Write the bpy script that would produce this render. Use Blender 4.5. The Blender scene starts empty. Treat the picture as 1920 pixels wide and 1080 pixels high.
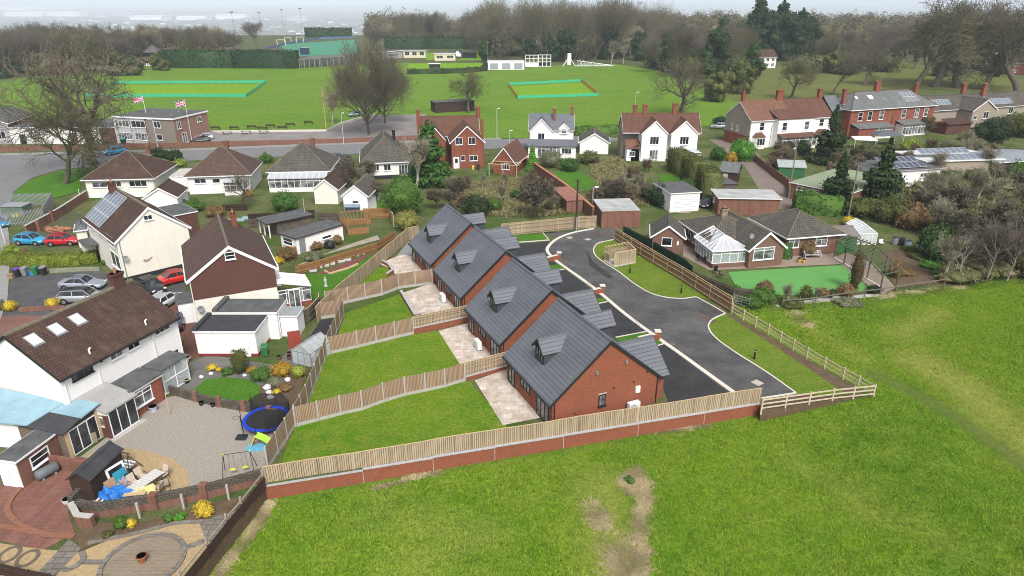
import bpy, bmesh, math, random
import numpy as np
from mathutils import Vector, Matrix
random.seed(7); rng = np.random.default_rng(7)
R = math.radians; PI = math.pi
scene = bpy.context.scene
COL = scene.collection
# ---------------------------------------------------------------- survey of the site: photo bearing -> point on a level plane
CH = 30.0; CF = 1280.0; CP = math.atan(540/1280)
_c, _s = math.cos(CP), math.sin(CP)
def G(px, py, z=0.0):
    a = (px-960)/CF; b = (540-py)/CF
    t = (z-CH)/(-_s+b*_c)
    return Vector((a*t, (_c+b*_s)*t, z))
# ---------------------------------------------------------------- materials
MATS = {}
def _nt(name):
    m = bpy.data.materials.new(name); m.use_nodes = True
    nt = m.node_tree; b = nt.nodes['Principled BSDF']
    return m, nt, b
def N(nt, typ, **kw):
    n = nt.nodes.new(typ)
    for k, v in kw.items():
        if k in n.inputs: n.inputs[k].default_value = v
        else: setattr(n, k, v)
    return n
def c4(c): return (c[0], c[1], c[2], 1.0)
def mixc(nt, fac, a, b, mode='MIX'):
    n = nt.nodes.new('ShaderNodeMix'); n.data_type = 'RGBA'; n.blend_type = mode
    for sock, v in ((n.inputs['Factor'], fac), (n.inputs['A'], a), (n.inputs['B'], b)):
        pass
    for idx, v in ((0, fac), (6, a), (7, b)):
        if hasattr(v, 'is_linked') or hasattr(v, 'links'): nt.links.new(v, n.inputs[idx])
        else: n.inputs[idx].default_value = c4(v) if isinstance(v, (tuple, list)) else v
    return n.outputs[2]
def noise(nt, vec, scale, detail=3, rough=.6):
    n = N(nt, 'ShaderNodeTexNoise'); n.inputs['Scale'].default_value = scale
    n.inputs['Detail'].default_value = detail; n.inputs['Roughness'].default_value = rough
    if vec is not None: nt.links.new(vec, n.inputs['Vector'])
    return n.outputs['Fac']
def ramp(nt, fac, a, b):
    n = N(nt, 'ShaderNodeMapRange'); n.inputs[1].default_value = a; n.inputs[2].default_value = b
    nt.links.new(fac, n.inputs[0]); return n.outputs[0]
def bump(nt, b, h, strength=.4, dist=.02):
    n = N(nt, 'ShaderNodeBump'); n.inputs['Strength'].default_value = strength; n.inputs['Distance'].default_value = dist
    nt.links.new(h, n.inputs['Height']); nt.links.new(n.outputs[0], b.inputs['Normal'])
def mul(c, k): return tuple(min(1, x*k) for x in c)
def M(name, col, rough=.8, var=.18, scale=2.5, bmp=0, spec=.3, col2=None, metal=0, coat=0, streak=0):
    """mottled paint / stone / soil"""
    if name in MATS: return MATS[name]
    m, nt, b = _nt(name)
    tc = N(nt, 'ShaderNodeTexCoord').outputs['Object']
    c2 = col2 or mul(col, 1+var); c1 = mul(col, 1-var)
    if streak:
        mp = N(nt, 'ShaderNodeMapping'); mp.inputs['Scale'].default_value = (1, 1, .12); nt.links.new(tc, mp.inputs[0])
        s = ramp(nt, noise(nt, mp.outputs[0], 2.2, 4), .5, .8)
    n1 = ramp(nt, noise(nt, tc, scale, 4), .3, .7); n2 = ramp(nt, noise(nt, tc, scale*7, 3), .25, .75)
    o = mixc(nt, n1, c1, c2); o = mixc(nt, .35*1.0, o, mixc(nt, n2, c1, c2))
    if streak: o = mixc(nt, s, o, mixc(nt, streak, o, mul(col, .55)))
    nt.links.new(o, b.inputs['Base Color'])
    b.inputs['Roughness'].default_value = rough; b.inputs['Specular IOR Level'].default_value = spec
    b.inputs['Metallic'].default_value = metal; b.inputs['Coat Weight'].default_value = coat
    if bmp: bump(nt, b, noise(nt, tc, scale*9, 4), bmp, .03)
    MATS[name] = m; return m
def MB_(name, c1, c2, mortar, bw, bh, ms=.012, off=.5, swap=False, rough=.85, blotch=None, bs=.35, bmp=.5, bl=(.52, .75), spec=.25, warp=0):
    """brick / tile / board pattern in metres on the UVs"""
    if name in MATS: return MATS[name]
    m, nt, b = _nt(name)
    tcn = N(nt, 'ShaderNodeTexCoord'); uv = tcn.outputs['UV']; ob = tcn.outputs['Object']
    vec = uv
    if swap:
        sp = N(nt, 'ShaderNodeSeparateXYZ'); nt.links.new(uv, sp.inputs[0])
        cb = N(nt, 'ShaderNodeCombineXYZ'); nt.links.new(sp.outputs[1], cb.inputs[0]); nt.links.new(sp.outputs[0], cb.inputs[1]); vec = cb.outputs[0]
    br = N(nt, 'ShaderNodeTexBrick'); br.offset = off; br.squash = 1
    br.inputs['Scale'].default_value = 1; br.inputs['Color1'].default_value = c4(c1); br.inputs['Color2'].default_value = c4(c2)
    br.inputs['Mortar'].default_value = c4(mortar); br.inputs['Mortar Size'].default_value = ms
    br.inputs['Mortar Smooth'].default_value = .2; br.inputs['Brick Width'].default_value = bw; br.inputs['Row Height'].default_value = bh
    nt.links.new(vec, br.inputs['Vector'])
    o = br.outputs['Color']
    o = mixc(nt, ramp(nt, noise(nt, ob, 5, 4), .3, .75), o, mixc(nt, .28, o, mul(c1, .5)))
    o = mixc(nt, ramp(nt, noise(nt, ob, .6, 3), .35, .7), o, mixc(nt, .22, o, mul(c2, 1.35)))
    if blotch:
        o = mixc(nt, ramp(nt, noise(nt, ob, bs, 6, .65), *bl), o, mixc(nt, .75, o, blotch))
        mp = N(nt, 'ShaderNodeMapping'); mp.inputs['Scale'].default_value = (1.3, .16, 1); nt.links.new(uv, mp.inputs[0])
        o = mixc(nt, ramp(nt, noise(nt, mp.outputs[0], 1.4, 5, .65), .42, .68), o, mixc(nt, .6, o, mul(c2, .55)))
    nt.links.new(o, b.inputs['Base Color']); b.inputs['Roughness'].default_value = rough; b.inputs['Specular IOR Level'].default_value = spec
    if bmp:
        iv = N(nt, 'ShaderNodeMath', operation='SUBTRACT'); iv.inputs[0].default_value = 1; nt.links.new(br.outputs['Fac'], iv.inputs[1])
        bump(nt, b, iv.outputs[0], bmp, .03)
    MATS[name] = m; return m
def Mglass(name, col=(.02, .025, .03), rough=.06):
    if name in MATS: return MATS[name]
    m, nt, b = _nt(name)
    tc = N(nt, 'ShaderNodeTexCoord').outputs['Object']
    o = mixc(nt, ramp(nt, noise(nt, tc, 1.1, 2), .42, .62), mul(col, .5), mul(col, 2.2))
    nt.links.new(o, b.inputs['Base Color']); b.inputs['Roughness'].default_value = rough; b.inputs['Specular IOR Level'].default_value = .6
    MATS[name] = m; return m
def Mclear(name, col=(.9, .95, .95), mixf=.35, rough=.05):
    """thin see-through glazing or polycarbonate"""
    if name in MATS: return MATS[name]
    m, nt, b = _nt(name)
    b.inputs['Base Color'].default_value = c4(col); b.inputs['Roughness'].default_value = rough
    tr = N(nt, 'ShaderNodeBsdfTransparent'); mx = N(nt, 'ShaderNodeMixShader'); mx.inputs[0].default_value = mixf
    out = nt.nodes['Material Output']
    nt.links.new(tr.outputs[0], mx.inputs[1]); nt.links.new(b.outputs[0], mx.inputs[2]); nt.links.new(mx.outputs[0], out.inputs[0])
    MATS[name] = m; return m
def Mleaf(name, c1, c2, rough=.7, sub=0):
    """per-leaf colour variation"""
    if name in MATS: return MATS[name]
    m, nt, b = _nt(name)
    g = N(nt, 'ShaderNodeNewGeometry').outputs['Random Per Island']
    tc = N(nt, 'ShaderNodeTexCoord').outputs['Object']
    oi = N(nt, 'ShaderNodeObjectInfo').outputs['Random']
    o = mixc(nt, g, c1, c2)
    o = mixc(nt, ramp(nt, noise(nt, tc, 1.1, 2), .3, .7), mixc(nt, .45, o, mul(c1, .8)), o)
    o = mixc(nt, oi, o, mixc(nt, .35, o, mul(c2, 1.15)))
    nt.links.new(o, b.inputs['Base Color']); b.inputs['Roughness'].default_value = rough; b.inputs['Specular IOR Level'].default_value = .15
    MATS[name] = m; return m
# ---------------------------------------------------------------- mesh builder
class MB:
    def __init__(s): s.v = []; s.f = []; s.m = []; s.sm = []
    def add(s, vs, fs, m=0, smooth=False):
        o = len(s.v); s.v += [tuple(p) for p in vs]
        for f in fs: s.f.append([o+i for i in f]); s.m.append(m); s.sm.append(smooth)
        return s
    def poly(s, pts, m=0): return s.add(pts, [range(len(pts))], m)
    def box(s, x0, x1, y0, y1, z0, z1, m=0):
        v = [(x0,y0,z0),(x1,y0,z0),(x1,y1,z0),(x0,y1,z0),(x0,y0,z1),(x1,y0,z1),(x1,y1,z1),(x0,y1,z1)]
        return s.add(v, [(3,2,1,0),(4,5,6,7),(0,1,5,4),(1,2,6,5),(2,3,7,6),(3,0,4,7)], m)
    def obox(s, o, u, n, u0, u1, z0, z1, n0, n1, m=0):
        """box on a wall face: o origin, u along, n outward"""
        o = Vector(o); u = Vector(u); n = Vector(n); z = Vector((0,0,1))
        P = lambda a, b, c: o+u*a+n*b+z*c
        v = [P(u0,n1,z0),P(u1,n1,z0),P(u1,n0,z0),P(u0,n0,z0),P(u0,n1,z1),P(u1,n1,z1),P(u1,n0,z1),P(u0,n0,z1)]
        return s.add(v, [(3,2,1,0),(4,5,6,7),(0,1,5,4),(1,2,6,5),(2,3,7,6),(3,0,4,7)], m)
    def prism(s, pts, z0, z1, m=0):
        n = len(pts); a = sum(pts[i][0]*pts[(i+1)%n][1]-pts[(i+1)%n][0]*pts[i][1] for i in range(n))
        if a < 0: pts = pts[::-1]
        v = [(p[0],p[1],z0) for p in pts]+[(p[0],p[1],z1) for p in pts]
        return s.add(v, [list(range(n))[::-1], range(n,2*n)]+[(i,(i+1)%n,n+(i+1)%n,n+i) for i in range(n)], m)
    def extr(s, prof, a, b, axis, m=0):
        """extrude a closed profile [(h,z)] along axis 'x' or 'y' from a to b"""
        n = len(prof)
        ar = sum(prof[i][0]*prof[(i+1)%n][1]-prof[(i+1)%n][0]*prof[i][1] for i in range(n))
        if axis == 'x': v = [(a,h,z) for h,z in prof]+[(b,h,z) for h,z in prof]; flip = ar < 0
        else: v = [(h,a,z) for h,z in prof]+[(h,b,z) for h,z in prof]; flip = ar > 0
        fs = [list(range(n))[::-1], list(range(n,2*n))]+[[i,(i+1)%n,n+(i+1)%n,n+i] for i in range(n)]
        if flip: fs = [f[::-1] for f in fs]
        return s.add(v, fs, m)
    def tube(s, pts, rs, n=6, m=0, cap=True, smooth=True):
        pts = [Vector(p) for p in pts]
        if not isinstance(rs, (list, tuple)): rs = [rs]*len(pts)
        o = []; k = len(pts)
        for i, p in enumerate(pts):
            d = (pts[min(i+1,k-1)]-pts[max(i-1,0)]).normalized()
            a = d.orthogonal().normalized() if i == 0 else (a-d*a.dot(d)).normalized()
            b = d.cross(a)
            o += [p+(a*math.cos(2*PI*j/n)+b*math.sin(2*PI*j/n))*rs[i] for j in range(n)]
        f = [(i*n+j,i*n+(j+1)%n,(i+1)*n+(j+1)%n,(i+1)*n+j) for i in range(k-1) for j in range(n)]
        s.add(o, f, m, smooth)
        if cap: s.add(o[:n], [range(n)][::1] and [list(range(n))[::-1]], m); s.add(o[-n:], [range(n)], m)
        return s
    def bar(s, a, b, w, h, m=0):
        """square bar from a to b"""
        a = Vector(a); b = Vector(b); d = (b-a).normalized()
        u = d.cross(Vector((0,0,1)))
        u = Vector((1,0,0)) if u.length < 1e-4 else u.normalized()
        k = u.cross(d)
        q = [u*w/2+k*h/2, u*-w/2+k*h/2, u*-w/2-k*h/2, u*w/2-k*h/2]
        v = [a+x for x in q]+[b+x for x in q]
        return s.add(v, [(0,1,2,3),(7,6,5,4),(0,4,5,1),(1,5,6,2),(2,6,7,3),(3,7,4,0)], m)
    def cyl(s, c, r0, r1, z0, z1, n=12, m=0, smooth=True):
        return s.tube([(c[0],c[1],z0),(c[0],c[1],z1)], [r0,r1], n, m, True, smooth)
    def ell(s, c, r, nu=12, nv=8, m=0):
        v = []; f = []
        for j in range(nv+1):
            t = PI*j/nv
            for i in range(nu):
                a = 2*PI*i/nu; v.append((c[0]+r[0]*math.sin(t)*math.cos(a), c[1]+r[1]*math.sin(t)*math.sin(a), c[2]+r[2]*math.cos(t)))
        for j in range(nv):
            for i in range(nu): f.append((j*nu+i,(j+1)*nu+i,(j+1)*nu+(i+1)%nu,j*nu+(i+1)%nu))
        return s.add(v, f, m, True)
    def build(s, name, mats, parent=None, loc=(0,0,0), rz=0, uv=True):
        me = bpy.data.meshes.new(name); me.from_pydata(s.v, [], s.f)
        if not isinstance(mats, (list, tuple)): mats = [mats]
        for m in mats: me.materials.append(m)
        me.polygons.foreach_set('material_index', s.m); me.polygons.foreach_set('use_smooth', s.sm)
        if uv: box_uv(me)
        me.update()
        o = bpy.data.objects.new(name, me); COL.objects.link(o)
        o.location = loc; o.rotation_euler = (0,0,rz)
        if parent: o.parent = parent
        return o
def box_uv(me):
    nl = len(me.loops)
    if nl == 0: return
    co = np.empty(len(me.vertices)*3); me.vertices.foreach_get('co', co); co = co.reshape(-1,3)
    vi = np.empty(nl, dtype=np.int32); me.loops.foreach_get('vertex_index', vi)
    nf = len(me.polygons); tot = np.empty(nf, dtype=np.int32); me.polygons.foreach_get('loop_total', tot)
    no = np.empty(nf*3); me.polygons.foreach_get('normal', no); no = no.reshape(-1,3)
    fn = np.repeat(no, tot, axis=0)
    t = np.stack([-fn[:,1], fn[:,0], np.zeros(nl)], 1); L = np.linalg.norm(t, axis=1)
    flat = L < .02; t[flat] = (1,0,0); L[flat] = 1; t /= L[:,None]
    bt = np.cross(fn, t); p = co[vi]
    uv = np.stack([(p*t).sum(1), (p*bt).sum(1)], 1)
    l = me.uv_layers.new(name='UVMap'); l.data.foreach_set('uv', uv.astype(np.float32).ravel())
def npmesh(name, v, f, mats, parent=None, loc=(0,0,0), smooth=False, attrs=None):
    """mesh from arrays: v (n,3), f (m,k) faces of k corners"""
    me = bpy.data.meshes.new(name); v = np.asarray(v, dtype=np.float32); f = np.asarray(f, dtype=np.int32)
    me.vertices.add(len(v)); me.vertices.foreach_set('co', v.ravel())
    k = f.shape[1]; me.loops.add(f.size); me.loops.foreach_set('vertex_index', f.ravel())
    me.polygons.add(len(f)); me.polygons.foreach_set('loop_start', np.arange(0, f.size, k, dtype=np.int32))
    if smooth: me.polygons.foreach_set('use_smooth', np.ones(len(f), dtype=bool))
    for m in (mats if isinstance(mats, (list, tuple)) else [mats]): me.materials.append(m)
    me.update(calc_edges=True)
    for an, (dt, dom, data) in (attrs or {}).items():
        a = me.attributes.new(an, dt, dom); a.data.foreach_set('value' if dt == 'FLOAT' else 'color', np.asarray(data, dtype=np.float32).ravel())
    o = bpy.data.objects.new(name, me); COL.objects.link(o); o.location = loc
    if parent: o.parent = parent
    return o
# ---------------------------------------------------------------- scene objects
def tag(o, label, cat, group=None, kind=None):
    o['label'] = label; o['category'] = cat
    if group: o['group'] = group
    if kind: o['kind'] = kind
    return o
def thing(name, label, cat, loc=(0,0,0), rz=0, group=None):
    o = bpy.data.objects.new(name, None); COL.objects.link(o); o.empty_display_size = .3
    o.location = loc; o.rotation_euler = (0,0,rz)
    return tag(o, label, cat, group)
def struct(o, label=None, cat=None):
    o['kind'] = 'structure'
    if label: o['label'] = label
    if cat: o['category'] = cat
    return o
def dup(root, loc, rz, label=None, scale=None, group=None):
    r = root.copy(); COL.objects.link(r); r.location = loc; r.rotation_euler = (0,0,rz)
    if scale is not None: r.scale = scale if isinstance(scale, (tuple, list)) else (scale,)*3
    if label: r['label'] = label
    if group: r['group'] = group
    for ch in KIDS.get(root.name, ()) or [c for c in root.children]:
        c = ch.copy(); COL.objects.link(c); c.parent = r
        for g in list(ch.children):
            d = g.copy(); COL.objects.link(d); d.parent = c
    return r
KIDS = {}
SLN = [0]
def slab(name, pix, z, mat, thick=0, world=False):
    """flat ground area from its surveyed outline"""
    SLN[0] += 1; z += .0009*(SLN[0]%14)
    pts = [Vector((p[0],p[1],z)) for p in pix] if world else [G(a, b, z) for a, b in pix]
    b = MB()
    if thick: b.prism([(p.x,p.y) for p in pts], z-thick, z)
    else:
        n = len(pts); a = sum(pts[i].x*pts[(i+1)%n].y-pts[(i+1)%n].x*pts[i].y for i in range(n))
        b.poly(pts if a > 0 else pts[::-1])
    return struct(b.build(name, mat))
def ribbon(pts, w, z0, z1):
    """a strip of width w along a plan polyline, as a prism mesh builder"""
    b = MB(); P = [Vector((p[0],p[1])) for p in pts]; L = []; Rr = []
    for i, p in enumerate(P):
        d = (P[min(i+1,len(P)-1)]-P[max(i-1,0)]).normalized(); nrm = Vector((-d.y,d.x))
        L.append(p+nrm*w/2); Rr.append(p-nrm*w/2)
    for i in range(len(P)-1):
        q = [L[i],Rr[i],Rr[i+1],L[i+1]]
        v = [(a.x,a.y,z0) for a in q]+[(a.x,a.y,z1) for a in q]
        b.add(v, [(4,5,6,7),(0,4,7,3),(1,2,6,5)]+([(0,1,5,4)] if i == 0 else [])+([(2,3,7,6)] if i == len(P)-2 else []))
    return b
def smooth_line(px, z=0, n=6):
    """Catmull-Rom through surveyed points"""
    P = [G(a, b, z) for a, b in px]; P = [P[0]*2-P[1]]+P+[P[-1]*2-P[-2]]; o = []
    for i in range(1, len(P)-2):
        for k in range(n):
            t = k/n; a, b, c, d = P[i-1:i+3]
            o.append(.5*((2*b)+(c-a)*t+(2*a-5*b+4*c-d)*t*t+(3*b-a-3*c+d)*t**3))
    o.append(P[-2]); return o
# ---------------------------------------------------------------- palette
WHITE = M('white_render', (.82,.81,.79), .85, .04, .5, .15, streak=.13)
CREAM = M('cream_render', (.74,.715,.64), .85, .05, .5, .15, streak=.15)
BEIGE = M('pebbledash', (.30,.26,.21), .95, .18, 3, .5)
UPVC = M('white_plastic', (.80,.80,.80), .35, .03, 2)
DARKF = M('anthracite_frame', (.022,.025,.028), .45, .1, 2)
DGREY = M('dark_grey_cladding', (.05,.06,.07), .6, .15, 2)
BLACK = M('black_plastic', (.012,.012,.013), .5, .1, 2)
GLASS = Mglass('window_glass'); GLASSL = Mglass('window_glass_curtained', (.12,.125,.125)); 
GLASSB = Mglass('window_glass_net_curtain', (.055,.06,.065)); CLEAR = Mclear('clear_glazing', (.75,.8,.82), .3); POLY = Mclear('polycarbonate', (.50,.52,.55), .8, .25)
BRICK_NEW = MB_('new_red_brick', (.21,.056,.027), (.275,.08,.04), (.26,.145,.095), .225, .075, .008, bs=1.2, bmp=.2)
BRICK_RED = MB_('old_red_brick', (.29,.08,.042), (.22,.06,.036), (.26,.16,.12), .225, .075, .008, bs=.8, blotch=(.2,.075,.05), bmp=.2)
BRICK_BRN = MB_('brown_brick', (.13,.052,.038), (.095,.042,.034), (.11,.07,.055), .225, .075, .008, bs=.8, bmp=.3)
BRICK_OLD = MB_('weathered_brick', (.25,.10,.065), (.2,.085,.06), (.24,.18,.14), .225, .075, .01, bs=.6, blotch=(.12,.085,.065), bmp=.3)
BRICK_TAN = MB_('tan_brick', (.29,.21,.13), (.24,.17,.11), (.28,.23,.18), .225, .075, .01, bs=.6, bmp=.2)
COPING = M('grey_blue_coping', (.38,.375,.38), .8, .2, 3, .3)
CONC = M('concrete', (.40,.385,.355), .9, .15, 2, .3)
STONE = M('pale_kerb_stone', (.60,.56,.50), .85, .12, 2, .2)
TILE_NEW = MB_('new_grey_tiles', (.112,.119,.138), (.135,.143,.163), (.035,.037,.044), 60, .34, .02, .37, rough=.55, bmp=.7, spec=.4)
TILE_BRN = MB_('brown_tiles', (.105,.06,.045), (.075,.045,.036), (.035,.022,.018), .27, .27, .03, rough=.9, blotch=(.15,.10,.07), bs=.5, bmp=.8)
TILE_BR2 = MB_('faded_brown_tiles', (.135,.085,.068), (.105,.066,.054), (.045,.03,.025), .27, .27, .03, rough=.9, blotch=(.07,.052,.045), bs=.4, bmp=.8)
TILE_RED = MB_('red_clay_tiles', (.185,.09,.062), (.14,.07,.05), (.055,.03,.025), .25, .2, .02, rough=.9, blotch=(.13,.075,.055), bs=.35, bmp=.8)
TILE_ORG = MB_('orange_clay_tiles', (.245,.13,.085), (.20,.10,.068), (.08,.045,.035), .25, .2, .02, rough=.9, blotch=(.17,.10,.07), bs=.35, bmp=.8)
TILE_GRY = MB_('mossy_grey_tiles', (.15,.135,.112), (.10,.092,.08), (.03,.028,.025), .33, .36, .045, rough=.9, blotch=(.15,.135,.10), bs=.7, bmp=.9)
SLATE = MB_('grey_slate', (.17,.18,.175), (.14,.15,.15), (.07,.07,.07), .3, .22, .015, rough=.6, blotch=(.23,.24,.21), bs=.3, bmp=.4)
SLATE2 = MB_('blue_grey_slate', (.16,.17,.19), (.135,.145,.165), (.06,.065,.07), .3, .25, .02, rough=.6, bmp=.5)
FELT = M('roofing_felt', (.075,.077,.08), .85, .3, 1.2, .3, col2=(.13,.135,.135)); FELTB = M('dark_felt', (.045,.047,.052), .8, .3, .8, .2)
LEAD = M('lead', (.20,.21,.22), .6, .15, 2)
MOSSCAP = M('mossy_ridge', (.16,.14,.10), .95, .3, 4, .4)
SOLAR = MB_('solar_cells', (.035,.045,.075), (.045,.055,.09), (.22,.24,.27), .17, .17, .006, 0, rough=.15, bmp=0, spec=.7)
SOLARL = MB_('solar_cells_pale', (.13,.155,.19), (.15,.175,.21), (.33,.35,.37), .5, .5, .01, 0, rough=.2, bmp=0, spec=.8)
SOLARF = M('solar_frame', (.55,.56,.58), .4, .05, 2)
WOOD_NEW = MB_('new_featheredge', (.50,.40,.275), (.34,.265,.175), (.11,.075,.045), 60, .15, .022, swap=True, bs=1.5, bmp=.8)
WOOD_PAN = MB_('grey_brown_panel', (.41,.285,.185), (.32,.22,.15), (.13,.09,.065), 60, .12, .02, swap=True, bs=1.5, bmp=.8)
WOOD_ORG = MB_('orange_boards', (.34,.185,.07), (.28,.15,.06), (.12,.06,.03), 60, .13, .012, swap=True, bmp=.7)
WOOD_OLD = MB_('old_grey_boards', (.145,.12,.095), (.115,.095,.075), (.045,.035,.03), 60, .14, .012, swap=True, blotch=(.19,.16,.12), bmp=.7)
WOOD_DRK = MB_('dark_brown_boards', (.06,.035,.027), (.048,.03,.024), (.02,.012,.01), 60, .14, .012, swap=True, bmp=.7)
WOOD_HOR = MB_('grey_waney_boards', (.235,.195,.15), (.19,.155,.12), (.07,.055,.04), 60, .16, .015, blotch=(.13,.10,.08), bmp=.8)
TIMBER = M('new_timber', (.50,.37,.21), .8, .15, 3, .2); TIMB_G = M('grey_timber', (.33,.28,.22), .9, .2, 3, .2); TIMB_O = M('orange_timber', (.30,.165,.08), .85, .2, 3)
RAILT = M('pale_rail_timber', (.52,.43,.31), .85, .15, 3, .2)
REDDOOR = M('red_brown_paint', (.27,.055,.035), .6, .15, 2); GREENP = M('green_paint', (.03,.13,.05), .55, .15, 2)
class Mlist: pass
class House:
    def __init__(s, name, label, cat, pA, pB, z, W, eave, inx=0, iny=0, group=None, world=False, back=False):
        A, B = (Vector(pA), Vector(pB)) if world else (G(*pA, z), G(*pB, z))
        A.z = B.z = 0; d = B-A; s.L = d.length-2*inx; s.W = W; s.e = eave
        d.normalize(); n = Vector((-d.y, d.x, 0)); O = A+d*inx+n*iny
        s.rz = math.atan2(d.y, d.x); s.t = thing(name, label, cat, (O.x, O.y, 0), s.rz, group); s.O, s.d, s.n = O, d, n
    def wp(s, x, y, z=0): p = s.O+s.d*x+s.n*y; return Vector((p.x,p.y,z))
    def face(s, k):
        return {'f': ((0,0,0),(1,0,0),(0,-1,0)), 'b': ((s.L,s.W,0),(-1,0,0),(0,1,0)), 'l': ((0,s.W,0),(0,-1,0),(-1,0,0)), 'r': ((s.L,0,0),(0,1,0),(1,0,0))}[k]
    def body(s, mat, axis='x', ridge=None, z0=0, name='wall', x0=0, x1=None, y0=0, y1=None, e=None):
        x1 = s.L if x1 is None else x1; y1 = s.W if y1 is None else y1; e = e or s.e; b = MB()
        if ridge is None: b.box(x0,x1,y0,y1,z0,e)
        elif axis == 'x': b.extr([(y0,z0),(y1,z0),(y1,e),((y0+y1)/2,ridge),(y0,e)], x0, x1, 'x')
        else: b.extr([(x0,z0),(x1,z0),(x1,e),((x0+x1)/2,ridge),(x0,e)], y0, y1, 'y')
        return b.build(name, mat, s.t)
    def gable(s, mat, axis, ridge, oe=.3, ov=.1, fascia=UPVC, x0=0, x1=None, y0=0, y1=None, e=None, cap=None, t=.13, ends=(1,1), gutter=True, capr=.13, ext=(0,0), barge_h=.2):
        x1 = s.L if x1 is None else x1; y1 = s.W if y1 is None else y1; e = e or s.e
        if axis == 'x': h0, h1, a, b_ = y0, y1, x0-ov-ext[0], x1+ov+ext[1]
        else: h0, h1, a, b_ = x0, x1, y0-ov-ext[0], y1+ov+ext[1]
        c = (h0+h1)/2; sl = (ridge-e)/(c-h0); eo = e-sl*oe+.006; r = ridge+.006
        bm = MB(); bm.extr([(h0-oe,eo),(c,r),(h1+oe,eo),(h1+oe,eo+t),(c,r+t),(h0-oe,eo+t)], a, b_, axis, 0)
        bm.extr([(c-.16,r+t-.16*sl+.03),(c-.1,r+t-.02+capr*.5),(c,r+t+capr*.72),(c+.1,r+t-.02+capr*.5),(c+.16,r+t-.16*sl+.03)], a-.01, b_+.01, axis, 1)
        s.roof = bm.build('roof', [mat, cap or mat], s.t)
        s.rf = (axis, h0-oe, h1+oe, c, eo+t, r+t, a, b_)
        if fascia:
            for k, (q0, q1) in enumerate(((a-.03, a), (b_, b_+.03))):
                if ends[k]:
                    f = MB(); f.extr([(h0-oe,eo-barge_h+.06),(c,r-barge_h+.04),(h1+oe,eo-barge_h+.06),(h1+oe,eo+t*.75),(c,r+t*.75),(h0-oe,eo+t*.75)], q0, q1, axis); f.build('bargeboard', fascia, s.t)
            if gutter:
                for g0, g1 in ((h0-oe-.11, h0-oe-.005), (h1+oe+.005, h1+oe+.11)):
                    f = MB()
                    if axis == 'x': f.box(a+.02,b_-.02,g0,g1,eo-.04,eo+.07)
                    else: f.box(g0,g1,a+.02,b_-.02,eo-.04,eo+.07)
                    f.build('gutter', fascia, s.t)
    def hip(s, mat, ridge, o=.4, cap=None, fascia=UPVC, x0=0, x1=None, y0=0, y1=None, e=None, t=.14, ends=(1,1)):
        x1 = s.L if x1 is None else x1; y1 = s.W if y1 is None else y1; e = e or s.e
        X0, X1, Y0, Y1 = x0-o, x1+o, y0-o, y1+o; b = MB(); z = e+.005
        if X1-X0 >= Y1-Y0: k = (Y1-Y0)/2; r0, r1 = (X0+(k if ends[0] else 0),(Y0+Y1)/2,ridge), (X1-(k if ends[1] else 0),(Y0+Y1)/2,ridge); al = 'x'
        else: k = (X1-X0)/2; r0, r1 = ((X0+X1)/2,Y0+(k if ends[0] else 0),ridge), ((X0+X1)/2,Y1-(k if ends[1] else 0),ridge); al = 'y'
        if (Vector(r0)-Vector(r1)).length < .3: r1 = (r0[0]+(.3 if al == 'x' else 0), r0[1]+(.3 if al == 'y' else 0), ridge)
        c = [(X0,Y0),(X1,Y0),(X1,Y1),(X0,Y1)]; lo = [(p[0],p[1],z) for p in c]; hi = [(p[0],p[1],z+t) for p in c]
        v = lo+hi+[r0,r1]
        fs = [(3,2,1,0),(0,1,5,4),(1,2,6,5),(2,3,7,6),(3,0,4,7)]
        fs += [(4,5,9,8),(5,6,9),(6,7,8,9),(7,4,8)] if al == 'x' else [(4,5,8),(5,6,9,8),(6,7,9),(7,4,8,9)]
        b.add(v, fs, 0)
        q = Vector((0,0,.03))
        for i, rr in (((4,r0),(7,r0),(5,r1),(6,r1)) if al == 'x' else ((4,r0),(5,r0),(6,r1),(7,r1))): b.tube([Vector(v[i])+q, Vector(rr)+q], .08, 6, 1)
        b.tube([Vector(r0)+q, Vector(r1)+q], .1, 6, 1)
        s.roof = b.build('roof', [mat, cap or mat], s.t)
        if fascia:
            f = MB(); w = .1
            f.box(X0-w,X1+w,Y0-w,Y0-.004,z-.06,z+.08); f.box(X0-w,X1+w,Y1+.004,Y1+w,z-.06,z+.08); f.box(X0-w,X0-.004,Y0,Y1,z-.06,z+.08); f.box(X1+.004,X1+w,Y0,Y1,z-.06,z+.08)
            f.build('gutter', fascia, s.t)
    def win(s, face, u, z, w, h, cols=2, rows=1, top=0, fm=None, gm=None, sill=True, parent=None, off=0, F=None, name='window'):
        fm = fm or UPVC; gm = gm or random.choice((GLASS, GLASS, GLASSL, GLASSB)); o, U, n = F or s.face(face); b = MB(); fw = .07 if h > .7 else .05
        B = lambda a0,a1,c0,c1,n1: b.obox(o,U,n,a0,a1,c0,c1,off-.02,off+n1)
        B(u,u+w,z,z+fw,.06); B(u,u+w,z+h-fw,z+h,.06); B(u,u+fw,z+fw,z+h-fw,.06); B(u+w-fw,u+w,z+fw,z+h-fw,.06)
        for i in range(1, cols): x = u+w*i/cols; B(x-fw*.45,x+fw*.45,z+fw,z+h-fw,.055)
        for i in range(1, rows): y = z+h*i/rows; B(u+fw,u+w-fw,y-fw*.4,y+fw*.4,.05)
        if top: y = z+h*(1-top); B(u+fw,u+w-fw,y-fw*.4,y+fw*.4,.052)
        if sill: b.obox(o,U,n,u-.06,u+w+.06,z-.07,z-.002,off-.02,off+.14)
        fr = b.build(name, fm, parent or s.t)
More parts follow.
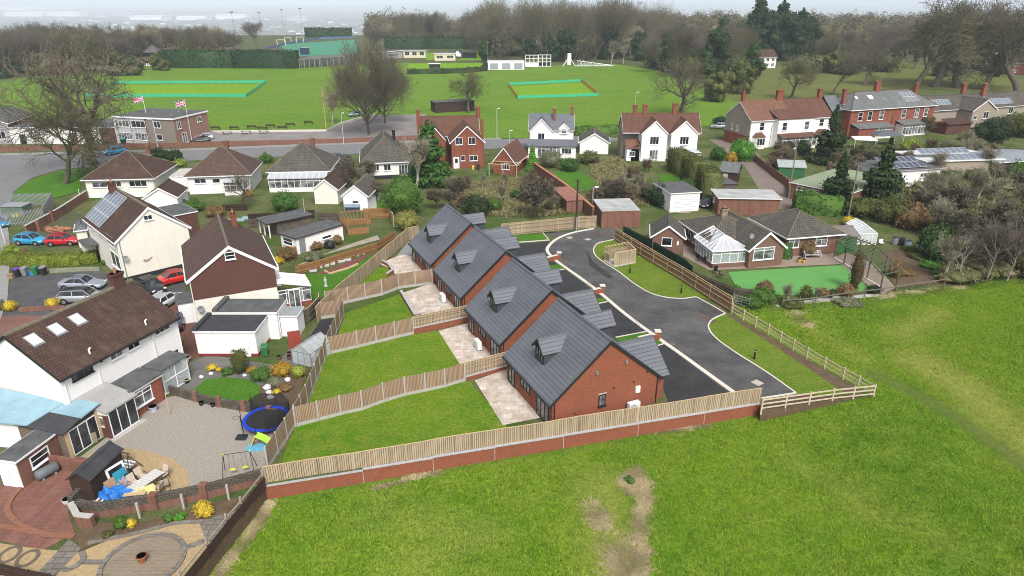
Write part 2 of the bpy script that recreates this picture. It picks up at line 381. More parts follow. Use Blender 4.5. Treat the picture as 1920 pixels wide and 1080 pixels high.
        p = MB(); p.obox(o,U,n,u+.02,u+w-.02,z+.02,z+h-.02,off-.03,off+.022); p.build('pane', gm, fr)
        return fr
    def door(s, face, u, w, h, mat, z=0, pane=True, off=0, F=None):
        o, U, n = F or s.face(face); b = MB(); b.obox(o,U,n,u,u+w,z,z+h,off-.02,off+.05); b.obox(o,U,n,u-.06,u+w+.06,z,z+h+.06,off-.02,off+.035)
        d = b.build('door', mat, s.t)
        if pane: p = MB(); p.obox(o,U,n,u+w*.22,u+w*.78,z+h*.5,z+h*.9,off,off+.06); p.build('pane', GLASS, d)
        k = MB(); k.obox(o,U,n,u+w*.85,u+w*.93,z+h*.46,z+h*.5,off+.045,off+.09); k.build('handle', LEAD, d)
        return d
    def chimney(s, x, y, z0, z1, w=.9, d=.6, mat=None, pots=2, pot=None, cap=None):
        b = MB(); b.box(x-w/2,x+w/2,y-d/2,y+d/2,z0,z1); b.box(x-w/2-.06,x+w/2+.06,y-d/2-.06,y+d/2+.06,z1-.3,z1-.15); b.box(x-w/2-.1,x+w/2+.1,y-d/2-.1,y+d/2+.1,z1-.149,z1,1)
        b.box(x-w/2-.09,x+w/2+.09,y-d/2-.09,y+d/2+.09,z0,z0+.25,2)
        c = b.build('chimney', [mat or BRICK_RED, cap or mat or BRICK_RED, LEAD], s.t)
        for i in range(pots):
            f = (i+.5)/pots-.5; px, py = (x+f*w, y) if w >= d else (x, y+f*d)
            p = MB(); p.tube([(px,py,z1),(px,py,z1+.12),(px,py,z1+.35),(px,py,z1+.42)], [.13,.12,.10,.12], 8); p.build('chimney_pot', pot or M('clay_pot', (.38,.17,.09), .85), c)
    def pipe(s, face, u, z1=None, mat=None, off=.06):
        o, U, n = s.face(face); p = Vector(o)+Vector(U)*u+Vector(n)*off; b = MB(); b.tube([(p.x,p.y,.02),(p.x,p.y,(z1 or s.e)-.05)], .045, 6); b.build('downpipe', mat or UPVC, s.t)
    def slope(s, side):
        """frame of a gable roof slope: origin at eave start, u along ridge, v up the slope, n outward"""
        axis, h0, h1, c, ze, zr, a, b = s.rf
        if axis == 'x':
            if side == 'f': o, u, v = Vector((a,h0,ze)), Vector((1,0,0)), Vector((0,c-h0,zr-ze))
            else: o, u, v = Vector((b,h1,ze)), Vector((-1,0,0)), Vector((0,c-h1,zr-ze))
        else:
            if side == 'l': o, u, v = Vector((h0,b,ze)), Vector((0,-1,0)), Vector((c-h0,0,zr-ze))
            else: o, u, v = Vector((h1,a,ze)), Vector((0,1,0)), Vector((c-h1,0,zr-ze))
        v.normalize(); return o, u, v, u.cross(v)
    def onroof(s, b, side, u0, u1, v0, v1, n0, n1, m=0, fr=None):
        o, u, v, n = fr or s.slope(side); P = lambda a, c, d: o+u*a+v*c+n*d
        q = [P(u0,v0,n0),P(u1,v0,n0),P(u1,v1,n0),P(u0,v1,n0),P(u0,v0,n1),P(u1,v0,n1),P(u1,v1,n1),P(u0,v1,n1)]
        return b.add(q, [(3,2,1,0),(4,5,6,7),(0,1,5,4),(1,2,6,5),(2,3,7,6),(3,0,4,7)], m)
    def solar(s, side, u0, v0, nu, nv, pw, ph, mat=None, fr=None):
        for i in range(nu):
            for j in range(nv):
                b = MB(); a, c = u0+i*pw, v0+j*ph
                s.onroof(b, side, a+.01, a+pw-.01, c+.01, c+ph-.01, .06, .10, 0, fr); s.onroof(b, side, a+.05, a+pw-.05, c+.05, c+ph-.05, .09, .104, 1, fr)
                b.build('solar_panel', [SOLARF, mat or SOLAR], s.t)
    def rooflight(s, side, u, v, w=.8, h=1.2):
        b = MB(); s.onroof(b, side, u-.08, u+w+.08, v-.15, v+h+.08, .0, .05); f = b.build('rooflight', LEAD, s.t)
        b = MB(); s.onroof(b, side, u, u+w, v, v+h, .04, .085); p = b.build('pane', M('pale_rooflight_glass', (.66,.68,.70), .15, .05), f)
    def flat(s, x0, x1, y0, y1, z, mat=None, lip=UPVC, o=.12, t=.12, name='flat_roof'):
        b = MB(); b.box(x0-o,x1+o,y0-o,y1+o,z,z+t,1); b.box(x0-o+.05,x1+o-.05,y0-o+.05,y1+o-.05,z+t-.05,z+t+.02,0)
        return b.build(name, [mat or FELT, lip], s.t)
    def lean(s, face, u0, u1, zhi, zlo, dep, mat, name='lean_to_roof', rm=None, o=.15, t=.1):
        """sloping roof from a wall down and outward"""
        F = s.face(face); O, U, n = map(Vector, F); b = MB(); P = lambda a, c, z: O+U*a+n*c+Vector((0,0,z)); k = (zhi-zlo)/dep
        q = [P(u0-o,dep+o,zlo-o*k),P(u1+o,dep+o,zlo-o*k),P(u1+o,.0,zhi),P(u0-o,.0,zhi)]
        b.add(q+[p+Vector((0,0,t)) for p in q], [(3,2,1,0),(4,5,6,7),(0,1,5,4),(1,2,6,5),(2,3,7,6),(3,0,4,7)])
        return b.build(name, mat, s.t), (q[0]+Vector((0,0,t)), U, (q[3]-q[0]).normalized(), U.cross((q[3]-q[0]).normalized()))
    def fbox(s, face, u0, u1, z0, z1, n0, n1, mat, name, parent=None):
        b = MB(); b.obox(*s.face(face), u0, u1, z0, z1, n0, n1); return b.build(name, mat, parent or s.t)
    def glazed(s, o, U, n, w, z0, z1, cols, fm=None, gm=None, top=.75, name='glazing', parent=None):
        """a glazed screen: posts, rails and see-through panes"""
        fm = fm or UPVC; b = MB(); d = .07
        for i in range(cols+1): x = w*i/cols; b.obox(o,U,n,max(0,x-d/2),min(w,x+d/2) if i else d,z0,z1,-.04,.03)
        for z in (z0+.035, z1-.035)+((z0+(z1-z0)*top,) if top else ()): b.obox(o,U,n,0,w,z-.035,z+.035,-.045,.035)
        f = b.build(name, fm, parent or s.t); p = MB(); p.obox(o,U,n,.02,w-.02,z0+.02,z1-.02,-.01,.005); p.build('pane', gm or GLASSL, f)
        return f
    def dish(s, face, u, z, off=.4):
        o, U, n = map(Vector, s.face(face)); c = o+U*u+n*off+Vector((0,0,z)); b = MB(); k = 12; ax = (n+Vector((0,0,.25))).normalized()
        a = ax.orthogonal().normalized(); e = ax.cross(a); v = [c-ax*.1]; f = []
        for i in range(k): v.append(c+(a*math.cos(2*PI*i/k)+e*math.sin(2*PI*i/k))*.32)
        for i in range(k): f.append((0,1+i,1+(i+1)%k)); f.append((0,1+(i+1)%k,1+i))
        b.add(v, f[::2]); b.tube([c-ax*.1, o+U*u+Vector((0,0,z-.1))], .025, 5); b.build('satellite_dish', LEAD, s.t)
def ray(px, py):
    a = (px-960)/CF; b = (540-py)/CF; return Vector((a, _c+b*_s, -_s+b*_c))
def _on(s, face, px, py, off=0):
    o, U, n = map(Vector, s.face(face)); U = s.d*U.x+s.n*U.y; n = s.d*n.x+s.n*n.y; o = s.wp(o.x, o.y)+n*off
    d = ray(px, py); C0 = Vector((0,0,CH)); k = (o-C0).dot(n)/d.dot(n); p = C0+d*k
    return (p-o).dot(U), p.z
House.on = _on
def _winpx(s, face, bl, tr, off=0, **kw):
    u0, z0 = s.on(face, *bl, off); u1, z1 = s.on(face, *tr, off)
    if u1 < u0: u0, u1 = u1, u0
    if z1 < z0: z0, z1 = z1, z0
    return s.win(face, u0, z0, max(.35, u1-u0), max(.35, z1-z0), off=off, **kw)
House.winpx = _winpx
def _local(s, px, py, z=0):
    p = G(px, py, z)-s.O; return p.dot(s.d), p.dot(s.n)
House.local = _local
def zf(x0, y0, k): return lambda x, y: (x0+x/k, y0+y/k)
# ---------------------------------------------------------------- plants
BARK = M('grey_brown_bark', (.095,.08,.06), .95, .3, 2, .5); BARKG = M('green_grey_bark', (.085,.085,.05), .95, .3, 2, .5); BARKP = M('pale_bark', (.32,.29,.24), .9, .25, 2, .3)
TW_BRN = Mleaf('brown_twigs', (.086,.075,.05), (.145,.127,.09)); TW_OLV = Mleaf('olive_twigs', (.085,.08,.042), (.145,.136,.074))
TW_PUR = Mleaf('purple_brown_twigs', (.09,.074,.062), (.14,.118,.10)); TW_GRY = Mleaf('pale_grey_twigs', (.17,.155,.105), (.27,.25,.175)); TW_RED = Mleaf('reddish_twigs', (.13,.10,.06), (.20,.155,.095))
LF_DARK = Mleaf('dark_conifer', (.012,.032,.014), (.03,.065,.022)); LF_DK2 = Mleaf('dark_yew', (.018,.034,.012), (.035,.06,.02))
LF_MID = Mleaf('mid_green', (.03,.085,.016), (.065,.145,.025)); LF_OLV = Mleaf('olive_green', (.06,.075,.02), (.11,.125,.035)); LF_LIM = Mleaf('lime_green', (.13,.2,.02), (.24,.31,.04))
LF_YEL = Mleaf('golden_leaf', (.42,.30,.025), (.58,.43,.04)); LF_ORG = Mleaf('orange_leaf', (.26,.15,.02), (.4,.25,.035)); LF_BRN = Mleaf('brown_leaf', (.14,.09,.04), (.21,.14,.06)); LF_BRT = Mleaf('bright_green', (.06,.19,.02), (.11,.27,.035))
LF_GRN = Mleaf('leafy_green', (.04,.10,.015), (.09,.165,.03)); LF_GRY = Mleaf('grey_green', (.11,.125,.07), (.18,.185,.11)); LF_IVY = Mleaf('ivy_green', (.022,.055,.014), (.045,.09,.022))
def unit(a): return a/np.maximum(np.linalg.norm(a, axis=1, keepdims=True), 1e-9)
def leafquads(p, nrm, size, asp=1.0, droop=0):
    n = len(p); nr = unit(nrm+rng.normal(0,.65,(n,3))); a = unit(np.cross(nr, rng.normal(0,1,(n,3)))); b = np.cross(nr, a)
    s = size*(.6+.8*rng.random((n,1)))
    if droop: a = unit(a*.4+np.array([0,0,-1])*droop+nrm*.5); b = unit(np.cross(nr, a))
    v = np.stack([p-a*s*asp*.5, p+b*s*.45, p+a*s*asp*.6, p-b*s*.45], 1).reshape(-1,3)
    return v, np.arange(4*n).reshape(-1,4)
def ell_mesh(c, r, nu=10, nv=7):
    b = MB(); b.ell(c, r, nu, nv); v = np.array(b.v); k = 1+.14*np.sin(v@np.array([3.1,1.7,2.3])*1.3+c[0]); v = (v-np.array(c))*k[:,None]+np.array(c)
    return v, np.array(b.f)
def cat(parts):
    vs, fs, o = [], [], 0
    for v, f in parts: vs.append(v); fs.append(f+o); o += len(v)
    return np.concatenate(vs), np.concatenate(fs)
def blobs_mesh(blobs, dens, size, core=.8, lump=.25, asp=1, droop=0, fill=.25, minz=None):
    parts = []
    for c, r in blobs:
        c = np.array(c, float); r = np.array(r, float); ar = 4*PI*((r[0]*r[1])**1.6/3+(r[0]*r[2])**1.6/3+(r[1]*r[2])**1.6/3)**(1/1.6)
        n = max(20, int(ar*dens)); d = unit(rng.normal(0,1,(n,3)))
        ph = rng.random(3)*6; f = 1+lump*(np.sin(d@np.array([4.,2.,1.])+ph[0])*.5+np.sin(d@np.array([-2.,5.,3.])*1.4+ph[1])*.4+np.sin(d@np.array([7.,-6.,8.])+ph[2])*.3)
        k = (1-fill*rng.random(n)**2)*f; p = c+d*r*k[:,None]
        if minz is not None: p[:,2] = np.maximum(p[:,2], minz)
        parts.append(leafquads(p, unit(d/r), size, asp, droop))
        if core: parts.append(ell_mesh(c, r*core))
    return cat(parts)
def shrub(label, pix, r, h, mat=LF_MID, size=.12, name='shrub', cat_='shrub', group=None, shape='round', dens=None, core=.82, stem=True, z=0, world=None, lump=.25):
    p = Vector(world) if world else G(*pix, z); t = thing(name, label, cat_, p, 0, group); dens = dens or 1.5/size**2; lump = .42 if shape == 'clump' else lump; core = .72 if shape == 'clump' else core
    if shape == 'round': bl = [((0,0,h*.52),(r,r,h*.5))]
    elif shape == 'column': bl = [((0,0,h*.5),(r,r,h*.52))]
    elif shape == 'clump':
        bl = [((math.cos(a)*r*.5, math.sin(a)*r*.5, h*(.36+.16*random.random())),(r*.55,r*.55,h*.36)) for a in [i*2*PI/5+random.random() for i in range(5)]]+[((0,0,h*.6),(r*.55,r*.55,h*.4))]
    v, f = blobs_mesh(bl, dens, size, core, lump, minz=.02); npmesh('foliage', v, f, mat, t)
    if stem: b = MB(); b.tube([(0,0,0),(0,0,h*.5)], [.06,.03], 5); b.build('stem', BARK, t)
    return t
def hedge(label, pix, w, h, mat=LF_DARK, size=.25, name='hedge', cat_='hedge', group=None, z=0, lump=.12, z1=None, dens=None):
    """clipped hedge along a surveyed line"""
    P = [G(a,b,z) for a,b in pix]; o = P[0].copy(); t = thing(name, label, cat_, o, 0, group); dens = dens or 1.5/size**2; parts = []
    for i in range(len(P)-1):
        a, b = np.array(P[i]-o), np.array(P[i+1]-o); d = b-a; L = np.linalg.norm(d[:2]); d = d/L; s = np.array([-d[1],d[0],0])
        n = int(L*(2*h+w)*dens); u = rng.random(n)*L; k = rng.random(n)*(2*h+w)
        side = np.where(k < h, -1, np.where(k < 2*h, 1, 0)); hh = np.where(side == 0, h, np.where(k < h, k, k-h)); ss = np.where(side == 0, (rng.random(n)-.5)*w, side*w/2)
        lm = lump*(np.sin(u*1.3+hh*2)+np.sin(u*.47+1)*1.4+np.sin(u*3.7-hh*3)*.5)
        nn = np.where((side == 0)[:,None], np.array([0,0,1.]), s*side[:,None]); p = a+d*u[:,None]+s*ss[:,None]+np.array([0,0,1])*hh[:,None]+nn*(lm-rng.random(n)*size*.8)[:,None]
        p[:,2] = np.maximum(p[:,2], .02); parts.append(leafquads(p, nn, size))
        q = w/2-size*.5; c = [a-s*q, b-s*q, b+s*q, a+s*q]; H = np.array([0,0,h-size*.6])
        parts.append((np.array(c+[x+H for x in c]), np.array([(4,5,6,7),(0,1,5,4),(1,2,6,5),(2,3,7,6),(3,0,4,7)])))
        for e, dd in ((a,-d),(b,d)):
            m = int(w*h*dens); pp = e+s*((rng.random(m)-.5)*w)[:,None]+np.array([0,0,1])*(rng.random(m)*h)[:,None]; parts.append(leafquads(pp, np.tile(dd,(m,1)), size))
    v, f = cat(parts); npmesh('foliage', v, f, mat, t); return t
# ---- bare winter trees
def grow(T, Cc, p, d, L, r, lev, maxlev, spread, kids, rnd, twig, curl=.18, up=.12, st=.5):
    segs = 4 if lev < 2 else (3 if lev < maxlev else 2); pts = [p.copy()]; rs = [r]; dirs = [d]
    for i in range(segs):
        d = (d+Vector((rnd.gauss(0,curl),rnd.gauss(0,curl),rnd.gauss(0,curl)+up))).normalized(); p = p+d*(L/segs); pts.append(p.copy()); rs.append(max(twig, r*(1-(.62 if lev else .45)*(i+1)/segs))); dirs.append(d)
    if lev <= 1 or (lev == 2 and r > .05): T.tube(pts, rs, 6 if lev < 2 else 4, 0, False)
    else: Cc.tube(pts, rs, 3, 0, False, False)
    if lev >= maxlev: return
    n = kids[lev]
    for k in range(n):
        f = (.35 if lev else st)+(.65 if lev else 1-st)*(k+rnd.random()*.8)/n; f = min(f, .99); x = f*segs; i = min(int(x), segs-1); q = pts[i].lerp(pts[i+1], x-i)
        dd = dirs[i+1]; a = dd.orthogonal().normalized(); b = dd.cross(a); an = (k*2.4+rnd.random()*1.2); sp = spread[lev]*(.7+.6*rnd.random())
        nd = (dd*math.cos(sp)+(a*math.cos(an)+b*math.sin(an))*math.sin(sp)).normalized()
        grow(T, Cc, q, nd, L*(.62 if lev else .78)*(.75+.5*rnd.random())*(1.15-.35*f), max(twig, rs[i]*(.5 if lev else .55)), lev+1, maxlev, spread, kids, rnd, twig, curl, up)
def bare_proto(seed, H=14, trunk=.38, r=.35, kids=(8,6,6,5), spread=(.75,.65,.7,.7), twig=.022, bark=None, tw=None, up=.12, curl=.18, label='', name='bare_tree', cat_='tree', st=.5):
    rnd = random.Random(seed); T, Cc = MB(), MB()
    grow(T, Cc, Vector((0,0,-.1)), Vector((rnd.gauss(0,.05),rnd.gauss(0,.05),1)).normalized(), H*trunk*1.25, r, 0, len(kids), spread, kids, rnd, twig, curl, up, st)
    top = max(v[2] for v in Cc.v); k = H/top
    for q in (T, Cc): q.v = [(a*k,b*k,c*k) for a,b,c in q.v]
    t = thing(name, label, cat_)
    o1 = T.build('trunk', bark or BARK, t, uv=False); o2 = Cc.build('crown', tw or TW_BRN, t, uv=False); KIDS[t.name] = [o1, o2]; t['h'] = H
    return t
def conifer_proto(H, r, mat, size, label='', name='conifer_tree', lay=14, taper=1.0, dens=5, irregular=.15, base=.06):
    t = thing(name, label, 'tree'); parts = []
    for i in range(lay):
        f = i/(lay-1); z = H*(base+(1-base)*f*.97); rr = r*((1-f)**taper*.95+.06)*(1+rng.normal(0,irregular)); k = max(4, int(9*(1-f)+4))
        for j in range(k):
            a = j*2*PI/k+i*1.3+rng.random()*.5; q = rr*(.5+.2*rng.random()); hh = H/lay*1.0
            parts.append(blobs_mesh([((math.cos(a)*q,math.sin(a)*q,z-.1*rr),(rr*.52,rr*.52,hh*.75))], dens, size, .65, .3, 1.5, .5))
    v, f = cat(parts); v[:,2] = np.maximum(v[:,2], .05); o2 = npmesh('crown', v, f, mat, t)
    b = MB(); b.tube([(0,0,-.1),(0,0,H*.9)], [r*.09+.06,.03], 6); o1 = b.build('trunk', BARK, t); KIDS[t.name] = [o1, o2]; return t
def ever_proto(H, r, mat, size, label='', name='evergreen_tree', dens=4, n=16, base=.2, stretch=1):
    t = thing(name, label, 'tree'); bl = []
    for i in range(n*2):
        f = rng.random()**.9; a = i*2.4+rng.random(); env = math.sin(PI*(.16+.80*f))**.6; q = r*env*(.25+.6*rng.random()); k = .24+.2*rng.random()
        bl.append(((math.cos(a)*q, math.sin(a)*q, H*(base+(1-base)*f*.92)), (r*k, r*k, r*k*(.8+.5*rng.random())*stretch)))
    v, f = blobs_mesh(bl, dens, size, .7, .35); v[:,2] = np.maximum(v[:,2], .05); o2 = npmesh('crown', v, f, mat, t)
    b = MB(); b.tube([(0,0,-.1),(0,0,H*.7)], [r*.1+.05,.05], 6); o1 = b.build('trunk', BARK, t); KIDS[t.name] = [o1, o2]; return t
USED = {}
def plant(proto, p, label, scale=1.0, rz=None, group=None, H=None, name=None):
    """first use moves the prototype itself, later uses are copies"""
    if H: scale = H/proto['h']
    if isinstance(scale, (int, float)): scale = (scale,)*3
    rz = random.random()*6.28 if rz is None else rz
    if proto.name not in USED:
        USED[proto.name] = 1; proto.location = p; proto.rotation_euler = (0,0,rz); proto.scale = scale; proto['label'] = label
        if group: proto['group'] = group
        return proto
    return dup(proto, p, rz, label, scale, group)
# ---------------------------------------------------------------- cars
def paint(name, col, metal=0): return M(name, col, .3, .04, 1.5, 0, .5, metal=metal, coat=.6)
TYRE = M('tyre_rubber', (.015,.015,.015), .85); RIM = M('alloy_rim', (.45,.46,.48), .35, .05, 2, metal=.7); LAMP = M('headlamp_lens', (.7,.72,.74), .1, .03); REDL = M('tail_lamp', (.35,.01,.012), .2, .05); PLATE = M('number_plate', (.75,.73,.6), .5, .03)
CARGL = Mglass('car_glass', (.03,.035,.04), .04)
STY = {  # body stations (x from nose, top z), cabin (base front, roof front, roof rear, base rear, roof z)
 'hatch': (4.0, 1.72, [(0,.52),(.06,.66),(.35,.76),(1.0,.88),(1.25,.94),(2.4,.97),(3.5,1.0),(3.85,.98),(3.97,.8),(4.0,.55)], (1.05,1.75,3.35,3.93,1.47)),
 'saloon': (4.7, 1.82, [(0,.5),(.06,.62),(.4,.72),(1.1,.86),(1.4,.92),(2.6,.94),(3.7,.97),(4.55,.98),(4.68,.8),(4.7,.55)], (1.3,2.1,3.25,4.25,1.42)),
 'estate': (4.7, 1.8, [(0,.52),(.06,.66),(.4,.76),(1.05,.88),(1.3,.95),(2.6,.98),(3.7,1.0),(4.55,1.0),(4.68,.8),(4.7,.55)], (1.1,1.8,4.1,4.66,1.5)),
 'suv': (4.4, 1.84, [(0,.6),(.06,.8),(.35,.92),(1.0,1.02),(1.25,1.07),(2.5,1.1),(3.6,1.12),(4.25,1.1),(4.38,.9),(4.4,.6)], (1.1,1.7,3.75,4.35,1.66))}
def car(label, mat, pa, pb, style='hatch', z=0, name='car', group=None, at='mid'):
    """pa: surveyed nose end, pb: surveyed tail end on the ground"""
    A, B = G(*pa, z), G(*pb, z); L, W, st, cab = STY[style]; mid = (A+B)/2; d = (A-B).normalized(); rz = math.atan2(d.y, d.x)
    t = thing(name, label, 'car', mid, rz, group); X = lambda x: L/2-x; hw = W/2
    b = MB(); ring = []
    for x, zt in st:
        ed = min(x, L-x); w = hw*(1-.16*max(0, 1-ed/.55)**2); zb = .22+.1*max(0, 1-ed/.5); zm = zb+(zt-zb)*.6
        ring.append([(X(x),-w*.55,zt+.02),(X(x),-w*.88,zt-.02),(X(x),-w*.985,zt-.09),(X(x),-w,zm),(X(x),-w*.96,zb+.08),(X(x),-w*.86,zb)])
    n = 12; vs = []
    for r in ring: vs += r+[(q[0],-q[1],q[2]) for q in r[::-1]]
    fs = [(i*n+j,(i+1)*n+j,(i+1)*n+(j+1)%n,i*n+(j+1)%n) for i in range(len(ring)-1) for j in range(n)]
    b.add(vs, fs, 0, True); b.add(vs[:n], [list(range(n))], 0); b.add(vs[-n:], [list(range(n))[::-1]], 0)
    for s in (-1,1):
        for x in (.78, L-.82): b.tube([(X(x),s*(hw-.1),.33),(X(x),s*(hw+.008),.33)], .40, 16, 1)
    b.build('body', [mat, BLACK], t)
    c0, c1, c2, c3, zr = cab; zb = st[4][1]-.06
    def sec(x, z, w): return [(X(x),-w,z),(X(x),w,z)]
    def cabin(infl, zc, lo):
        w0, w1 = hw*.90+infl, hw*.70+infl
        q = sec(c0-infl,lo,w0)+sec(c1-infl,zc-.03,w1)+sec((c1+c2)/2,zc,w1+.02)+sec(c2+infl,zc-.04,w1-.02)+sec(c3+infl,lo,w0-.02)
        return q
    q = cabin(0, zr-.015, zb); g = MB(); g.add(q, [(0,1,3,2),(2,3,5,4),(4,5,7,6),(6,7,9,8),(0,2,4),(0,4,8),(4,6,8),(1,5,3),(1,9,5),(5,9,7)], 0); g.build('windows', CARGL, t)
    r = MB(); w1 = hw*.70; pz = lambda i: Vector(q[i])
    for s0 in (0,1):
        for a, bb in ((0,2),(2,4),(4,6),(6,8)): r.bar(pz(a+s0), pz(bb+s0), .085, .07)
        m_ = (pz(0+s0).lerp(pz(8+s0), .52)); r.bar(m_+Vector((0,0,.01)), pz(4+s0), .08, .06)
    r.add([(X(c1-.02),-w1-.03,zr-.03),(X(c1-.02),w1+.03,zr-.03),(X((c1+c2)/2),w1+.04,zr+.01),(X(c2+.06),w1+.0,zr-.03),(X(c2+.06),-w1,zr-.03),(X((c1+c2)/2),-w1-.04,zr+.01)], [(0,1,2,5)[::-1],(5,2,3,4)[::-1],(0,1,2,5),(5,2,3,4)], 0, True)
    r.build('roof', mat, t)
    wm = None
    for s in (-1,1):
        for x in (.78, L-.82):
            w = MB(); w.tube([(0,-.1,0),(0,-.085,0),(0,.085,0),(0,.1,0)], [.27,.325,.325,.27], 18); o = w.build('wheel', TYRE, t, (X(x),s*(hw-.06),.325))
            k = MB(); k.tube([(0,s*.085,0),(0,s*.108,0)], [.22,.2], 14); k.build('rim', RIM, o)
        for nm, x, zz, mt, sz in (('headlight', .09, .62+(.15 if style == 'suv' else 0), LAMP, .3), ('tail_light', L-.06, .82+(.12 if style == 'suv' else 0), REDL, .22)):
            h = MB(); h.box(X(x)-.06,X(x)+.06,s*hw*.72-sz*.5,s*hw*.72+sz*.5,zz-.07,zz+.08); h.build(nm, mt, t)
        mi = MB(); mi.box(X(c0+.42)-.07,X(c0+.42)+.07,s*(hw+.08)-.1,s*(hw+.08)+.1,zb+.04,zb+.17); mi.build('door_mirror', mat, t)
    for x in (-.0, L): k = MB(); k.box(X(x)-.03,X(x)+.03,-.26,.26,.40,.51); k.build('number_plate', PLATE, t)
    return t
# ---------------------------------------------------------------- new close of four bungalows
ASPH = M('fresh_asphalt', (.030,.031,.034), .9, .25, .7, .5, col2=(.044,.044,.046)); ROADM = M('worn_base_course', (.06,.06,.061), .92, .45, .3, .9, col2=(.125,.123,.12))
ROADG = M('grey_road', (.17,.17,.175), .9, .12, .4, .3); PAVEG = M('pavement', (.25,.245,.235), .9, .12, .8, .3)
PATIO = MB_('sandstone_paving', (.47,.39,.315), (.66,.60,.53), (.34,.28,.22), .9, .6, .02, .37, bs=1.3, blotch=(.34,.23,.16), bl=(.48,.66), bmp=.2)
SOIL = M('bare_soil', (.11,.075,.045), .95, .35, 1.2, .6); GRAVG = M('grey_gravel', (.22,.23,.24), .95, .3, 6, .6)
lk = [(1113,429),(1073,437),(1045,448),(1028,463),(1027,473),(1038,485),(1053,497),(1113,540),(1173,590),(1233,634),(1273,662),(1317,694),(1400,754)]
rk = [(1152,449),(1134,453),(1120,457),(1113,468),(1117,480),(1133,493),(1160,510),(1190,533),(1220,550),(1250,558),(1280,560),(1305,557)]
rk2 = [(1360,588),(1338,598),(1329,608),(1330,619),(1343,635),(1377,660),(1437,698),(1492,737)]
LKw = smooth_line(lk); RKw = smooth_line(rk); RK2w = smooth_line(rk2)
slab('estate_road', [(p.x,p.y) for p in LKw]+[(p.x,p.y) for p in (G(1425,748), G(1492,737))]+[(p.x,p.y) for p in RK2w[::-1][1:]]+[(p.x,p.y) for p in RKw[::-1]]+[(G(1152,428).x,G(1152,428).y)], .02, ROADM, world=True)
slab('driveway', [(925,462),(1030,452),(1024,466),(1024,476),(1036,490),(1053,500),(1233,636),(1396,757),(1255,757),(1240,715),(880,520)], .012, ASPH)
for nm, ln, w in (('kerb', LKw, .42), ('kerb', RKw, .14), ('kerb', RK2w, .14)):
    struct(ribbon(ln, w, -.05, .07).build(nm, STONE))
struct(ribbon([G(1305,557), G(1335,573), G(1360,588)], .14, -.05, .07).build('kerb', STONE))
for a, b in (((965,455),(1030,450)),((1032,510),(1058,505)),((1096,575),(1139,566)),((1154,633),(1217,621)),((1164,644),(1222,631)),((1228,650),(1244,645)),((1018,437),(1030,451)),((1427,747),(1492,737))):
    struct(ribbon([G(*a), G(*b)], .13, -.05, .06).build('kerb', STONE))
GRASSL = None
VERGES = [[(962,441),(1016,437),(1028,450),(962,455)],[(1027,498),(1050,495),(1057,504),(1031,509)],[(1092,565),(1130,558),(1138,565),(1095,574)],[(1153,634),(1216,622),(1221,630),(1162,643)],[(1225,639),(1233,635),(1242,644),(1228,649)]]
LAWNS = [[(512,905),(553,801),(640,778),(760,742),(880,714),(948,792),(950,815)],[(575,764),(614,665),(670,652),(776,627),(822,620),(870,690),(870,712),(640,776)],[(622,650),(650,586),(752,551),(780,597),(772,625),(640,658)],[(660,545),(700,503),(722,499),(736,510),(742,538),(690,556)]]
slab('patio', [(890,713),(955,690),(1020,782),(943,797)], .015, PATIO); slab('patio', [(822,620),(884,604),(932,676),(868,692)], .015, PATIO)
slab('patio', [(752,550),(812,530),(862,577),(790,592),(778,592)], .2, PATIO, .25); slab('patio', [(712,494),(752,477),(772,480),(815,512),(744,517),(730,502)], .1, PATIO, .15)
slab('gravel_path', [(744,479),(766,452),(785,478),(760,482)], .03, GRAVG)
# brick retaining edges of the raised patios
def brickwall(label, pts, h, w=.22, mat=BRICK_NEW, cap=COPING, z0=-.05, name='brick_wall', capo=.05, world=False, z1s=None, group=None):
    P = [Vector(p) for p in pts] if world else [G(*p) for p in pts]; t = thing(name, label, 'wall', (P[0].x,P[0].y,0), 0, group); o = P[0]
    L = [(p.x-o.x,p.y-o.y) for p in P]; ribbon(L, w, z0, h).build('brickwork', mat, t)
    if cap: ribbon(L, w+2*capo, h+.001, h+.07).build('coping', cap, t)
    return t
brickwall('low curved brick wall with grey coping around the farthest small lawn', [(700,497),(716,494),(729,501),(737,512),(726,520)], .45)
brickwall('brick edge with blue coping holding up the walled square patio', [(752,551),(779,597),(790,594)], .42)
brickwall('red brick retaining wall under the short closeboard fence between two patios', [(776,626),(826,615),(876,604)], .62)
brickwall('red brick retaining wall below the closeboard fence at the nearest patio', [(872,713),(912,702),(952,691)], .35)
for i, (a, b, lb) in enumerate((((1025,492),(1048,486),'farthest'),((1089,558),(1129,549),'middle'),((1196,644),(1232,636),'nearest'))):
    w = brickwall(f'{lb} of three low brick walls ending in a stone capped pier beside the drives', [a, b], .62, .22, cap=STONE, name='brick_wall'); p = G(*b)-G(*a)
    q = MB(); q.box(p.x-.24,p.x+.24,p.y-.24,p.y+.24,0,.85); q.build('pier', BRICK_NEW, w); q = MB(); q.box(p.x-.3,p.x+.3,p.y-.3,p.y+.3,.851,.95); q.build('pier_cap', STONE, w)
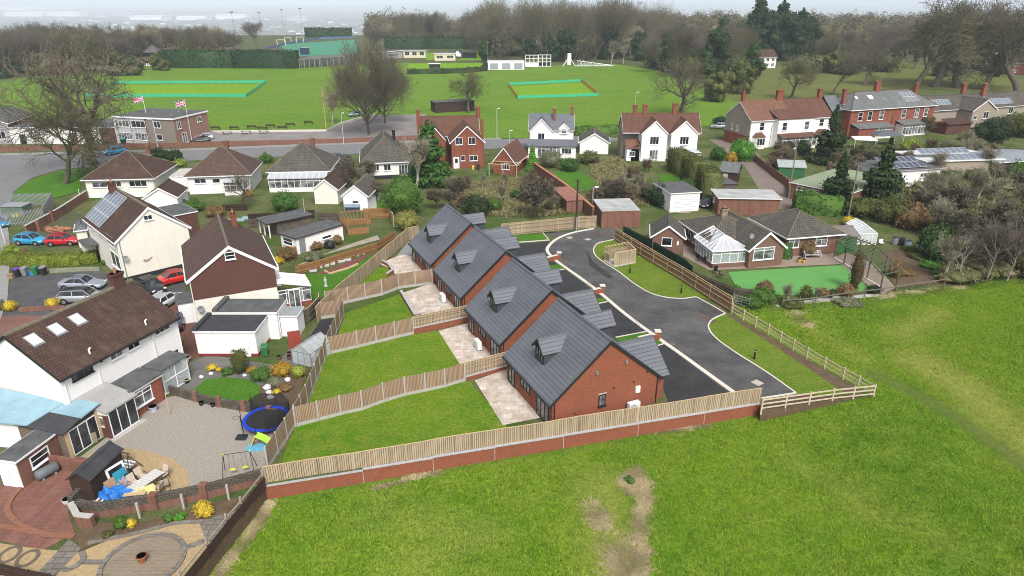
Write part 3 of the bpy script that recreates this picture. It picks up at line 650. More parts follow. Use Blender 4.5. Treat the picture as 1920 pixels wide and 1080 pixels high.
# ---- bungalows
BW, BD, BE, BR_ = 9.55, 8.3, 2.45, 6.55
def bungalow(A, label, first):
    th = R(24.5); u = Vector((math.cos(th),math.sin(th),0)); v = Vector((-u.y,u.x,0)); O = Vector((A[0],A[1],0))+u*.28+v*.1
    h = House('new_bungalow', label, 'bungalow', O, O+u*BW, 0, BD, BE, group='four new brick bungalows', world=True)
    h.body(BRICK_NEW, 'y', BR_); h.gable(TILE_NEW, 'y', BR_, .32, .12, DARKF, cap=TILE_NEW, barge_h=.22)
    sl = (BR_-BE)/(BW/2); sz = lambda x: BE+.14+sl*min(x, BW-x)
    # rear gabled dormer with cladded cheeks
    for nm, y0, y1, xf, s, eav, rdg in (('dormer', 3.5, 5.05, 1.05, 1, 4.7, 5.5), ('dormer', 5.85, 7.4, BW-.75, -1, 4.6, 5.45)):
        xe = BW/2 if s > 0 else BW/2; b = MB(); yc = (y0+y1)/2; zb = sz(xf)-.25
        xi = xf+s*2.6; b.extr([(y0,zb),(y1,zb),(y1,eav),(yc,rdg-.1),(y0,eav)], min(xf,xi), max(xf,xi), 'x'); d = b.build(nm, DGREY, h.t)
        k = (rdg-eav)/(yc-y0); o_ = .16; xo = xf-s*.22; xr = xf+s*((rdg-zb)/sl+.1); r = MB()
        for sy in (-1,1):
            ye = yc+sy*(yc-y0+o_); ze = eav-k*o_; xe2 = xf+s*((ze-zb)/sl-.1)
            q = [Vector((xo,ye,ze)),Vector((xe2,ye,ze)),Vector((xr,yc,rdg)),Vector((xo,yc,rdg))]; n_ = Vector((0,sy*k,1)).normalized()*.09; T_ = [p+n_ for p in q]
            r.add(q+T_, [(3,2,1,0) if sy*s < 0 else (0,1,2,3), (4,5,6,7) if sy*s < 0 else (7,6,5,4),(0,1,5,4),(1,2,6,5),(2,3,7,6),(3,0,4,7)])
        r.bar((xo-.02*s,yc,rdg+.09),(xr,yc,rdg+.09),.16,.06); r.build('dormer_roof', TILE_NEW, d)
        f = MB()
        for sy in (-1,1): f.bar((xo-.03*s,yc+sy*(yc-y0+o_),eav-k*o_+.03),(xo-.03*s,yc,rdg+.03),.05,.17)
        f.build('bargeboard', DARKF, d)
        F = ((xf,y1,0),(0,-1,0),(-1,0,0)) if s > 0 else ((xf,y0,0),(0,1,0),(1,0,0))
        h.win('l', .13, zb+.32, (y1-y0)-.26, eav-zb-.34, 3, 1, fm=DARKF, F=F, sill=False, gm=GLASSL, parent=d, name='dormer_window')
        g = MB(); g.bar((xf-s*.02,y0,zb+.16),(xf-s*.02,y1,zb+.16),.05,.3); g.build('flashing', LEAD, d)
    # front cross gable
    yc, hw, xo = 2.55, 2.35, BW+.75; rz_ = BE+hw*.88; b = MB(); b.extr([(yc-hw+.1,0),(yc+hw-.1,0),(yc+hw-.1,BE-.1),(yc,rz_-.12),(yc-hw+.1,BE-.1)], BW-.4, xo, 'x'); cg = b.build('porch_wing', BRICK_NEW, h.t)
    r = MB(); k = (rz_-BE)/hw
    for sy in (-1,1):
        ye = yc+sy*(hw+.2); ze = BE-k*.2; q = [Vector((xo+.25,ye,ze)),Vector((BW+.1,ye,ze)),Vector((BW-(rz_-BE)/sl-.35,yc,rz_)),Vector((xo+.25,yc,rz_))]; n_ = Vector((0,sy*k,1)).normalized()*.12; T_ = [p+n_ for p in q]
        r.add(q+T_, [(0,1,2,3) if sy < 0 else (3,2,1,0),(7,6,5,4) if sy < 0 else (4,5,6,7),(0,1,5,4),(1,2,6,5),(2,3,7,6),(3,0,4,7)])
    r.bar((xo+.26,yc,rz_+.13),(BW-(rz_-BE)/sl,yc,rz_+.13),.2,.07); r.build('roof', TILE_NEW, cg)
    f = MB()
    for sy in (-1,1): f.bar((xo+.27,yc+sy*(hw+.2),BE-k*.2+.02),(xo+.27,yc,rz_+.04),.05,.2)
    f.build('bargeboard', DARKF, cg)
    g = MB(); g.box(xo-.02,xo+.04,yc-1.2,yc+1.2,.02,2.1); g.build('garage_door', DGREY, cg)
    h.door('r', 6.2, 1.0, 2.1, DARKF)
    # garden side: glazed doors and window
    for u0, w, z0, hh, c in ((.35,1.25,.04,2.12,2),(2.75,1.75,.95,1.15,3),(5.75,2.0,.04,2.12,3)): h.win('l', u0, z0, w, hh, c, 1, fm=DARKF, gm=GLASSL, sill=False)
    # gable details
    for u0, z0 in ((3.6,4.0),(6.2,4.35)): b = MB(); b.obox(*h.face('f'),u0,u0+.16,z0,z0+.26,0,.16); b.build('wall_lamp', LEAD, h.t)
    for u0 in (.15, BW-.15): h.pipe('f', u0, BE, DARKF)
    return h
B4 = bungalow((2.8,43.2), 'nearest brick bungalow, its gable wall with a small black framed window facing the field', True)
B3 = bungalow((-1.1,52.9), 'brick bungalow second from the field, beside the patio with two lawn edges', False)
B2 = bungalow((-5.2,63.0), 'brick bungalow third from the field, beside the square walled patio', False)
B1 = bungalow((-9.25,72.3), 'farthest brick bungalow, beside the curved patio and the long side fence', False)
B4.win('f', 4.0, 1.05, .62, 1.0, 2, 1, fm=DARKF, sill=True)
b = MB(); b.obox(*B4.face('f'),3.93,4.69,2.07,2.17,0,.03); b.build('lintel', CONC, B4.t)
b = MB(); b.obox(*B4.face('f'),7.35,7.75,1.45,2.0,0,.14); b.build('meter_box', UPVC, B4.t)
for h_, pp in ((B4,'f'),):
    for u0, z0 in ((5.3,2.3),(1.9,.9),(8.3,3.0),(7.1,2.4)): b = MB(); b.obox(*h_.face('f'),u0,u0+.12,z0,z0+.12,0,.03); b.build('air_brick', BLACK, h_.t)
def heat_pump(label, p, rz):
    t = thing('heat_pump', label, 'heat pump', p, rz, 'white heat pumps by the bungalows'); b = MB(); b.box(-.5,.5,-.19,.19,.1,.92); b.build('casing', UPVC, t)
    b = MB(); b.tube([(-.14,-.19,.52),(-.14,-.225,.52)], [.34,.33], 18); g = b.build('fan_grille', M('grille_grey', (.42,.42,.42), .5), t)
    for i in range(5): k = MB(); k.box(-.46,.18,-.232,-.226,.26+i*.13,.275+i*.13); k.build('bar', UPVC, g)
    b = MB(); b.box(-.45,-.35,-.2,.2,0,.1); b.box(.35,.45,-.2,.2,0,.1); b.build('feet', BLACK, t)
for h_, y, lb in ((B2, 4.35, 'white heat pump on the square walled patio'), (B3, 4.0, 'white heat pump on the open patio between the two middle lawns')):
    p = h_.wp(-.7, y, .2 if h_ is B2 else .02); heat_pump(lb, p, h_.rz-PI/2)
p = B4.wp(7.0, -.45, 0); heat_pump('white heat pump against the nearest gable wall, half hidden by the fence', (p.x,p.y,.0), B4.rz)
# ---------------------------------------------------------------- fences
def segs(P, d):
    """points along polyline every d metres"""
    o = []; 
    for i in range(len(P)-1):
        L = (P[i+1]-P[i]).length; n = max(1, round(L/d)); o += [P[i].lerp(P[i+1], k/n) for k in range(n)]
    return o+[P[-1]]
def zb(p): return p.z
def panel_fence(label, pts, h=1.75, mat=WOOD_PAN, post=CONC, d=1.9, world=False, group=None, board=.3, name='panel_fence'):
    P = segs([Vector(p) for p in pts] if world else [G(*p) for p in pts], d); o = P[0].copy(); t = thing(name, label, 'fence', o, 0, group)
    for i, p in enumerate(P):
        q = p-o; b = MB(); b.box(q.x-.055,q.x+.055,q.y-.055,q.y+.055,q.z-.1,q.z+h+.07); b.build('post', post, t)
        if i+1 < len(P):
            r = P[i+1]-o; e = (r-q).normalized()*.06; n = Vector((-e.y,e.x,0)).normalized()*.02; b = MB(); z = min(q.z,r.z)
            A = [q+e-n, r-e-n, r-e+n, q+e+n]; f = [(3,2,1,0),(4,5,6,7),(0,1,5,4),(1,2,6,5),(2,3,7,6),(3,0,4,7)]
            b.add([(a.x,a.y,z+board) for a in A]+[(a.x,a.y,z+h) for a in A], f); b.build('panel', mat, t)
            b = MB(); b.add([(a.x,a.y,z-.1) for a in A]+[(a.x,a.y,z+board-.002) for a in A], f); b.build('gravel_board', post, t)
    return t
def close_fence(label, pts, h=1.75, mat=WOOD_NEW, d=2.6, world=False, z0=0, rails=None, group=None, name='closeboard_fence', cat_='fence', topcap=True, tops=None, railm=None):
    """vertical boards on rails; boards follow the line, posts and rails on the right-hand side"""
    P = segs([Vector(p) for p in pts] if world else [G(*p) for p in pts], d); o = P[0].copy(); o.z = 0; t = thing(name, label, cat_, o, 0, group); b = MB(); rl = MB()
    for i in range(len(P)-1):
        q, r = P[i]-o, P[i+1]-o; e = (r-q); e.z = 0; e.normalize(); n = Vector((e.y,-e.x,0)); f = [(3,2,1,0),(4,5,6,7),(0,1,5,4),(1,2,6,5),(2,3,7,6),(3,0,4,7)]
        A = [q-n*.0, r-n*.0, r-n*.03, q-n*.03]; b.add([(a.x,a.y,a.z+z0) for a in A]+[(a.x,a.y,a.z+z0+h+random.uniform(-.02,.02)) for a in A], f)
        for zz in (.3, .95*h*.55+.1, h-.2): rl.bar(q+n*.045+Vector((0,0,z0+zz)), r+n*.045+Vector((0,0,z0+zz)), .06, .09)
    b.build('boards', mat, t); rl.build('rails', railm or mat, t)
    if topcap:
        c = MB()
        for i in range(len(P)-1): c.bar(P[i]-o+Vector((0,0,z0+h+.035)), P[i+1]-o+Vector((0,0,z0+h+.035)), .07, .03)
        c.build('capping_rail', TIMBER, t)
    for p in P:
        q = p-o; e = .09; k = MB(); k.box(q.x-.05+.0,q.x+.05,q.y-.05,q.y+.05,q.z+z0-.1,q.z+z0+h+.03); k.build('post', railm or mat, t)
    return t
panel_fence('concrete post fence between the nearest lawn and the next lawn', [(555,800),(640,778),(680,769),(720,754),(760,742),(835,726),(872,714)])
panel_fence('concrete post fence between the second and third lawns', [(616,664),(670.7,652),(741,634),(776,626)])
panel_fence('concrete post fence stepping up to the house between the third lawn and the far lawn', [(612,576),(654,567),(717,553),(748,541),(811,532)], 1.8)
panel_fence('long concrete post fence down the side of the lawns by the trampoline', [(503,878),(555,797),(577,757),(615,662),(645,592)])
panel_fence('short concrete post fence across the top corner of the black-sheeted plot', [(601,598),(645,591)], 1.8)
close_fence('short closeboard fence standing on the brick wall between the two middle patios', [(776,626),(876,604)], 1.15, z0=.68)
close_fence('short closeboard fence next to the nearest patio and bungalow', [(872,713),(952,691)], 1.25, z0=.42)
close_fence('long new closeboard fence running up to the farthest bungalow', [(596,604),(640,560),(690,518),(767,450),(786,447)][::-1], 1.75)
close_fence('new closeboard fence behind the close below the pole', [(940,443),(1013,436),(1080,429),(1117,427)], 1.75)
close_fence('closeboard fence with posts showing, between the verge and the conservatory bungalow', [(1152,450),(1200,480),(1278,527),(1330,561),(1370,586)], 1.7, MB_('brown_featheredge', (.31,.20,.11), (.26,.165,.09), (.10,.06,.03), 60, .125, .012, swap=True, bs=1.5, bmp=.8), railm=M('pale_brown_timber', (.46,.33,.2), .8, .15, 3))
close_fence('old orange board fence beside the neighbour lawn with planters', [(556,515),(600,503),(706,470),(741,447)], 1.1, WOOD_ORG, topcap=False)
# wall and fence to the field
W0, W1 = G(497,905,.1), G(1425,757,.1); WD = (W1-W0); WL = WD.length; WD.normalize(); WN = Vector((-WD.y,WD.x,0))
def fz(s):   # field level along the wall
    k = max(0, min(1, s/WL)); return -1.3+.35*k
t = thing('boundary_wall', 'long stepped red brick retaining wall along the field with grey coping', 'wall', (W0.x,W0.y,0)); st = [(0,.17,-.12),(.17,.30,-.02),(.30,.42,.06),(.42,.56,.1),(.56,.72,.13),(.72,.87,.15),(.87,1,.17)]
for i, (a, b_, z) in enumerate(st):
    A = Vector((0,0,0))+WD*WL*a; B = WD*WL*b_; q = [A-WN*.02, B-WN*.02, B+WN*.25, A+WN*.25]; m = MB(); z0 = -1.8
    m.prism([(p.x,p.y) for p in q], z0, z-.09); m.build('brick_section', BRICK_NEW, t); m = MB(); q = [A-WN*.09, B-WN*.09, B+WN*.3, A+WN*.3]; m.prism([(p.x,p.y) for p in q], z-.088, z); m.build('coping', COPING, t)
    if i: m = MB(); q = [A-WD*.02-WN*.025,A+WD*.02-WN*.025,A+WD*.02+WN*.1,A-WD*.02+WN*.1]; m.prism([(p.x,p.y) for p in q], z0, z-.1); m.build('joint', CONC, t)
pl = []
for i in range(33):
    f = i/32; z = next(z for a, b_, z in st if f <= b_+1e-6); p = W0+WD*WL*f+WN*.12; pl.append((p.x,p.y,z*.6+.03+.03*math.sin(f*22)+.02))
close_fence('long closeboard fence on top of the brick field wall', pl[::-1], 1.3, world=True, d=3)
def rail_fence(label, pts, h=1.15, nr=3, d=2.0, mat=RAILT, world=False, zfun=None, name='post_and_rail_fence', pw=.11, group=None):
    P = segs([Vector(p) for p in pts] if world else [G(*p) for p in pts], d); o = P[0].copy(); t = thing(name, label, 'fence', o, 0, group); rails = [MB() for _ in range(nr)]
    for i, p in enumerate(P):
        q = p-o; b = MB(); b.box(q.x-pw/2,q.x+pw/2,q.y-pw/2,q.y+pw/2,q.z-.3,q.z+h+.05); b.build('post', mat, t)
        if i+1 < len(P):
            r = P[i+1]-o
            for k in range(nr): zz = Vector((0,0,h*(k+.75)/nr*.98)); rails[k].bar(q+zz, r+zz, .05, .11)
    for b in rails: b.build('rail', mat, t)
    return t
rail_fence('pale post and rail fence around the verge at the end of the road', [(1372,588),(1440,628),(1512,673),(1580,712),(1637,744),(1560,752),(1427,771)])
# bin store: new timber frame with boarded sides
bp = [G(1133,487), G(1152,499), G(1191,492), G(1176,478)]; t = thing('bin_store', 'new timber bin store with slatted top and boarded side', 'bin store', bp[1]); o = bp[1]
cs = [p-o for p in bp]; b = MB()
for i in range(4):
    b.prism([(cs[i].x*.98-.05,cs[i].y-.05),(cs[i].x*.98+.05,cs[i].y-.05),(cs[i].x*.98+.05,cs[i].y+.05),(cs[i].x*.98-.05,cs[i].y+.05)], 0, 1.75)
    b.bar(cs[i]+Vector((0,0,1.7)), cs[(i+1)%4]+Vector((0,0,1.7)), .07, .14)
b.build('frame', TIMBER, t)
for i in range(7): k = MB(); f = (i+.5)/7; k.bar(cs[1].lerp(cs[2],f)+Vector((0,0,1.8)), cs[0].lerp(cs[3],f)+Vector((0,0,1.8)), .06, .08); k.build('slat', TIMBER, t)
for a, c, h_ in ((1,2,1.55),(2,3,1.55),(0,3,1.2),(0,1,1.0)):
    A, B = cs[a], cs[c]; n = (B-A).normalized(); n = Vector((n.y,-n.x,0))*.03; A, B = (A, B) if h_ > 1.1 else (A, A.lerp(B,.45)); k = MB(); k.prism([((A+n).x,(A+n).y),((B+n).x,(B+n).y),((B-n).x,(B-n).y),((A-n).x,(A-n).y)], .05, h_); k.build('boarding', WOOD_NEW, t)
slab('bin_store_base', [(1131,488),(1152,501),(1193,493),(1175,477)], .05, CONC)
def bollard(label, pix):
    t = thing('bollard_light', label, 'bollard light', G(*pix), 0, 'bollard lights on the verges'); b = MB(); b.cyl((0,0),.09,.08,0,.72,12); b.build('post', BLACK, t); b = MB(); b.cyl((0,0),.075,.075,.72,.86,12); b.build('lens', CLEAR, t); b = MB(); b.cyl((0,0),.1,.06,.86,.95,12); b.build('cap', BLACK, t)
bollard('black bollard light on the verge near the bin store', (1181,512)); bollard('black bollard light near the fence at the road bend', (1277,550)); bollard('black bollard light on the verge inside the rail fence', (1414,673))
for i, (px, py, w, lb) in enumerate(((1068,446,.75,'pale manhole cover at the turning head nearer the kerb'),(1102,449,.75,'pale manhole cover in the middle of the turning head'),(1420,718,.8,'pinkish manhole cover at the end of the road'))):
    p = G(px,py); b = MB(); b.box(-w/2,w/2,-w/2,w/2,.0,.035); b.box(-w/2+.08,w/2-.08,-w/2+.08,w/2-.08,.03,.042,1); o = b.build('manhole_cover', [M('cover_surround', (.42,.30,.23), .9), CONC]); o.location = (p.x,p.y,0); o.rotation_euler = (0,0,.6); tag(o, lb, 'manhole cover')
WP = M('scuffed_tarmac', (.10,.082,.07), .95, .3, 1.5, .5)
slab('road_patch', [(1296,583),(1322,590),(1345,602),(1336,606),(1310,600),(1298,592)], .03, WP); slab('road_patch', [(1120,434),(1142,432),(1150,440),(1130,444)], .03, WP); slab('road_patch', [(1100,470),(1112,490),(1150,520),(1140,522),(1105,498)], .026, M('darker_tarmac', (.035,.035,.037), .95, .3, 1.5, .5))
for (px, py), lb in zip(((1064,497),(1252,645),(1334,622),(1160,514)), ('road gully by the straight kerb near the turning head','road gully by the straight kerb near the nearest pier','road gully on the bend of the lower verge','road gully beside the bin store verge')):
    t = thing('road_gully', lb, 'drain cover', G(px+(9 if px < 1300 and px != 1160 else -8),py), .6); b = MB(); b.box(-.25,.25,-.22,.22,.0,.045); b.build('frame', LEAD, t); b = MB()
    for i in range(5): b.box(-.2,.2,-.18+i*.08,-.14+i*.08,.045,.052)
    b.build('bars', BLACK, t)

SAP = bare_proto(31, 3.2, .75, .03, (7,4), (.6,.6), .008, BARK, TW_BRN, name='sapling')
for (px,py), lb in zip(((1112,562),(1199,638),(1300,742),(1477,684),(1058,505)), ('thin bare sapling on the middle drive strip','thin bare sapling on the nearest drive strip','thin bare sapling by the black drive next to the field fence','thin bare sapling inside the rail fence','thin bare sapling on the farthest drive strip')):
    plant(SAP, G(px,py), lb, H=2.6 if px != 1477 else 1.8)
# ---------------------------------------------------------------- ground
def grassmat(name, g1, g2, g3, dry=None, attr=False, sc=1.0, bmp=.6, blade=False):
    if name in MATS: return MATS[name]
    m, nt, b = _nt(name); tc = N(nt, 'ShaderNodeTexCoord').outputs['Object']
    big = ramp(nt, noise(nt, tc, .085*sc, 5, .65), .40, .58); mid = ramp(nt, noise(nt, tc, .55*sc, 5, .65), .36, .64); fine = ramp(nt, noise(nt, tc, 3.2*sc, 6, .75), .36, .62)
    o = mixc(nt, big, g1, g2); o = mixc(nt, mid, o, mixc(nt, .75, o, g3)); o = mixc(nt, fine, mixc(nt, .66, o, mul(g1, .38)), o)
    if blade:
        g = N(nt, 'ShaderNodeNewGeometry').outputs['Random Per Island']; o = mixc(nt, g, mixc(nt, .65, o, mul(g1, .5)), mixc(nt, .45, o, mul(g2, 1.6)))
    if attr:
        def at(n): a = N(nt, 'ShaderNodeAttribute'); a.attribute_name = n; return a.outputs['Fac']
        def thr(n, lo=.35, hi=.7, k=.5, s_=1.6):
            ad = N(nt, 'ShaderNodeMath', operation='ADD'); nt.links.new(at(n), ad.inputs[0]); sb = N(nt, 'ShaderNodeMath', operation='MULTIPLY_ADD'); sb.inputs[1].default_value = k; sb.inputs[2].default_value = -k/2
            nt.links.new(noise(nt, tc, s_, 5, .7), sb.inputs[0]); nt.links.new(sb.outputs[0], ad.inputs[1]); return ramp(nt, ad.outputs[0], lo, hi)
        o = mixc(nt, thr('yellow', .25, .9), o, mixc(nt, .6, o, (.34,.34,.085))); o = mixc(nt, thr('dry', .6, .95, 2.1, 3.2), o, mixc(nt, .55, o, mixc(nt, fine, (.19,.165,.07), (.42,.355,.19)))); o = mixc(nt, thr('path', .3, .8), o, mixc(nt, .55, o, (.085,.11,.035)))
    nt.links.new(o, b.inputs['Base Color']); b.inputs['Roughness'].default_value = .9; b.inputs['Specular IOR Level'].default_value = .1
    if bmp and not blade: bump(nt, b, noise(nt, tc, 3*sc, 6, .75), bmp, .3)
    MATS[name] = m; return m
GF = ((.082,.205,.008), (.18,.29,.016), (.25,.31,.042)); GRASS_F = grassmat('meadow_grass', *GF, attr=True); BLADE = grassmat('meadow_blades', *GF, attr=True, bmp=0, blade=True)
GL = ((.085,.215,.007), (.155,.27,.012), (.24,.285,.04)); GRASS_L = grassmat('new_lawn_grass', *GL, sc=1.3); BLADEL = grassmat('lawn_blades', *GL, sc=1.3, bmp=0, blade=True)
GRASS_S = grassmat('sports_grass', (.095,.215,.013), (.14,.255,.02), (.175,.265,.036), sc=.5, bmp=.3)
GRASS_V = grassmat('verge_grass', (.10,.205,.012), (.155,.25,.02), (.22,.25,.045), sc=1.6)
GRASS_B = grassmat('bright_lawn', (.06,.19,.012), (.085,.23,.018), (.10,.22,.025), sc=1.5)
TURF_A = M('artificial_turf', (.10,.28,.07), .9, .10, .5, .2)
GARDEN = grassmat('garden_ground', (.075,.115,.025), (.215,.18,.105), (.075,.15,.022), sc=2.2)
GROUND = grassmat('far_ground', (.085,.11,.035), (.10,.12,.045), (.12,.12,.06), sc=.5, bmp=.2)
LEFTF = [(495,908),(470,945),(430,995),(395,1040),(340,1112)]
FEDGE = [(1427,771),(1637,745),(1512,674),(1372,589),(1455,583),(1560,577),(1680,562),(1800,547),(1920,532),(2300,490)]
fl = [G(*p) for p in LEFTF]; fr = [G(*p) for p in FEDGE]; wa, wb = W0-WN*.0, W1-WN*.0
cut = [(fl[-1].x-6, 5)]+[(p.x,p.y) for p in fl[::-1]]+[(wa.x,wa.y),(wb.x,wb.y)]+[(p.x,p.y) for p in fr]
def plan(pts, name, mat, cell=None, zf=None, attrs=None):
    bm = bmesh.new(); bm.faces.new([bm.verts.new((x,y,0)) for x, y in pts])
    if cell:
        xs = [p[0] for p in pts]; ys = [p[1] for p in pts]
        for ax, lo, hi in ((0,min(xs),max(xs)),(1,min(ys),max(ys))):
            c = lo+cell
            while c < hi:
                co = Vector((c,0,0)) if ax == 0 else Vector((0,c,0)); no = Vector((1,0,0)) if ax == 0 else Vector((0,1,0))
                bmesh.ops.bisect_plane(bm, geom=bm.verts[:]+bm.edges[:]+bm.faces[:], plane_co=co, plane_no=no); c += cell*(1 if c < 70 else 4)
    if zf:
        for v in bm.verts: v.co.z = zf(v.co.x, v.co.y)
    bmesh.ops.recalc_face_normals(bm, faces=bm.faces)
    if sum(f.normal.z for f in bm.faces) < 0: bmesh.ops.reverse_faces(bm, faces=bm.faces)
    me = bpy.data.meshes.new(name); bm.to_mesh(me); bm.free(); me.materials.append(mat)
    if attrs:
        co = np.empty(len(me.vertices)*3); me.vertices.foreach_get('co', co); co = co.reshape(-1,3)
        for k, v in attrs(co).items(): a = me.attributes.new(k, 'FLOAT', 'POINT'); a.data.foreach_set('value', v.astype(np.float32))
    o = bpy.data.objects.new(name, me); COL.objects.link(o); return struct(o)
def field_z(x, y):
    q = Vector((x,y,0)); s = (q-W0).dot(WD); n = (q-W0).dot(WN)
    if s < 0: z = -1.3+min(1, -s/16)*.9
    elif s < WL: z = fz(s)
    else: z = -.95+min(1, (s-WL)/8)*.93
    k = max(0, min(1, (n-6)/20)) if s > WL else 0
    z = z*(1-k)-.02*k
    return z+.05*math.sin(x*.35+1)*math.sin(y*.28)*(1 if n < -2 else .0)
def ldist(P, line):
    d = np.full(len(P), 1e9)
    for a, b in zip(line[:-1], line[1:]):
        a, b = np.array(a[:2]), np.array(b[:2]); ab = b-a; t = np.clip(((P-a)@ab)/(ab@ab), 0, 1); d = np.minimum(d, np.linalg.norm(P-(a+t[:,None]*ab), axis=1))
    return d
def glow(P, pts, r): return np.clip(1-ldist(P, [G(*p, -.8) for p in pts])/r, 0, 1) if len(pts) > 1 else np.clip(1-np.linalg.norm(P-np.array(G(*pts[0], -.8)[:2]), axis=1)/r, 0, 1)
def field_attrs(co):
    P = co[:,:2]; wall = ldist(P, [(W0.x,W0.y),(W1.x,W1.y)])
    dry = np.maximum.reduce([glow(P, [(1200,880),(1206,930),(1200,1000),(1195,1090)], .72)*.92, glow(P, [(1195,880),(1165,905)], .6), glow(P, [(1118,945),(1128,985)], 1.1), glow(P, [(1160,1020),(1170,1080)], 1.4)*.66, np.clip(1-wall/.9, 0, 1)*.62*(.5+.5*np.sin(P[:,0]*1.7)), glow(P, [(1490,765),(1600,752)], .9), glow(P, [(500,950),(400,1075)], .9)*.75, glow(P, [(1650,565),(1800,545)], 1.6)*.7, glow(P, [(1480,600),(1500,625)], 2.2)*.55, glow(P, [(1290,812),(1225,800)], .9)*.8])
    yel = np.maximum.reduce([glow(P, [(1720,690),(1800,740),(1900,830),(1990,900)], 4.5), glow(P, [(1680,640),(1760,600)], 3.5)*.8, glow(P, [(1130,900),(1150,1080)], 4.2)*.75, glow(P, [(700,950),(900,1000),(760,1060)], 5)*.5, glow(P, [(1500,620),(1620,690)], 3)*.6, glow(P, [(1480,860),(1640,960),(1800,1040)], 4)*.45])
    path = np.maximum(glow(P, [(1630,715),(1700,745),(1790,800),(1860,850),(1990,945)], 1.5)*1.2, np.clip(1-wall/2.2, 0, 1)*.55)
    return dict(dry=dry, yellow=yel, path=path)
fpts = cut+[(230,75),(230,5)]
plan(fpts, 'field', GRASS_F, .75, field_z, field_attrs)
# bank closing the drop from the gardens and verge to the field
b = MB(); L = [(p.x,p.y) for p in fl[::-1]]+[(wa.x,wa.y)]
for A, B in zip(L[:-1], L[1:]): b.add([(A[0],A[1],-1.6),(B[0],B[1],-1.6),(B[0],B[1],.0),(A[0],A[1],.0)], [(3,2,1,0)])
L = [(wb.x,wb.y)]+[(p.x,p.y) for p in fr[:4]]
for A, B in zip(L[:-1], L[1:]): b.add([(A[0],A[1],-1.3),(B[0],B[1],-1.3),(B[0],B[1],.0),(A[0],A[1],.0)], [(3,2,1,0)])
struct(b.build('bank', SOIL))
gp = cut+[(420,90),(420,330),(-420,330),(-420,5)]
plan(gp, 'ground', GARDEN, None, lambda x, y: -.03)
# country beyond: falls away to the valley
def far_z(x, y):
    k = max(0, min(1, (y-(640 if x < 150 else 760))/1100)); k = k*k*(3-2*k)
    h = -150*k-.03
    if y > 9000: h += 120*max(0, min(1, (y-9000)/9000))*(.6+.4*math.sin(x*.0003+1))
    return h
b = MB(); ys = [330,420,520,640,700,780,880,980,1100,1250,1450,1800,2100,2500,3500,4600,5500,7000,9000,12000,18000,26000]; n = 41
rows = []
for y in ys:
    w = max(420, y*1.6); rows.append([(w*(2*i/(n-1)-1), y, far_z(w*(2*i/(n-1)-1), y)) for i in range(n)])
v = [p for r in rows for p in r]; b.add(v, [(j*n+i,j*n+i+1,(j+1)*n+i+1,(j+1)*n+i) for j in range(len(ys)-1) for i in range(n-1)], 0, True); struct(b.build('valley_ground', GROUND, uv=False))
# lawns and grass areas
for L in LAWNS: slab('lawn', L, .0, GRASS_L)
for L in VERGES: slab('verge', L, .035, GRASS_B)
slab('verge', [(1154,450),(1134,453),(1120,457),(1113,468),(1117,480),(1133,493),(1160,510),(1190,533),(1220,550),(1250,558),(1306,557),(1330,562),(1280,528),(1200,480)], .0, GRASS_V)
slab('verge', [(1372,588),(1360,588),(1338,598),(1329,608),(1330,619),(1343,635),(1377,660),(1437,698),(1492,737),(1500,760),(1560,753),(1637,744),(1580,711),(1512,673),(1440,628)], .0, GRASS_V)
slab('soil_strip', [(1372,588),(1362,590),(1440,640),(1512,688),(1590,740),(1637,744),(1512,673)], .012, SOIL)
slab('soil_strip', [(1425,752),(1492,740),(1640,744),(1560,753),(1429,771)], .008, SOIL)
slab('soil_strip', [(966,440),(1118,430),(1150,430),(1114,432),(1075,437),(1046,447),(1020,436)], .008, M('dark_chippings', (.09,.08,.075), .95, .3, 4, .5))
# roads
slab('road', [(-300,318),(0,292),(320,284),(640,271),(940,261),(1120,254),(1180,262),(1000,274),(920,279),(640,289),(430,297),(180,311),(110,318),(60,333),(25,360),(12,400),(20,470),(14,560),(0,585),(-60,560),(-200,480),(-300,430)], .0, ROADG)
slab('pavement', [(-200,312),(0,287.5),(320,279.5),(640,267.5),(940,258),(940,260.4),(640,270.2),(320,283),(0,291),(-200,318)], .1, PAVEG, .1)
slab('pavement', [(14,560),(-6,620),(-60,600),(-20,540),(2,470),(-6,420),(12,400),(20,470)], .06, PAVEG)
WHITEP = M('road_paint', (.62,.62,.6), .7, .1, 3)
def mark(px, w, z=.006): return struct(ribbon([G(*p) for p in px], w, -.02, z).build('road_marking', WHITEP))
for i in range(9): x = 2+i*8; mark([(x,308.5-i*.25),(x+4.5,308.3-i*.25)], .5)
for i in range(6): x = 78+i*14; mark([(x,306-i*.3),(x+7,305.8-i*.3)], .35)
mark([(50,316),(70,308)], .3); mark([(13,336),(36,326)], .25); mark([(0,325),(6,321),(8,316)], .3); mark([(357,294),(384,292.6)], .25); mark([(452,290.5),(475,289.3)], .25); mark([(560,285),(590,283.6)], .25)
slab('verge', [(28,358),(62,335),(110,320),(178,313),(182,325),(150,338),(150,358),(60,384),(20,400)], .05, GRASS_B)
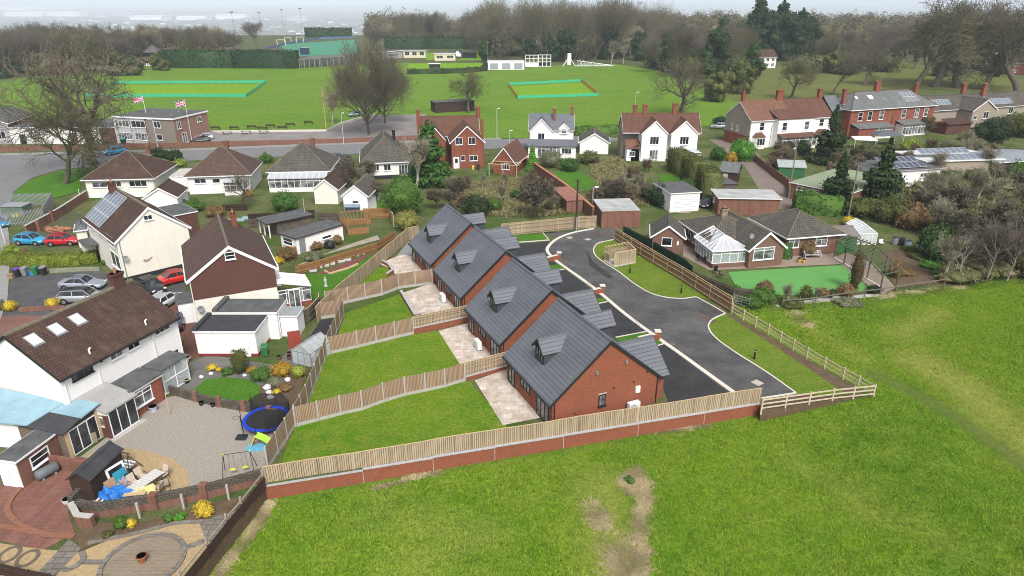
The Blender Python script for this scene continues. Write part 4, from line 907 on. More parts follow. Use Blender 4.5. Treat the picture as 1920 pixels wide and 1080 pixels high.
# drives on the left
slab('driveway', [(0,560),(28,520),(190,505),(225,548),(300,558),(355,500),(352,520),(345,570),(260,575),(150,592),(0,592)], .004, M('old_tarmac', (.075,.075,.078), .92, .3, .6, .4))
slab('driveway', [(60,440),(120,390),(160,405),(180,440),(150,462),(60,464)], .004, M('mossy_tarmac', (.075,.08,.06), .92, .35, .6, .4, col2=(.10,.115,.04)))
slab('driveway', [(0,592),(150,592),(112,618),(0,640),(-60,650),(-60,600)], .004, M('red_tarmac', (.17,.085,.065), .92, .25, .5, .4))
slab('driveway', [(270,575),(345,570),(380,600),(385,660),(330,692),(300,640)], .008, MB_('red_block_paving', (.20,.085,.06), (.16,.07,.05), (.09,.06,.045), .21, .105, .01, bs=.9, blotch=(.12,.085,.06), bmp=.2))
slab('path', [(335,692),(390,665),(520,685),(545,650),(560,690),(525,720),(330,735)], .004, M('worn_yard', (.13,.125,.115), .92, .25, 1.2, .4))
GRAV = M('stone_chippings', (.28,.255,.215), .95, .35, 8, .9, col2=(.44,.40,.34)); GRAVY = M('pea_gravel', (.40,.28,.145), .95, .3, 5, .7, col2=(.48,.36,.2))
slab('gravel_yard', [(135,868),(285,757),(318,744),(345,738),(520,765),(557,775),(530,835),(503,880),(500,908),(262,942),(300,900),(220,850)], .0, GRAV)
slab('pea_gravel_patch', [(165,852),(200,838),(262,842),(325,860),(352,885),(355,908),(335,930),(262,943),(170,960),(180,900)], .006, GRAVY)
BLOCKP = MB_('herringbone_block_paving', (.25,.115,.085), (.20,.092,.07), (.12,.07,.055), .42, .21, .02, bs=.7, blotch=(.27,.155,.12), bmp=.3)
slab('block_paving', [(-60,930),(60,890),(110,850),(170,860),(140,905),(128,960),(140,1000),(80,1032),(-60,1000)], .0, BLOCKP)
struct(ribbon(smooth_line([(50,905),(22,935),(15,960),(40,985),(92,1004),(140,1006)]), .35, -.05, .09).build('brick_edging', MB_('edging_brick', (.30,.135,.08), (.25,.11,.07), (.12,.07,.05), .11, .3, .012, 0)))
struct(ribbon(smooth_line([(-20,984),(0,987),(50,996),(92,1005)]), .35, -.05, .07).build('brick_edging', MATS['edging_brick']))
slab('gold_gravel', [(-60,1010),(80,1030),(150,1035),(210,1010),(300,985),(372,975),(455,955),(410,1020),(345,1105),(-60,1110)], .0, GRAVY)
SLABP = MB_('dark_stone_slabs', (.16,.145,.125), (.21,.19,.165), (.09,.08,.06), .7, .45, .03, bs=1, bmp=.4)
slab('flower_bed', [(138,1000),(165,975),(250,985),(330,960),(460,928),(470,945),(440,965),(370,978),(300,985),(200,1012),(150,1032)], .01, SOIL)
slab('stone_path', [(130,1010),(152,1028),(95,1090),(55,1090)], .012, SLABP); slab('stone_path', [(372,978),(455,955),(428,998),(402,1022),(385,1010)], .012, SLABP)
slab('stone_path', [(152,1048),(225,1050),(225,1060),(150,1058)], .012, SLABP); slab('stone_path', [(328,1030),(385,1008),(393,1014),(330,1040)], .012, SLABP)
struct(ribbon(smooth_line([(165,1020),(210,1010),(260,1000),(330,982),(380,978),(447,962)]), .25, -.05, .1).build('stone_edging', SLABP))
struct(ribbon(smooth_line([(100,1063),(130,1068),(156,1050),(152,1035)]), .3, -.05, .08).build('stone_edging', SLABP))
c0 = G(268,1054); b = MB(); k = 40
for r0, r1, z in ((0,2.05,.03),(2.05,2.35,.09)):
    if r0 == 0: b.prism([(c0.x+r1*math.cos(2*PI*i/k),c0.y+r1*math.sin(2*PI*i/k)) for i in range(k)], -.05, z)
struct(b.build('stone_circle', MB_('round_stone_slabs', (.19,.16,.125), (.25,.21,.165), (.24,.185,.115), .5, .26, .06, bs=1, bmp=.5)))
struct(ribbon([(c0.x+2.2*math.cos(2*PI*i/k),c0.y+2.2*math.sin(2*PI*i/k)) for i in range(k+1)], .28, -.05, .1).build('stone_edging', SLABP))
t = thing('clay_pot', 'terracotta pot at the centre of the stone circle', 'plant pot', (c0.x,c0.y,.03)); b = MB(); b.tube([(0,0,0),(0,0,.1),(0,0,.4),(0,0,.46),(0,0,.46),(0,0,.2)], [.16,.2,.27,.31,.25,.2], 16); b.build('pot', M('terracotta', (.36,.13,.06), .85), t); b = MB(); b.cyl((0,0),.24,.24,.3,.36,14); b.build('soil', SOIL, t)
for i, (px, py) in enumerate(((18,1040),(52,1047))):
    c = G(px,py); struct(ribbon([(c.x+.5*math.cos(a),c.y+.62*math.sin(a)) for a in [2*PI*j/20 for j in range(21)]], .22, -.03, .03).build('pebble_ring', M('dark_pebbles', (.14,.11,.08), .95, .3, 6, .5)))
GRN = [((357,735),(385,712),(420,707),(470,712),(488,725),(485,745),(460,753),(400,748)), ((575,515),(600,512),(665,500),(690,478),(700,483),(620,545),(598,560),(578,560))]
for g in GRN: slab('lawn', g, .03, GRASS_B)
slab('flower_bed', [(330,700),(430,680),(520,690),(580,690),(560,740),(540,775),(350,750),(345,735)], .0, SOIL)
slab('weed_sheet', [(602,600),(645,593),(628,640),(575,690),(560,660)], .01, M('weed_membrane', (.03,.03,.033), .7, .3, .8, .4))
# blades of grass: one mass per area
def tufts(name, n, region, h, zf, m, lean=.9, w=.02, seed=1, label='', dens=None, attrs=None, fa=None):
    r = np.random.default_rng(seed); poly = np.array(region)
    lo, hi = poly.min(0), poly.max(0); P = np.empty((0,2))
    while len(P) < n:
        q = lo+(hi-lo)*r.random((n,2)); ins = np.zeros(n, bool); j = len(poly)-1
        for i in range(len(poly)):
            xi, yi = poly[i]; xj, yj = poly[j]; c = ((yi > q[:,1]) != (yj > q[:,1])) & (q[:,0] < (xj-xi)*(q[:,1]-yi)/(yj-yi+1e-12)+xi); ins ^= c; j = i
        P = np.concatenate([P, q[ins]])
        if len(P) < 50: break
    P = P[:n]; z = np.array([zf(x,y) for x, y in P]) if callable(zf) else np.full(len(P), zf)
    k = 3; P3 = np.repeat(np.column_stack([P,z]), k, 0)+np.column_stack([r.normal(0,.05,(len(P)*k,2)), np.zeros(len(P)*k)])
    a = r.random(len(P3))*2*PI; d = np.column_stack([np.cos(a),np.sin(a),np.zeros(len(a))]); s = np.column_stack([-d[:,1],d[:,0],d[:,2]]); hh = (h*(.5+r.random(len(P3))))[:,None]
    if attrs is not None: hh = hh*np.repeat(attrs(P), k)[:,None]
    wind = np.column_stack([np.sin(P3[:,1]*.7+P3[:,0]*.25), np.cos(P3[:,0]*.6), np.zeros(len(P3))]); d = unit(d*1.5+wind*.5); tip = P3+d*hh*lean+np.array([0,0,1])*hh*.7; ww = w*(.7+.6*r.random((len(P3),1)))
    A_ = {k_: ('FLOAT','POINT',np.repeat(v_, k*3)) for k_, v_ in fa(np.column_stack([P,z])).items()} if fa else None
    v = np.stack([P3-s*ww, P3+s*ww, tip], 1).reshape(-1,3); o = npmesh(name, v, np.arange(len(v)).reshape(-1,3), m, attrs=A_)
    return tag(o, label, 'grass', kind='stuff')
BLADED = Mleaf('dry_blades', (.20,.15,.075), (.52,.43,.26))
vis = [G(*p, -1) for p in ((380,1100),(497,930),(960,855),(1425,780),(1640,748),(1372,592),(1560,580),(1920,536),(2150,500),(2300,700),(2200,1100))]
tufts('meadow_grass', 175000, [(p.x,p.y) for p in vis], .17, field_z, BLADE, w=.024, fa=field_attrs, attrs=lambda P: (1-.75*np.clip(field_attrs(np.column_stack([P,P[:,0]]))['path'],0,1))*(.55+.6*np.clip(.5+.5*np.sin(P[:,0]*1.9+np.sin(P[:,1]*1.3)*2)*np.sin(P[:,1]*2.1+np.sin(P[:,0]*.8)*2),0,1)), label='long rough green grass of the field in front')
for i, L in enumerate(LAWNS): tufts('lawn_grass', (9000,7000,4000,1500)[i], [tuple(G(*p)[:2]) for p in L], .05, 0, BLADEL, w=.016, seed=5+i, label=('short grass of the lawn nearest the field', 'short grass of the lawn between the two nearest patios', 'short grass of the lawn below the square patio', 'short grass of the far lawn by the curved wall')[i])
def drygrass(lines, r, n, label, seed, h=.2):
    q = np.random.default_rng(seed); P = []; L = [G(*p, -.9) for p in lines]; d = [(b-a).length for a, b in zip(L[:-1], L[1:])]; tot = sum(d)
    for a, b, k in zip(L[:-1], L[1:], d):
        m = int(.6*n*k/tot); f = q.random((m,1)); c = np.array(a)[:2]*(1-f)+np.array(b)[:2]*f; w = r*(.45+.55*np.abs(np.sin(c[:,:1]*2.3+c[:,1:]*1.7))); P.append(c+q.normal(0,1,(m,2))*w*.6)
    P = np.concatenate(P); k = 4; z = np.array([field_z(x,y) for x, y in P]); P3 = np.repeat(np.column_stack([P,z]), k, 0); P3[:,:2] += q.normal(0,.06,(len(P3),2))
    a = np.repeat(np.sin(P[:,0]*.9)*2+np.cos(P[:,1]*1.1)*2, k)+q.normal(0,.6,len(P3)); D = np.column_stack([np.cos(a),np.sin(a),a*0]); S = np.column_stack([-D[:,1],D[:,0],a*0]); hh = h*(.5+q.random((len(P3),1)))
    tip = P3+D*hh*1.3+np.array([0,0,.55])*hh; w = .024*(.6+q.random((len(P3),1))); v = np.stack([P3-S*w, P3+S*w, tip], 1).reshape(-1,3)
    tag(npmesh('dry_grass', v, np.arange(len(v)).reshape(-1,3), BLADED), label, 'grass', kind='stuff')
for i, (ln, r, n, lb) in enumerate((([(1200,880),(1208,930),(1202,1000),(1196,1095)],.55,3000,'tall straw-coloured dead grass in a line up the field'),([(1200,876),(1165,905),(1185,925)],.35,700,'ring of dead grass round the dark weed clump'),([(1112,945),(1130,985)],.8,900,'round patch of dead grass in the field'),([(1160,1015),(1172,1085)],1.1,1600,'wide patch of dead grass at the bottom of the field'),([(506,935),(402,1085)],.45,1500,'dead grass along the garden rail fence'),([(1495,770),(1605,756)],.45,800,'dead grass at the foot of the pale rail fence'),([(1225,806),(1330,796)],.35,500,'dead grass under the right part of the brick wall'),([(700,908),(830,877)],.3,450,'dead grass under the left part of the brick wall'),([(1490,600),(1515,628)],.9,500,'dead grass near the metal gate'),([(1640,572),(1800,552)],.6,900,'dead grass along the garden hedge'))): drygrass(ln, r, n, lb, 40+i)
GROUGH = Mleaf('rough_garden_grass', (.10,.12,.035), (.30,.24,.13))
for i, (L, n, lb) in enumerate((([(850,345),(1040,330),(1085,398),(1010,408),(870,405),(840,375)],7000,'rough brown grass of the overgrown garden behind the close'),([(1100,300),(1160,295),(1230,350),(1215,388),(1130,375)],4500,'rough brown grass in the gardens below the twin gabled semi'),([(1655,345),(1900,330),(1930,440),(1780,450),(1690,400)],6000,'rough brown grass in the gardens by the solar sheds'))): tufts('rough_grass', n, [tuple(G(*p)[:2]) for p in L], .5, 0, GROUGH, w=.06, seed=70+i, label=lb)
shrub('dark green weed clump in the ring of dead grass', (1180,902), .4, .3, LF_GRN, .1, 'weed_clump', 'weeds', shape='clump', z=-1.02, stem=False)
# ---------------------------------------------------------------- houses and gardens on the left
za = zf(0,340,3); zd1 = zf(130,340,1178/240); zd2 = zf(330,400,3.6); zd3 = zf(0,560,3.6); zc = zf(0,400,1178/240); zl = zf(0,760,5.4); zt = zf(300,640,1234/320); zm = zf(420,330,1920/380); zj = zf(180,820,6.75)
# D1: cream semi with solar panels
H1 = House('semi_detached_house', 'cream rendered house with solar panels and a patch of broken render on its gable', 'house', (217,451), (353,423), 5.1, 12.4, 5.0, .05, .12)
r1 = H1.on('f', 270.5, 390)[1]; r1 = min(max(r1,7.2),8.4)
H1.body(CREAM, 'y', r1); H1.gable(TILE_BRN, 'y', r1, .3, .14, UPVC, cap=MOSSCAP, barge_h=.26)
b = MB(); b.obox(*H1.face('f'),-.02,H1.L+.02,0,.55,-.3,.03); b.obox(*H1.face('l'),H1.W-3,H1.W+.02,0,.35,-.3,.03); b.build('plinth', M('black_plinth', (.025,.027,.032), .8, .2, 1), H1.t)
H1.winpx('f', zd1(688,362), zd1(757,303), cols=2, fm=UPVC)
o, U, n = map(Vector, H1.face('f')); u0, z0 = H1.on('f', *zd1(725,725)); b = MB(); pt = [(-.55,0),(-.42,.2),(-.1,.1),(.25,.2),(.55,.35),(.5,.12),(.3,.0),(.1,-.16),(-.3,-.22)]
b.poly([o+U*(u0+a)+Vector((0,0,z0+c))+n*.006 for a, c in pt]); b.build('bare_brick_patch', M('stained_brick', (.33,.26,.21), .95, .4, 4, .4), H1.t)
LW = H1.W
for q0, q1, c in ((zd1(186,425),zd1(205,390),1),(zd1(250,470),zd1(285,440),2),(zd1(300,505),zd1(330,475),2),(zd1(355,560),zd1(400,520),2),(zd1(405,760),zd1(455,690),2)): H1.winpx('l', q0, q1, cols=c)
u0, _z = H1.on('l', *zd1(240,620)); P = H1.fbox('l', u0-.9, u0+2.6, 2.35, 2.5, 0, 1.5, FELT, 'porch_canopy'); H1.fbox('l', u0-.8, u0+.1, 0, 2.35, 0, 1.3, CREAM, 'porch_wall'); H1.door('l', u0+.6, .9, 2.0, DARKF)
H1.dish('f', .45, 2.9); H1.pipe('f', .25, 5, LEAD); H1.chimney(3.4, 11.2, r1-.6, r1+1.0, .8, .6, BRICK_BRN, 1)
sl = H1.slope('l'); nv = 3; ls = math.hypot(H1.rf[3]-H1.rf[1], H1.rf[5]-H1.rf[4]); H1.solar('l', .25, .35, 6, nv, 1.02, (ls-.7)/nv, SOLARL)
H1.body(BRICK_BRN, None, z0=0, name='rear_wing', x0=H1.L-.5, x1=H1.L+3.6, y0=6.8, y1=12.0, e=4.6); H1.flat(H1.L-.4, H1.L+3.6, 6.8, 12.0, 4.6, FELT)
# cream store beside D1
S1 = House('garden_store', 'small cream store with a slate roof beside the solar panel house', 'shed', zc(735,318), zc(830,305), 0, 3.0, 2.3); S1.body(CREAM); S1.hip(SLATE2, 3.0, .15); S1.door('r', 1.0, .9, 1.9, TIMB_G, pane=False)
# D2: brown brick gable with cream base
H2 = House('semi_detached_house', 'house with a brown brick gable over a cream ground floor and a mossy ridge', 'house', (352,523), (516,498), 5.1, 11.3, 5.0, .12, .1)
r2 = min(max(H2.on('f', 425, 462)[1], 7), 8.3)
H2.body(CREAM, 'y', r2); H2.gable(TILE_BR2, 'y', r2, .32, .15, UPVC, cap=MOSSCAP, barge_h=.3, capr=.22)
b = MB(); zb_ = H2.on('f', *zd2(135,585))[1]; k = (r2-H2.e)/(H2.L/2); b.extr([(-.03,zb_),(H2.L+.03,zb_),(H2.L+.03,H2.e-.03*k-.004),(H2.L/2,r2-.004),(-.03,H2.e-.03*k-.004)], -.04, 3, 'y'); b.build('brick_upper_wall', BRICK_BRN, H2.t)
H2.winpx('f', zd2(333,315), zd2(394,255), off=.045, cols=1, rows=2); H2.chimney(H2.L*.68, 9.6, r2-1.6, r2+.6, .6, .7, BRICK_RED, 1); H2.dish('f', .5, 1.9); H2.pipe('f', .0, 5)
# its conservatory
x0 = H2.L+.02; cw = 3.3; cd = 3.4; b = MB(); zz = 2.15
F = ((x0,0.25,0),(1,0,0),(0,-1,0)); b.box(x0,x0+cw,.2,.36,0,.55); b.box(x0+cw-.16,x0+cw,.36,cd,0,.55); b.build('conservatory_wall', BRICK_RED, H2.t)
H2.glazed((x0,.27,0),(1,0,0),(0,-1,0),cw,.56,zz,4,name='conservatory_glazing'); H2.glazed((x0+cw-.06,.3,0),(0,1,0),(1,0,0),cd-.3,.56,zz,3,name='conservatory_glazing')
b = MB(); b.obox((x0,.2,0),(1,0,0),(0,-1,0),1.0,2.2,.0,2.1,-.02,.05); d = b.build('french_doors', UPVC, H2.t); b = MB(); 
for i in (0,1): b.obox((x0,.2,0),(1,0,0),(0,-1,0),1.08+i*.56,1.56+i*.56,.1,2.0,.03,.055)
b.build('pane', GLASSL, d)
lr, fr_ = H2.lean('r', .1, cd, 3.1, 2.2, cw, M('white_polycarbonate', (.72,.74,.75), .3, .05), 'conservatory_roof', o=.12)
for i in range(8): b = MB(); H2.onroof(b, None, .1+i*.46, .15+i*.46, 0, 3.4, 0, .06, 0, fr_); b.build('glazing_bar', UPVC, H2.t)
H2.fbox('r', 7.0, 8.4, 0, 2.4, 0, 1.2, UPVC, 'side_porch')
H2.fbox('l', H2.W-3.4, H2.W-.9, 0, 2.3, 0, 1.5, UPVC, 'front_porch'); b = MB(); b.obox(*H2.face('l'), H2.W-3.55, H2.W-.75, 2.301, 2.42, -.0, 1.65); b.build('porch_roof', FELT, H2.t); b = MB(); b.obox((-1.5,.85,0),(1,0,0),(0,-1,0),.3,1.2,.1,2.0,.0,.05); b.build('porch_door', UPVC, H2.t)
# D3: long white house
H3 = House('white_house', 'long white house with a brown roof, three roof windows and rear extensions', 'house', (112,709), (336,591), 5.1, 8.6, 5.0, .1, .28)
r3 = min(max(H3.on('l', 18, 632)[1], 7), 8.2)
H3.body(WHITE, 'x', r3); H3.gable(TILE_BRN, 'x', r3, .3, .12, DARKF, cap=MOSSCAP, capr=.2)
for a, c, n_ in (((490,562),(620,450),3),((672,440),(690,405),1),((748,420),(820,338),2),((866,355),(936,280),2),((980,265),(998,238),1),((1046,250),(1140,170),3)):
    H3.winpx('f', zd3(*a), zd3(c[0],c[1]), cols=n_, rows=1, fm=DARKF if n_ == 3 and a[0] < 500 else UPVC)
for q in ((230,278),(385,207),(525,140)):
    P = zd3(*q); o, u, v, n = H3.slope('f'); Om = H3.t; W2 = lambda p: H3.wp(p.x, p.y, p.z); oo = W2(o); nn = (W2(o+n)-oo); d = ray(*P); C0 = Vector((0,0,CH)); k = (oo-C0).dot(nn)/d.dot(nn); p = C0+d*k-oo; uu = (W2(o+u)-oo); vv = (W2(o+v)-oo); H3.rooflight('f', p.dot(uu)-.4, p.dot(vv)-.5, .75, 1.0)
H3.chimney(H3.L-1.3, H3.W/2, r3-.5, r3+1.3, .95, .6, BRICK_BRN, 1)
for q in ((640,400),(1015,200)): u_ = H3.on('f', *zd3(*q))[0]; b = MB(); b.tube([(u_,.4,5.2),(u_,.4,5.75),(u_+.15,.4,5.8)], .07, 8); b.build('flue_pipe', UPVC, H3.t)
for q in ((450,640),(665,500),(1040,330),(1205,200)): H3.pipe('f', min(H3.L-.1,max(.15,H3.on('f',*zd3(*q))[0])), 5)
# glazed rear extensions of D3
u0 = H3.on('f', *zd3(495,660))[0]; u1 = H3.on('f', *zd3(700,560))[0]; dep = 2.9
H3.lean('f', u0, u1, 2.75, 2.25, dep, M('grey_sheet_roof', (.33,.325,.315), .45, .15, 1.0), 'lean_to_roof', o=.12)
for a, bb, m_, nm in ((0,.5,BRICK_BRN,'extension_wall'),): b = MB(); b.obox(*H3.face('f'),u0,u0+.2,0,.85,0,dep); b.build(nm, m_, H3.t); b = MB(); b.obox(*H3.face('f'),u0-.01,u0+.19,2.0,2.27,0,dep); b.build('fascia', UPVC, H3.t); b = MB(); b.obox(*H3.face('f'),u0-.005,u0+.195,.85,2.0,0,.5); b.obox(*H3.face('f'),u0-.005,u0+.195,.85,2.0,dep-.45,dep); b.build('brick_pier', BRICK_BRN, H3.t)
H3.glazed((u0+.05,-.5,0),(0,-1,0),(-1,0,0),dep-.95,.86,2.0,2,name='glazing')
H3.glazed((u0+.1,-dep,0),(1,0,0),(0,-1,0),u1-u0-.2,.08,2.22,3,gm=GLASS,top=0,name='patio_doors')
b = MB(); b.obox(*H3.face('f'),u0-.2,u1+.2,0,.09,dep,dep+.5); b.build('step', CONC, H3.t)
v0, v1 = u1+.05, H3.on('f', *zd3(925,460))[0]; b = MB(); b.obox(*H3.face('f'),v0,v1,0,2.35,0,2.3); b.build('brick_extension', BRICK_RED, H3.t); b = MB(); b.obox(*H3.face('f'),v0-.1,v1+.15,2.352,2.47,.0,2.5); b.build('flat_roof', FELT, H3.t); b = MB(); b.obox(*H3.face('f'),v0-.1,v1+.15,2.15,2.35,2.301,2.42); b.build('fascia', UPVC, H3.t)
o, U, n = map(Vector, H3.face('f')); F = (o+n*2.3, U, n); H3.win('f', v0+.25, .75, 1.7, 1.25, 2, 1, .3, F=F, gm=GLASSL)
w0 = H3.on('f', *zd3(930,440))[0]+.35; w1 = min(H3.L-.2, w0+2.7)
b = MB(); b.obox(*H3.face('f'),w0-.15,w1+.15,2.3,2.42,-.0,2.1); b.build('flat_roof', FELT, H3.t); H3.glazed(o+n*1.9+U*w0, U, n, w1-w0, .05, 2.3, 2, gm=CLEAR, top=.5, name='glazing'); H3.glazed(o+U*w0+n*0.0, n, -U, 1.9, .05, 2.3, 1, gm=CLEAR, top=.6, name='glazing'); H3.glazed(o+U*w1+n*1.9, -n, U, 1.9, .05, 2.3, 1, gm=CLEAR, top=.6, name='glazing')
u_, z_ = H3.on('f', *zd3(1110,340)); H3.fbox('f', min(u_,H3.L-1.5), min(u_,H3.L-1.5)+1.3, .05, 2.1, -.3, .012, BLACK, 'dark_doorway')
# blue tarpaulin roofed extension and boarded workshop
BLUE = M('pale_blue_sheet', (.21,.37,.44), .5, .15, .9, .5, col2=(.30,.45,.52)); t = thing('blue_roofed_extension', 'extension covered with pale blue sheeting on the end of the long white house', 'extension', G(60,830))
o = G(60,830); gp_ = lambda p, z: G(p[0],p[1],z)-o
b = MB(); R_ = [gp_((-90,715),3.0), gp_((0,728),3.0), gp_((124,752),2.9), gp_((50,797),2.35), gp_((0,792),2.4), gp_((-90,785),2.4)]; b.add(R_+[p-Vector((0,0,.12)) for p in R_], [(0,5,4,1),(1,4,3,2),(6,7,10,11),(7,8,9,10),(3,4,10,9),(4,5,11,10),(2,3,9,8)]); b.build('sheet_roof', BLUE, t)
b = MB(); q = [(R_[5].x,R_[5].y+.3),(R_[4].x,R_[4].y+.3),(R_[3].x-.1,R_[3].y+.3),(R_[2].x-.3,R_[2].y+.1),(R_[1].x,R_[1].y+.2),(R_[0].x,R_[0].y)]; b.prism(q, 0, 2.2); b.build('wall', WHITE, t)
H4 = House('workshop', 'boarded workshop with black and blue felt roof and white sliding doors', 'workshop', zl(60,400), zl(720,545), 0, 2.9, 2.15)
H4.body(WOOD_HOR); b = MB(); k_ = H4.L
for (a, c), m_, z0, z1, y0, y1 in (((.0,k_+.2),FELTB,2.16,2.5,-.2,1.35),): b.add([(a,y0,z0),(c,y0,z0),(c,y1,z1),(a,y1,z1),(a,y0,z0+.1),(c,y0,z0+.1),(c,y1,z1+.1),(a,y1,z1+.1)], [(3,2,1,0),(4,5,6,7),(0,1,5,4),(1,2,6,5),(2,3,7,6),(3,0,4,7)])
b.build('felt_roof', FELTB, H4.t); b = MB(); a, c, y0, y1, z0, z1 = .6, k_+.2, 1.36, 3.1, 2.5, 2.72; b.add([(a,y0,z0),(c,y0,z0),(c,y1,z1),(a,y1,z1),(a,y0,z0+.1),(c,y0,z0+.1),(c,y1,z1+.1),(a,y1,z1+.1)], [(3,2,1,0),(4,5,6,7),(0,1,5,4),(1,2,6,5),(2,3,7,6),(3,0,4,7)]); b.build('blue_roof', BLUE, H4.t)
H4.glazed((k_+.02,.3,0),(0,1,0),(1,0,0),2.3,.05,2.1,3,gm=GLASS,top=0,name='sliding_doors'); H4.fbox('r', 0, .28, 0, 2.12, 0, .06, TIMBER, 'corner_post'); H4.fbox('r', 2.62, 2.9, 0, 2.3, 0, .06, TIMBER, 'corner_post')
def gate(label, pa, pb, h=.9):
    A, B = G(*pa), G(*pb); t = thing('wooden_gate', label, 'gate', A); d = B-A; b = MB(); n = 7
    for i in range(n): q = d*(i/(n-1)); b.box(q.x-.03,q.x+.03,q.y-.03,q.y+.03,.05,h); 
    b.build('pickets', TIMB_G, t); b = MB(); b.bar(Vector((0,0,.2)), d+Vector((0,0,.2)), .04, .07); b.bar(Vector((0,0,h-.15)), d+Vector((0,0,h-.15)), .04, .07); b.build('rails', TIMB_G, t)
gate('small wooden gate beside the workshop doors', zl(925,400), zl(990,375)); gate('small wooden gate between the workshop and the lean-to', zl(1045,320), zl(1130,285))
# brick store with white doors, bottom left
H5 = House('brick_store', 'small brick store with flat felt roof, white double doors and a side window', 'outbuilding', zl(45,808), zl(250,838), 0, 3.3, 2.05); H5.body(BRICK_OLD); H5.flat(0, H5.L, 0, H5.W, 2.06, FELT)
for i in (0,1): b = MB(); b.obox(*H5.face('f'),.03+i*H5.L*.49,H5.L*.49+i*H5.L*.49,.03,2.0,0,.05); b.build('door', UPVC, H5.t)
H5.win('r', .9, .85, 1.5, .9, 1, 2)
p = G(*zl(490,715)); t = thing('gas_tank', 'grey cylindrical tank lying by the brick store', 'tank', p, math.atan2(*( (G(*zl(560,690))-G(*zl(430,760))).yx))); b = MB(); b.tube([(-.75,0,.42),(-.68,0,.42),(-.6,0,.42),(.6,0,.42),(.68,0,.42),(.75,0,.42)], [.1,.3,.36,.36,.3,.1], 16); b.build('drum', M('grey_tank', (.13,.145,.16), .5, .1, 2), t); b = MB(); b.box(-.45,-.35,-.25,.25,0,.2); b.box(.35,.45,-.25,.25,0,.2); b.build('cradle', CONC, t)
brickwall('low brick wall between the brick store and the black-roofed shed', [zl(500,625), zl(640,640), zl(880,690)], 1.0, mat=BRICK_OLD, cap=None)
# dark shed
H6 = House('garden_shed', 'dark brown shed with black felt gable roof by the garden table', 'shed', zl(760,950), zl(965,965), 0, 3.2, 1.7); H6.body(WOOD_DRK, 'y', 2.15); H6.gable(FELTB, 'y', 2.15, .15, .12, WOOD_DRK, gutter=False, t=.06, barge_h=.1)
p = G(*zl(680,985)); t = thing('stone_planter', 'round stone planter at the edge of the block paving', 'planter', p); b = MB(); b.tube([(0,0,0),(0,0,.3),(0,0,.3),(0,0,.22)], [.22,.3,.24,.22], 14); b.build('bowl', CONC, t)
# stone walls
STW = MB_('walling_stone', (.155,.13,.10), (.10,.088,.07), (.04,.035,.028), .32, .16, .03, bs=1.2, blotch=(.2,.18,.14), bmp=1.0)
w = brickwall('low stone topped wall with brick base and posts between the gravel yard and flower bed', [(150,962),(190,968),(300,950),(390,932),(495,903)], .5, .3, BRICK_OLD, None, z0=-.1); P = [G(*p) for p in ((150,962),(190,968),(300,950),(390,932),(495,903))]; ribbon([(p.x-P[0].x,p.y-P[0].y) for p in P], .34, .501, 1.0).build('stone_course', STW, w)
for q in ((292,952),(385,933)): p = G(*q)-P[0]; b = MB(); b.box(p.x-.24,p.x+.24,p.y-.24,p.y+.24,0,1.12); b.build('brick_pier', BRICK_OLD, w)
for q in ((263,972),(346,955),(430,937)): p = G(*q)-P[0]; b = MB(); b.box(p.x-.06,p.x+.06,p.y-.06,p.y+.06,0,1.2); b.build('concrete_post', CONC, w)
brickwall('thick stone wall beside the dark shed and the junk pile', [(137,955),(165,925),(200,893)], .95, .35, STW, None); brickwall('square brick pier wall at the corner of the block paving', [(138,962),(150,985),(178,988)], .8, .3, BRICK_OLD, CONC)
# junk beside the shed
JBL = M('blue_tarp', (.02,.15,.48), .5, .2, 3, .6); JYL = M('pale_yellow_cover', (.62,.57,.24), .7, .1, 3, .5); JTL = M('teal_board', (.03,.27,.40), .6, .1, 2)
def lump(name, label, cat_, p, r, m, seed, z=0, sub=3, amp=.25):
    bm = bmesh.new(); bmesh.ops.create_icosphere(bm, subdivisions=sub, radius=1); rr = random.Random(seed); ph = [rr.random()*6 for _ in range(6)]
    for v in bm.verts:
        c = v.co; k = 1+amp*(math.sin(c.x*4+ph[0])*math.sin(c.y*5+ph[1])+.6*math.sin(c.z*7+ph[2]+c.x*6)+.4*math.sin(c.y*11+ph[3]))
        v.co = Vector((c.x*r[0]*k, c.y*r[1]*k, max(0, (c.z*.9+.35)*r[2]*k)))
    me = bpy.data.meshes.new(name); bm.to_mesh(me); bm.free(); me.materials.append(m); o = bpy.data.objects.new(name, me); COL.objects.link(o); o.location = (p.x,p.y,z); return tag(o, label, cat_) if label else o
lump('blue_tarpaulin', 'crumpled bright blue tarpaulin on the junk pile', 'tarpaulin', G(*zj(270,790)), (1.0,.6,.7), JBL, 1)
lump('yellow_cover', 'pale yellow cover heaped at the end of the garden table', 'cover', G(*zj(640,780)), (.65,.55,.7), JYL, 2)
lump('black_cover', 'black plastic cover lying in front of the blue tarpaulin', 'cover', G(*zj(210,900)), (.9,.35,.4), BLACK, 3, amp=.12); lump('black_bag', 'black bag beside the teal board', 'bag', G(*zj(480,560)), (.35,.3,.7), BLACK, 4); lump('purple_bag', 'purple and white bundle on the junk pile', 'bundle', G(*zj(380,640)), (.4,.35,.6), M('purple_cloth', (.16,.05,.14), .8, .8, 5, col2=(.6,.55,.6)), 5)
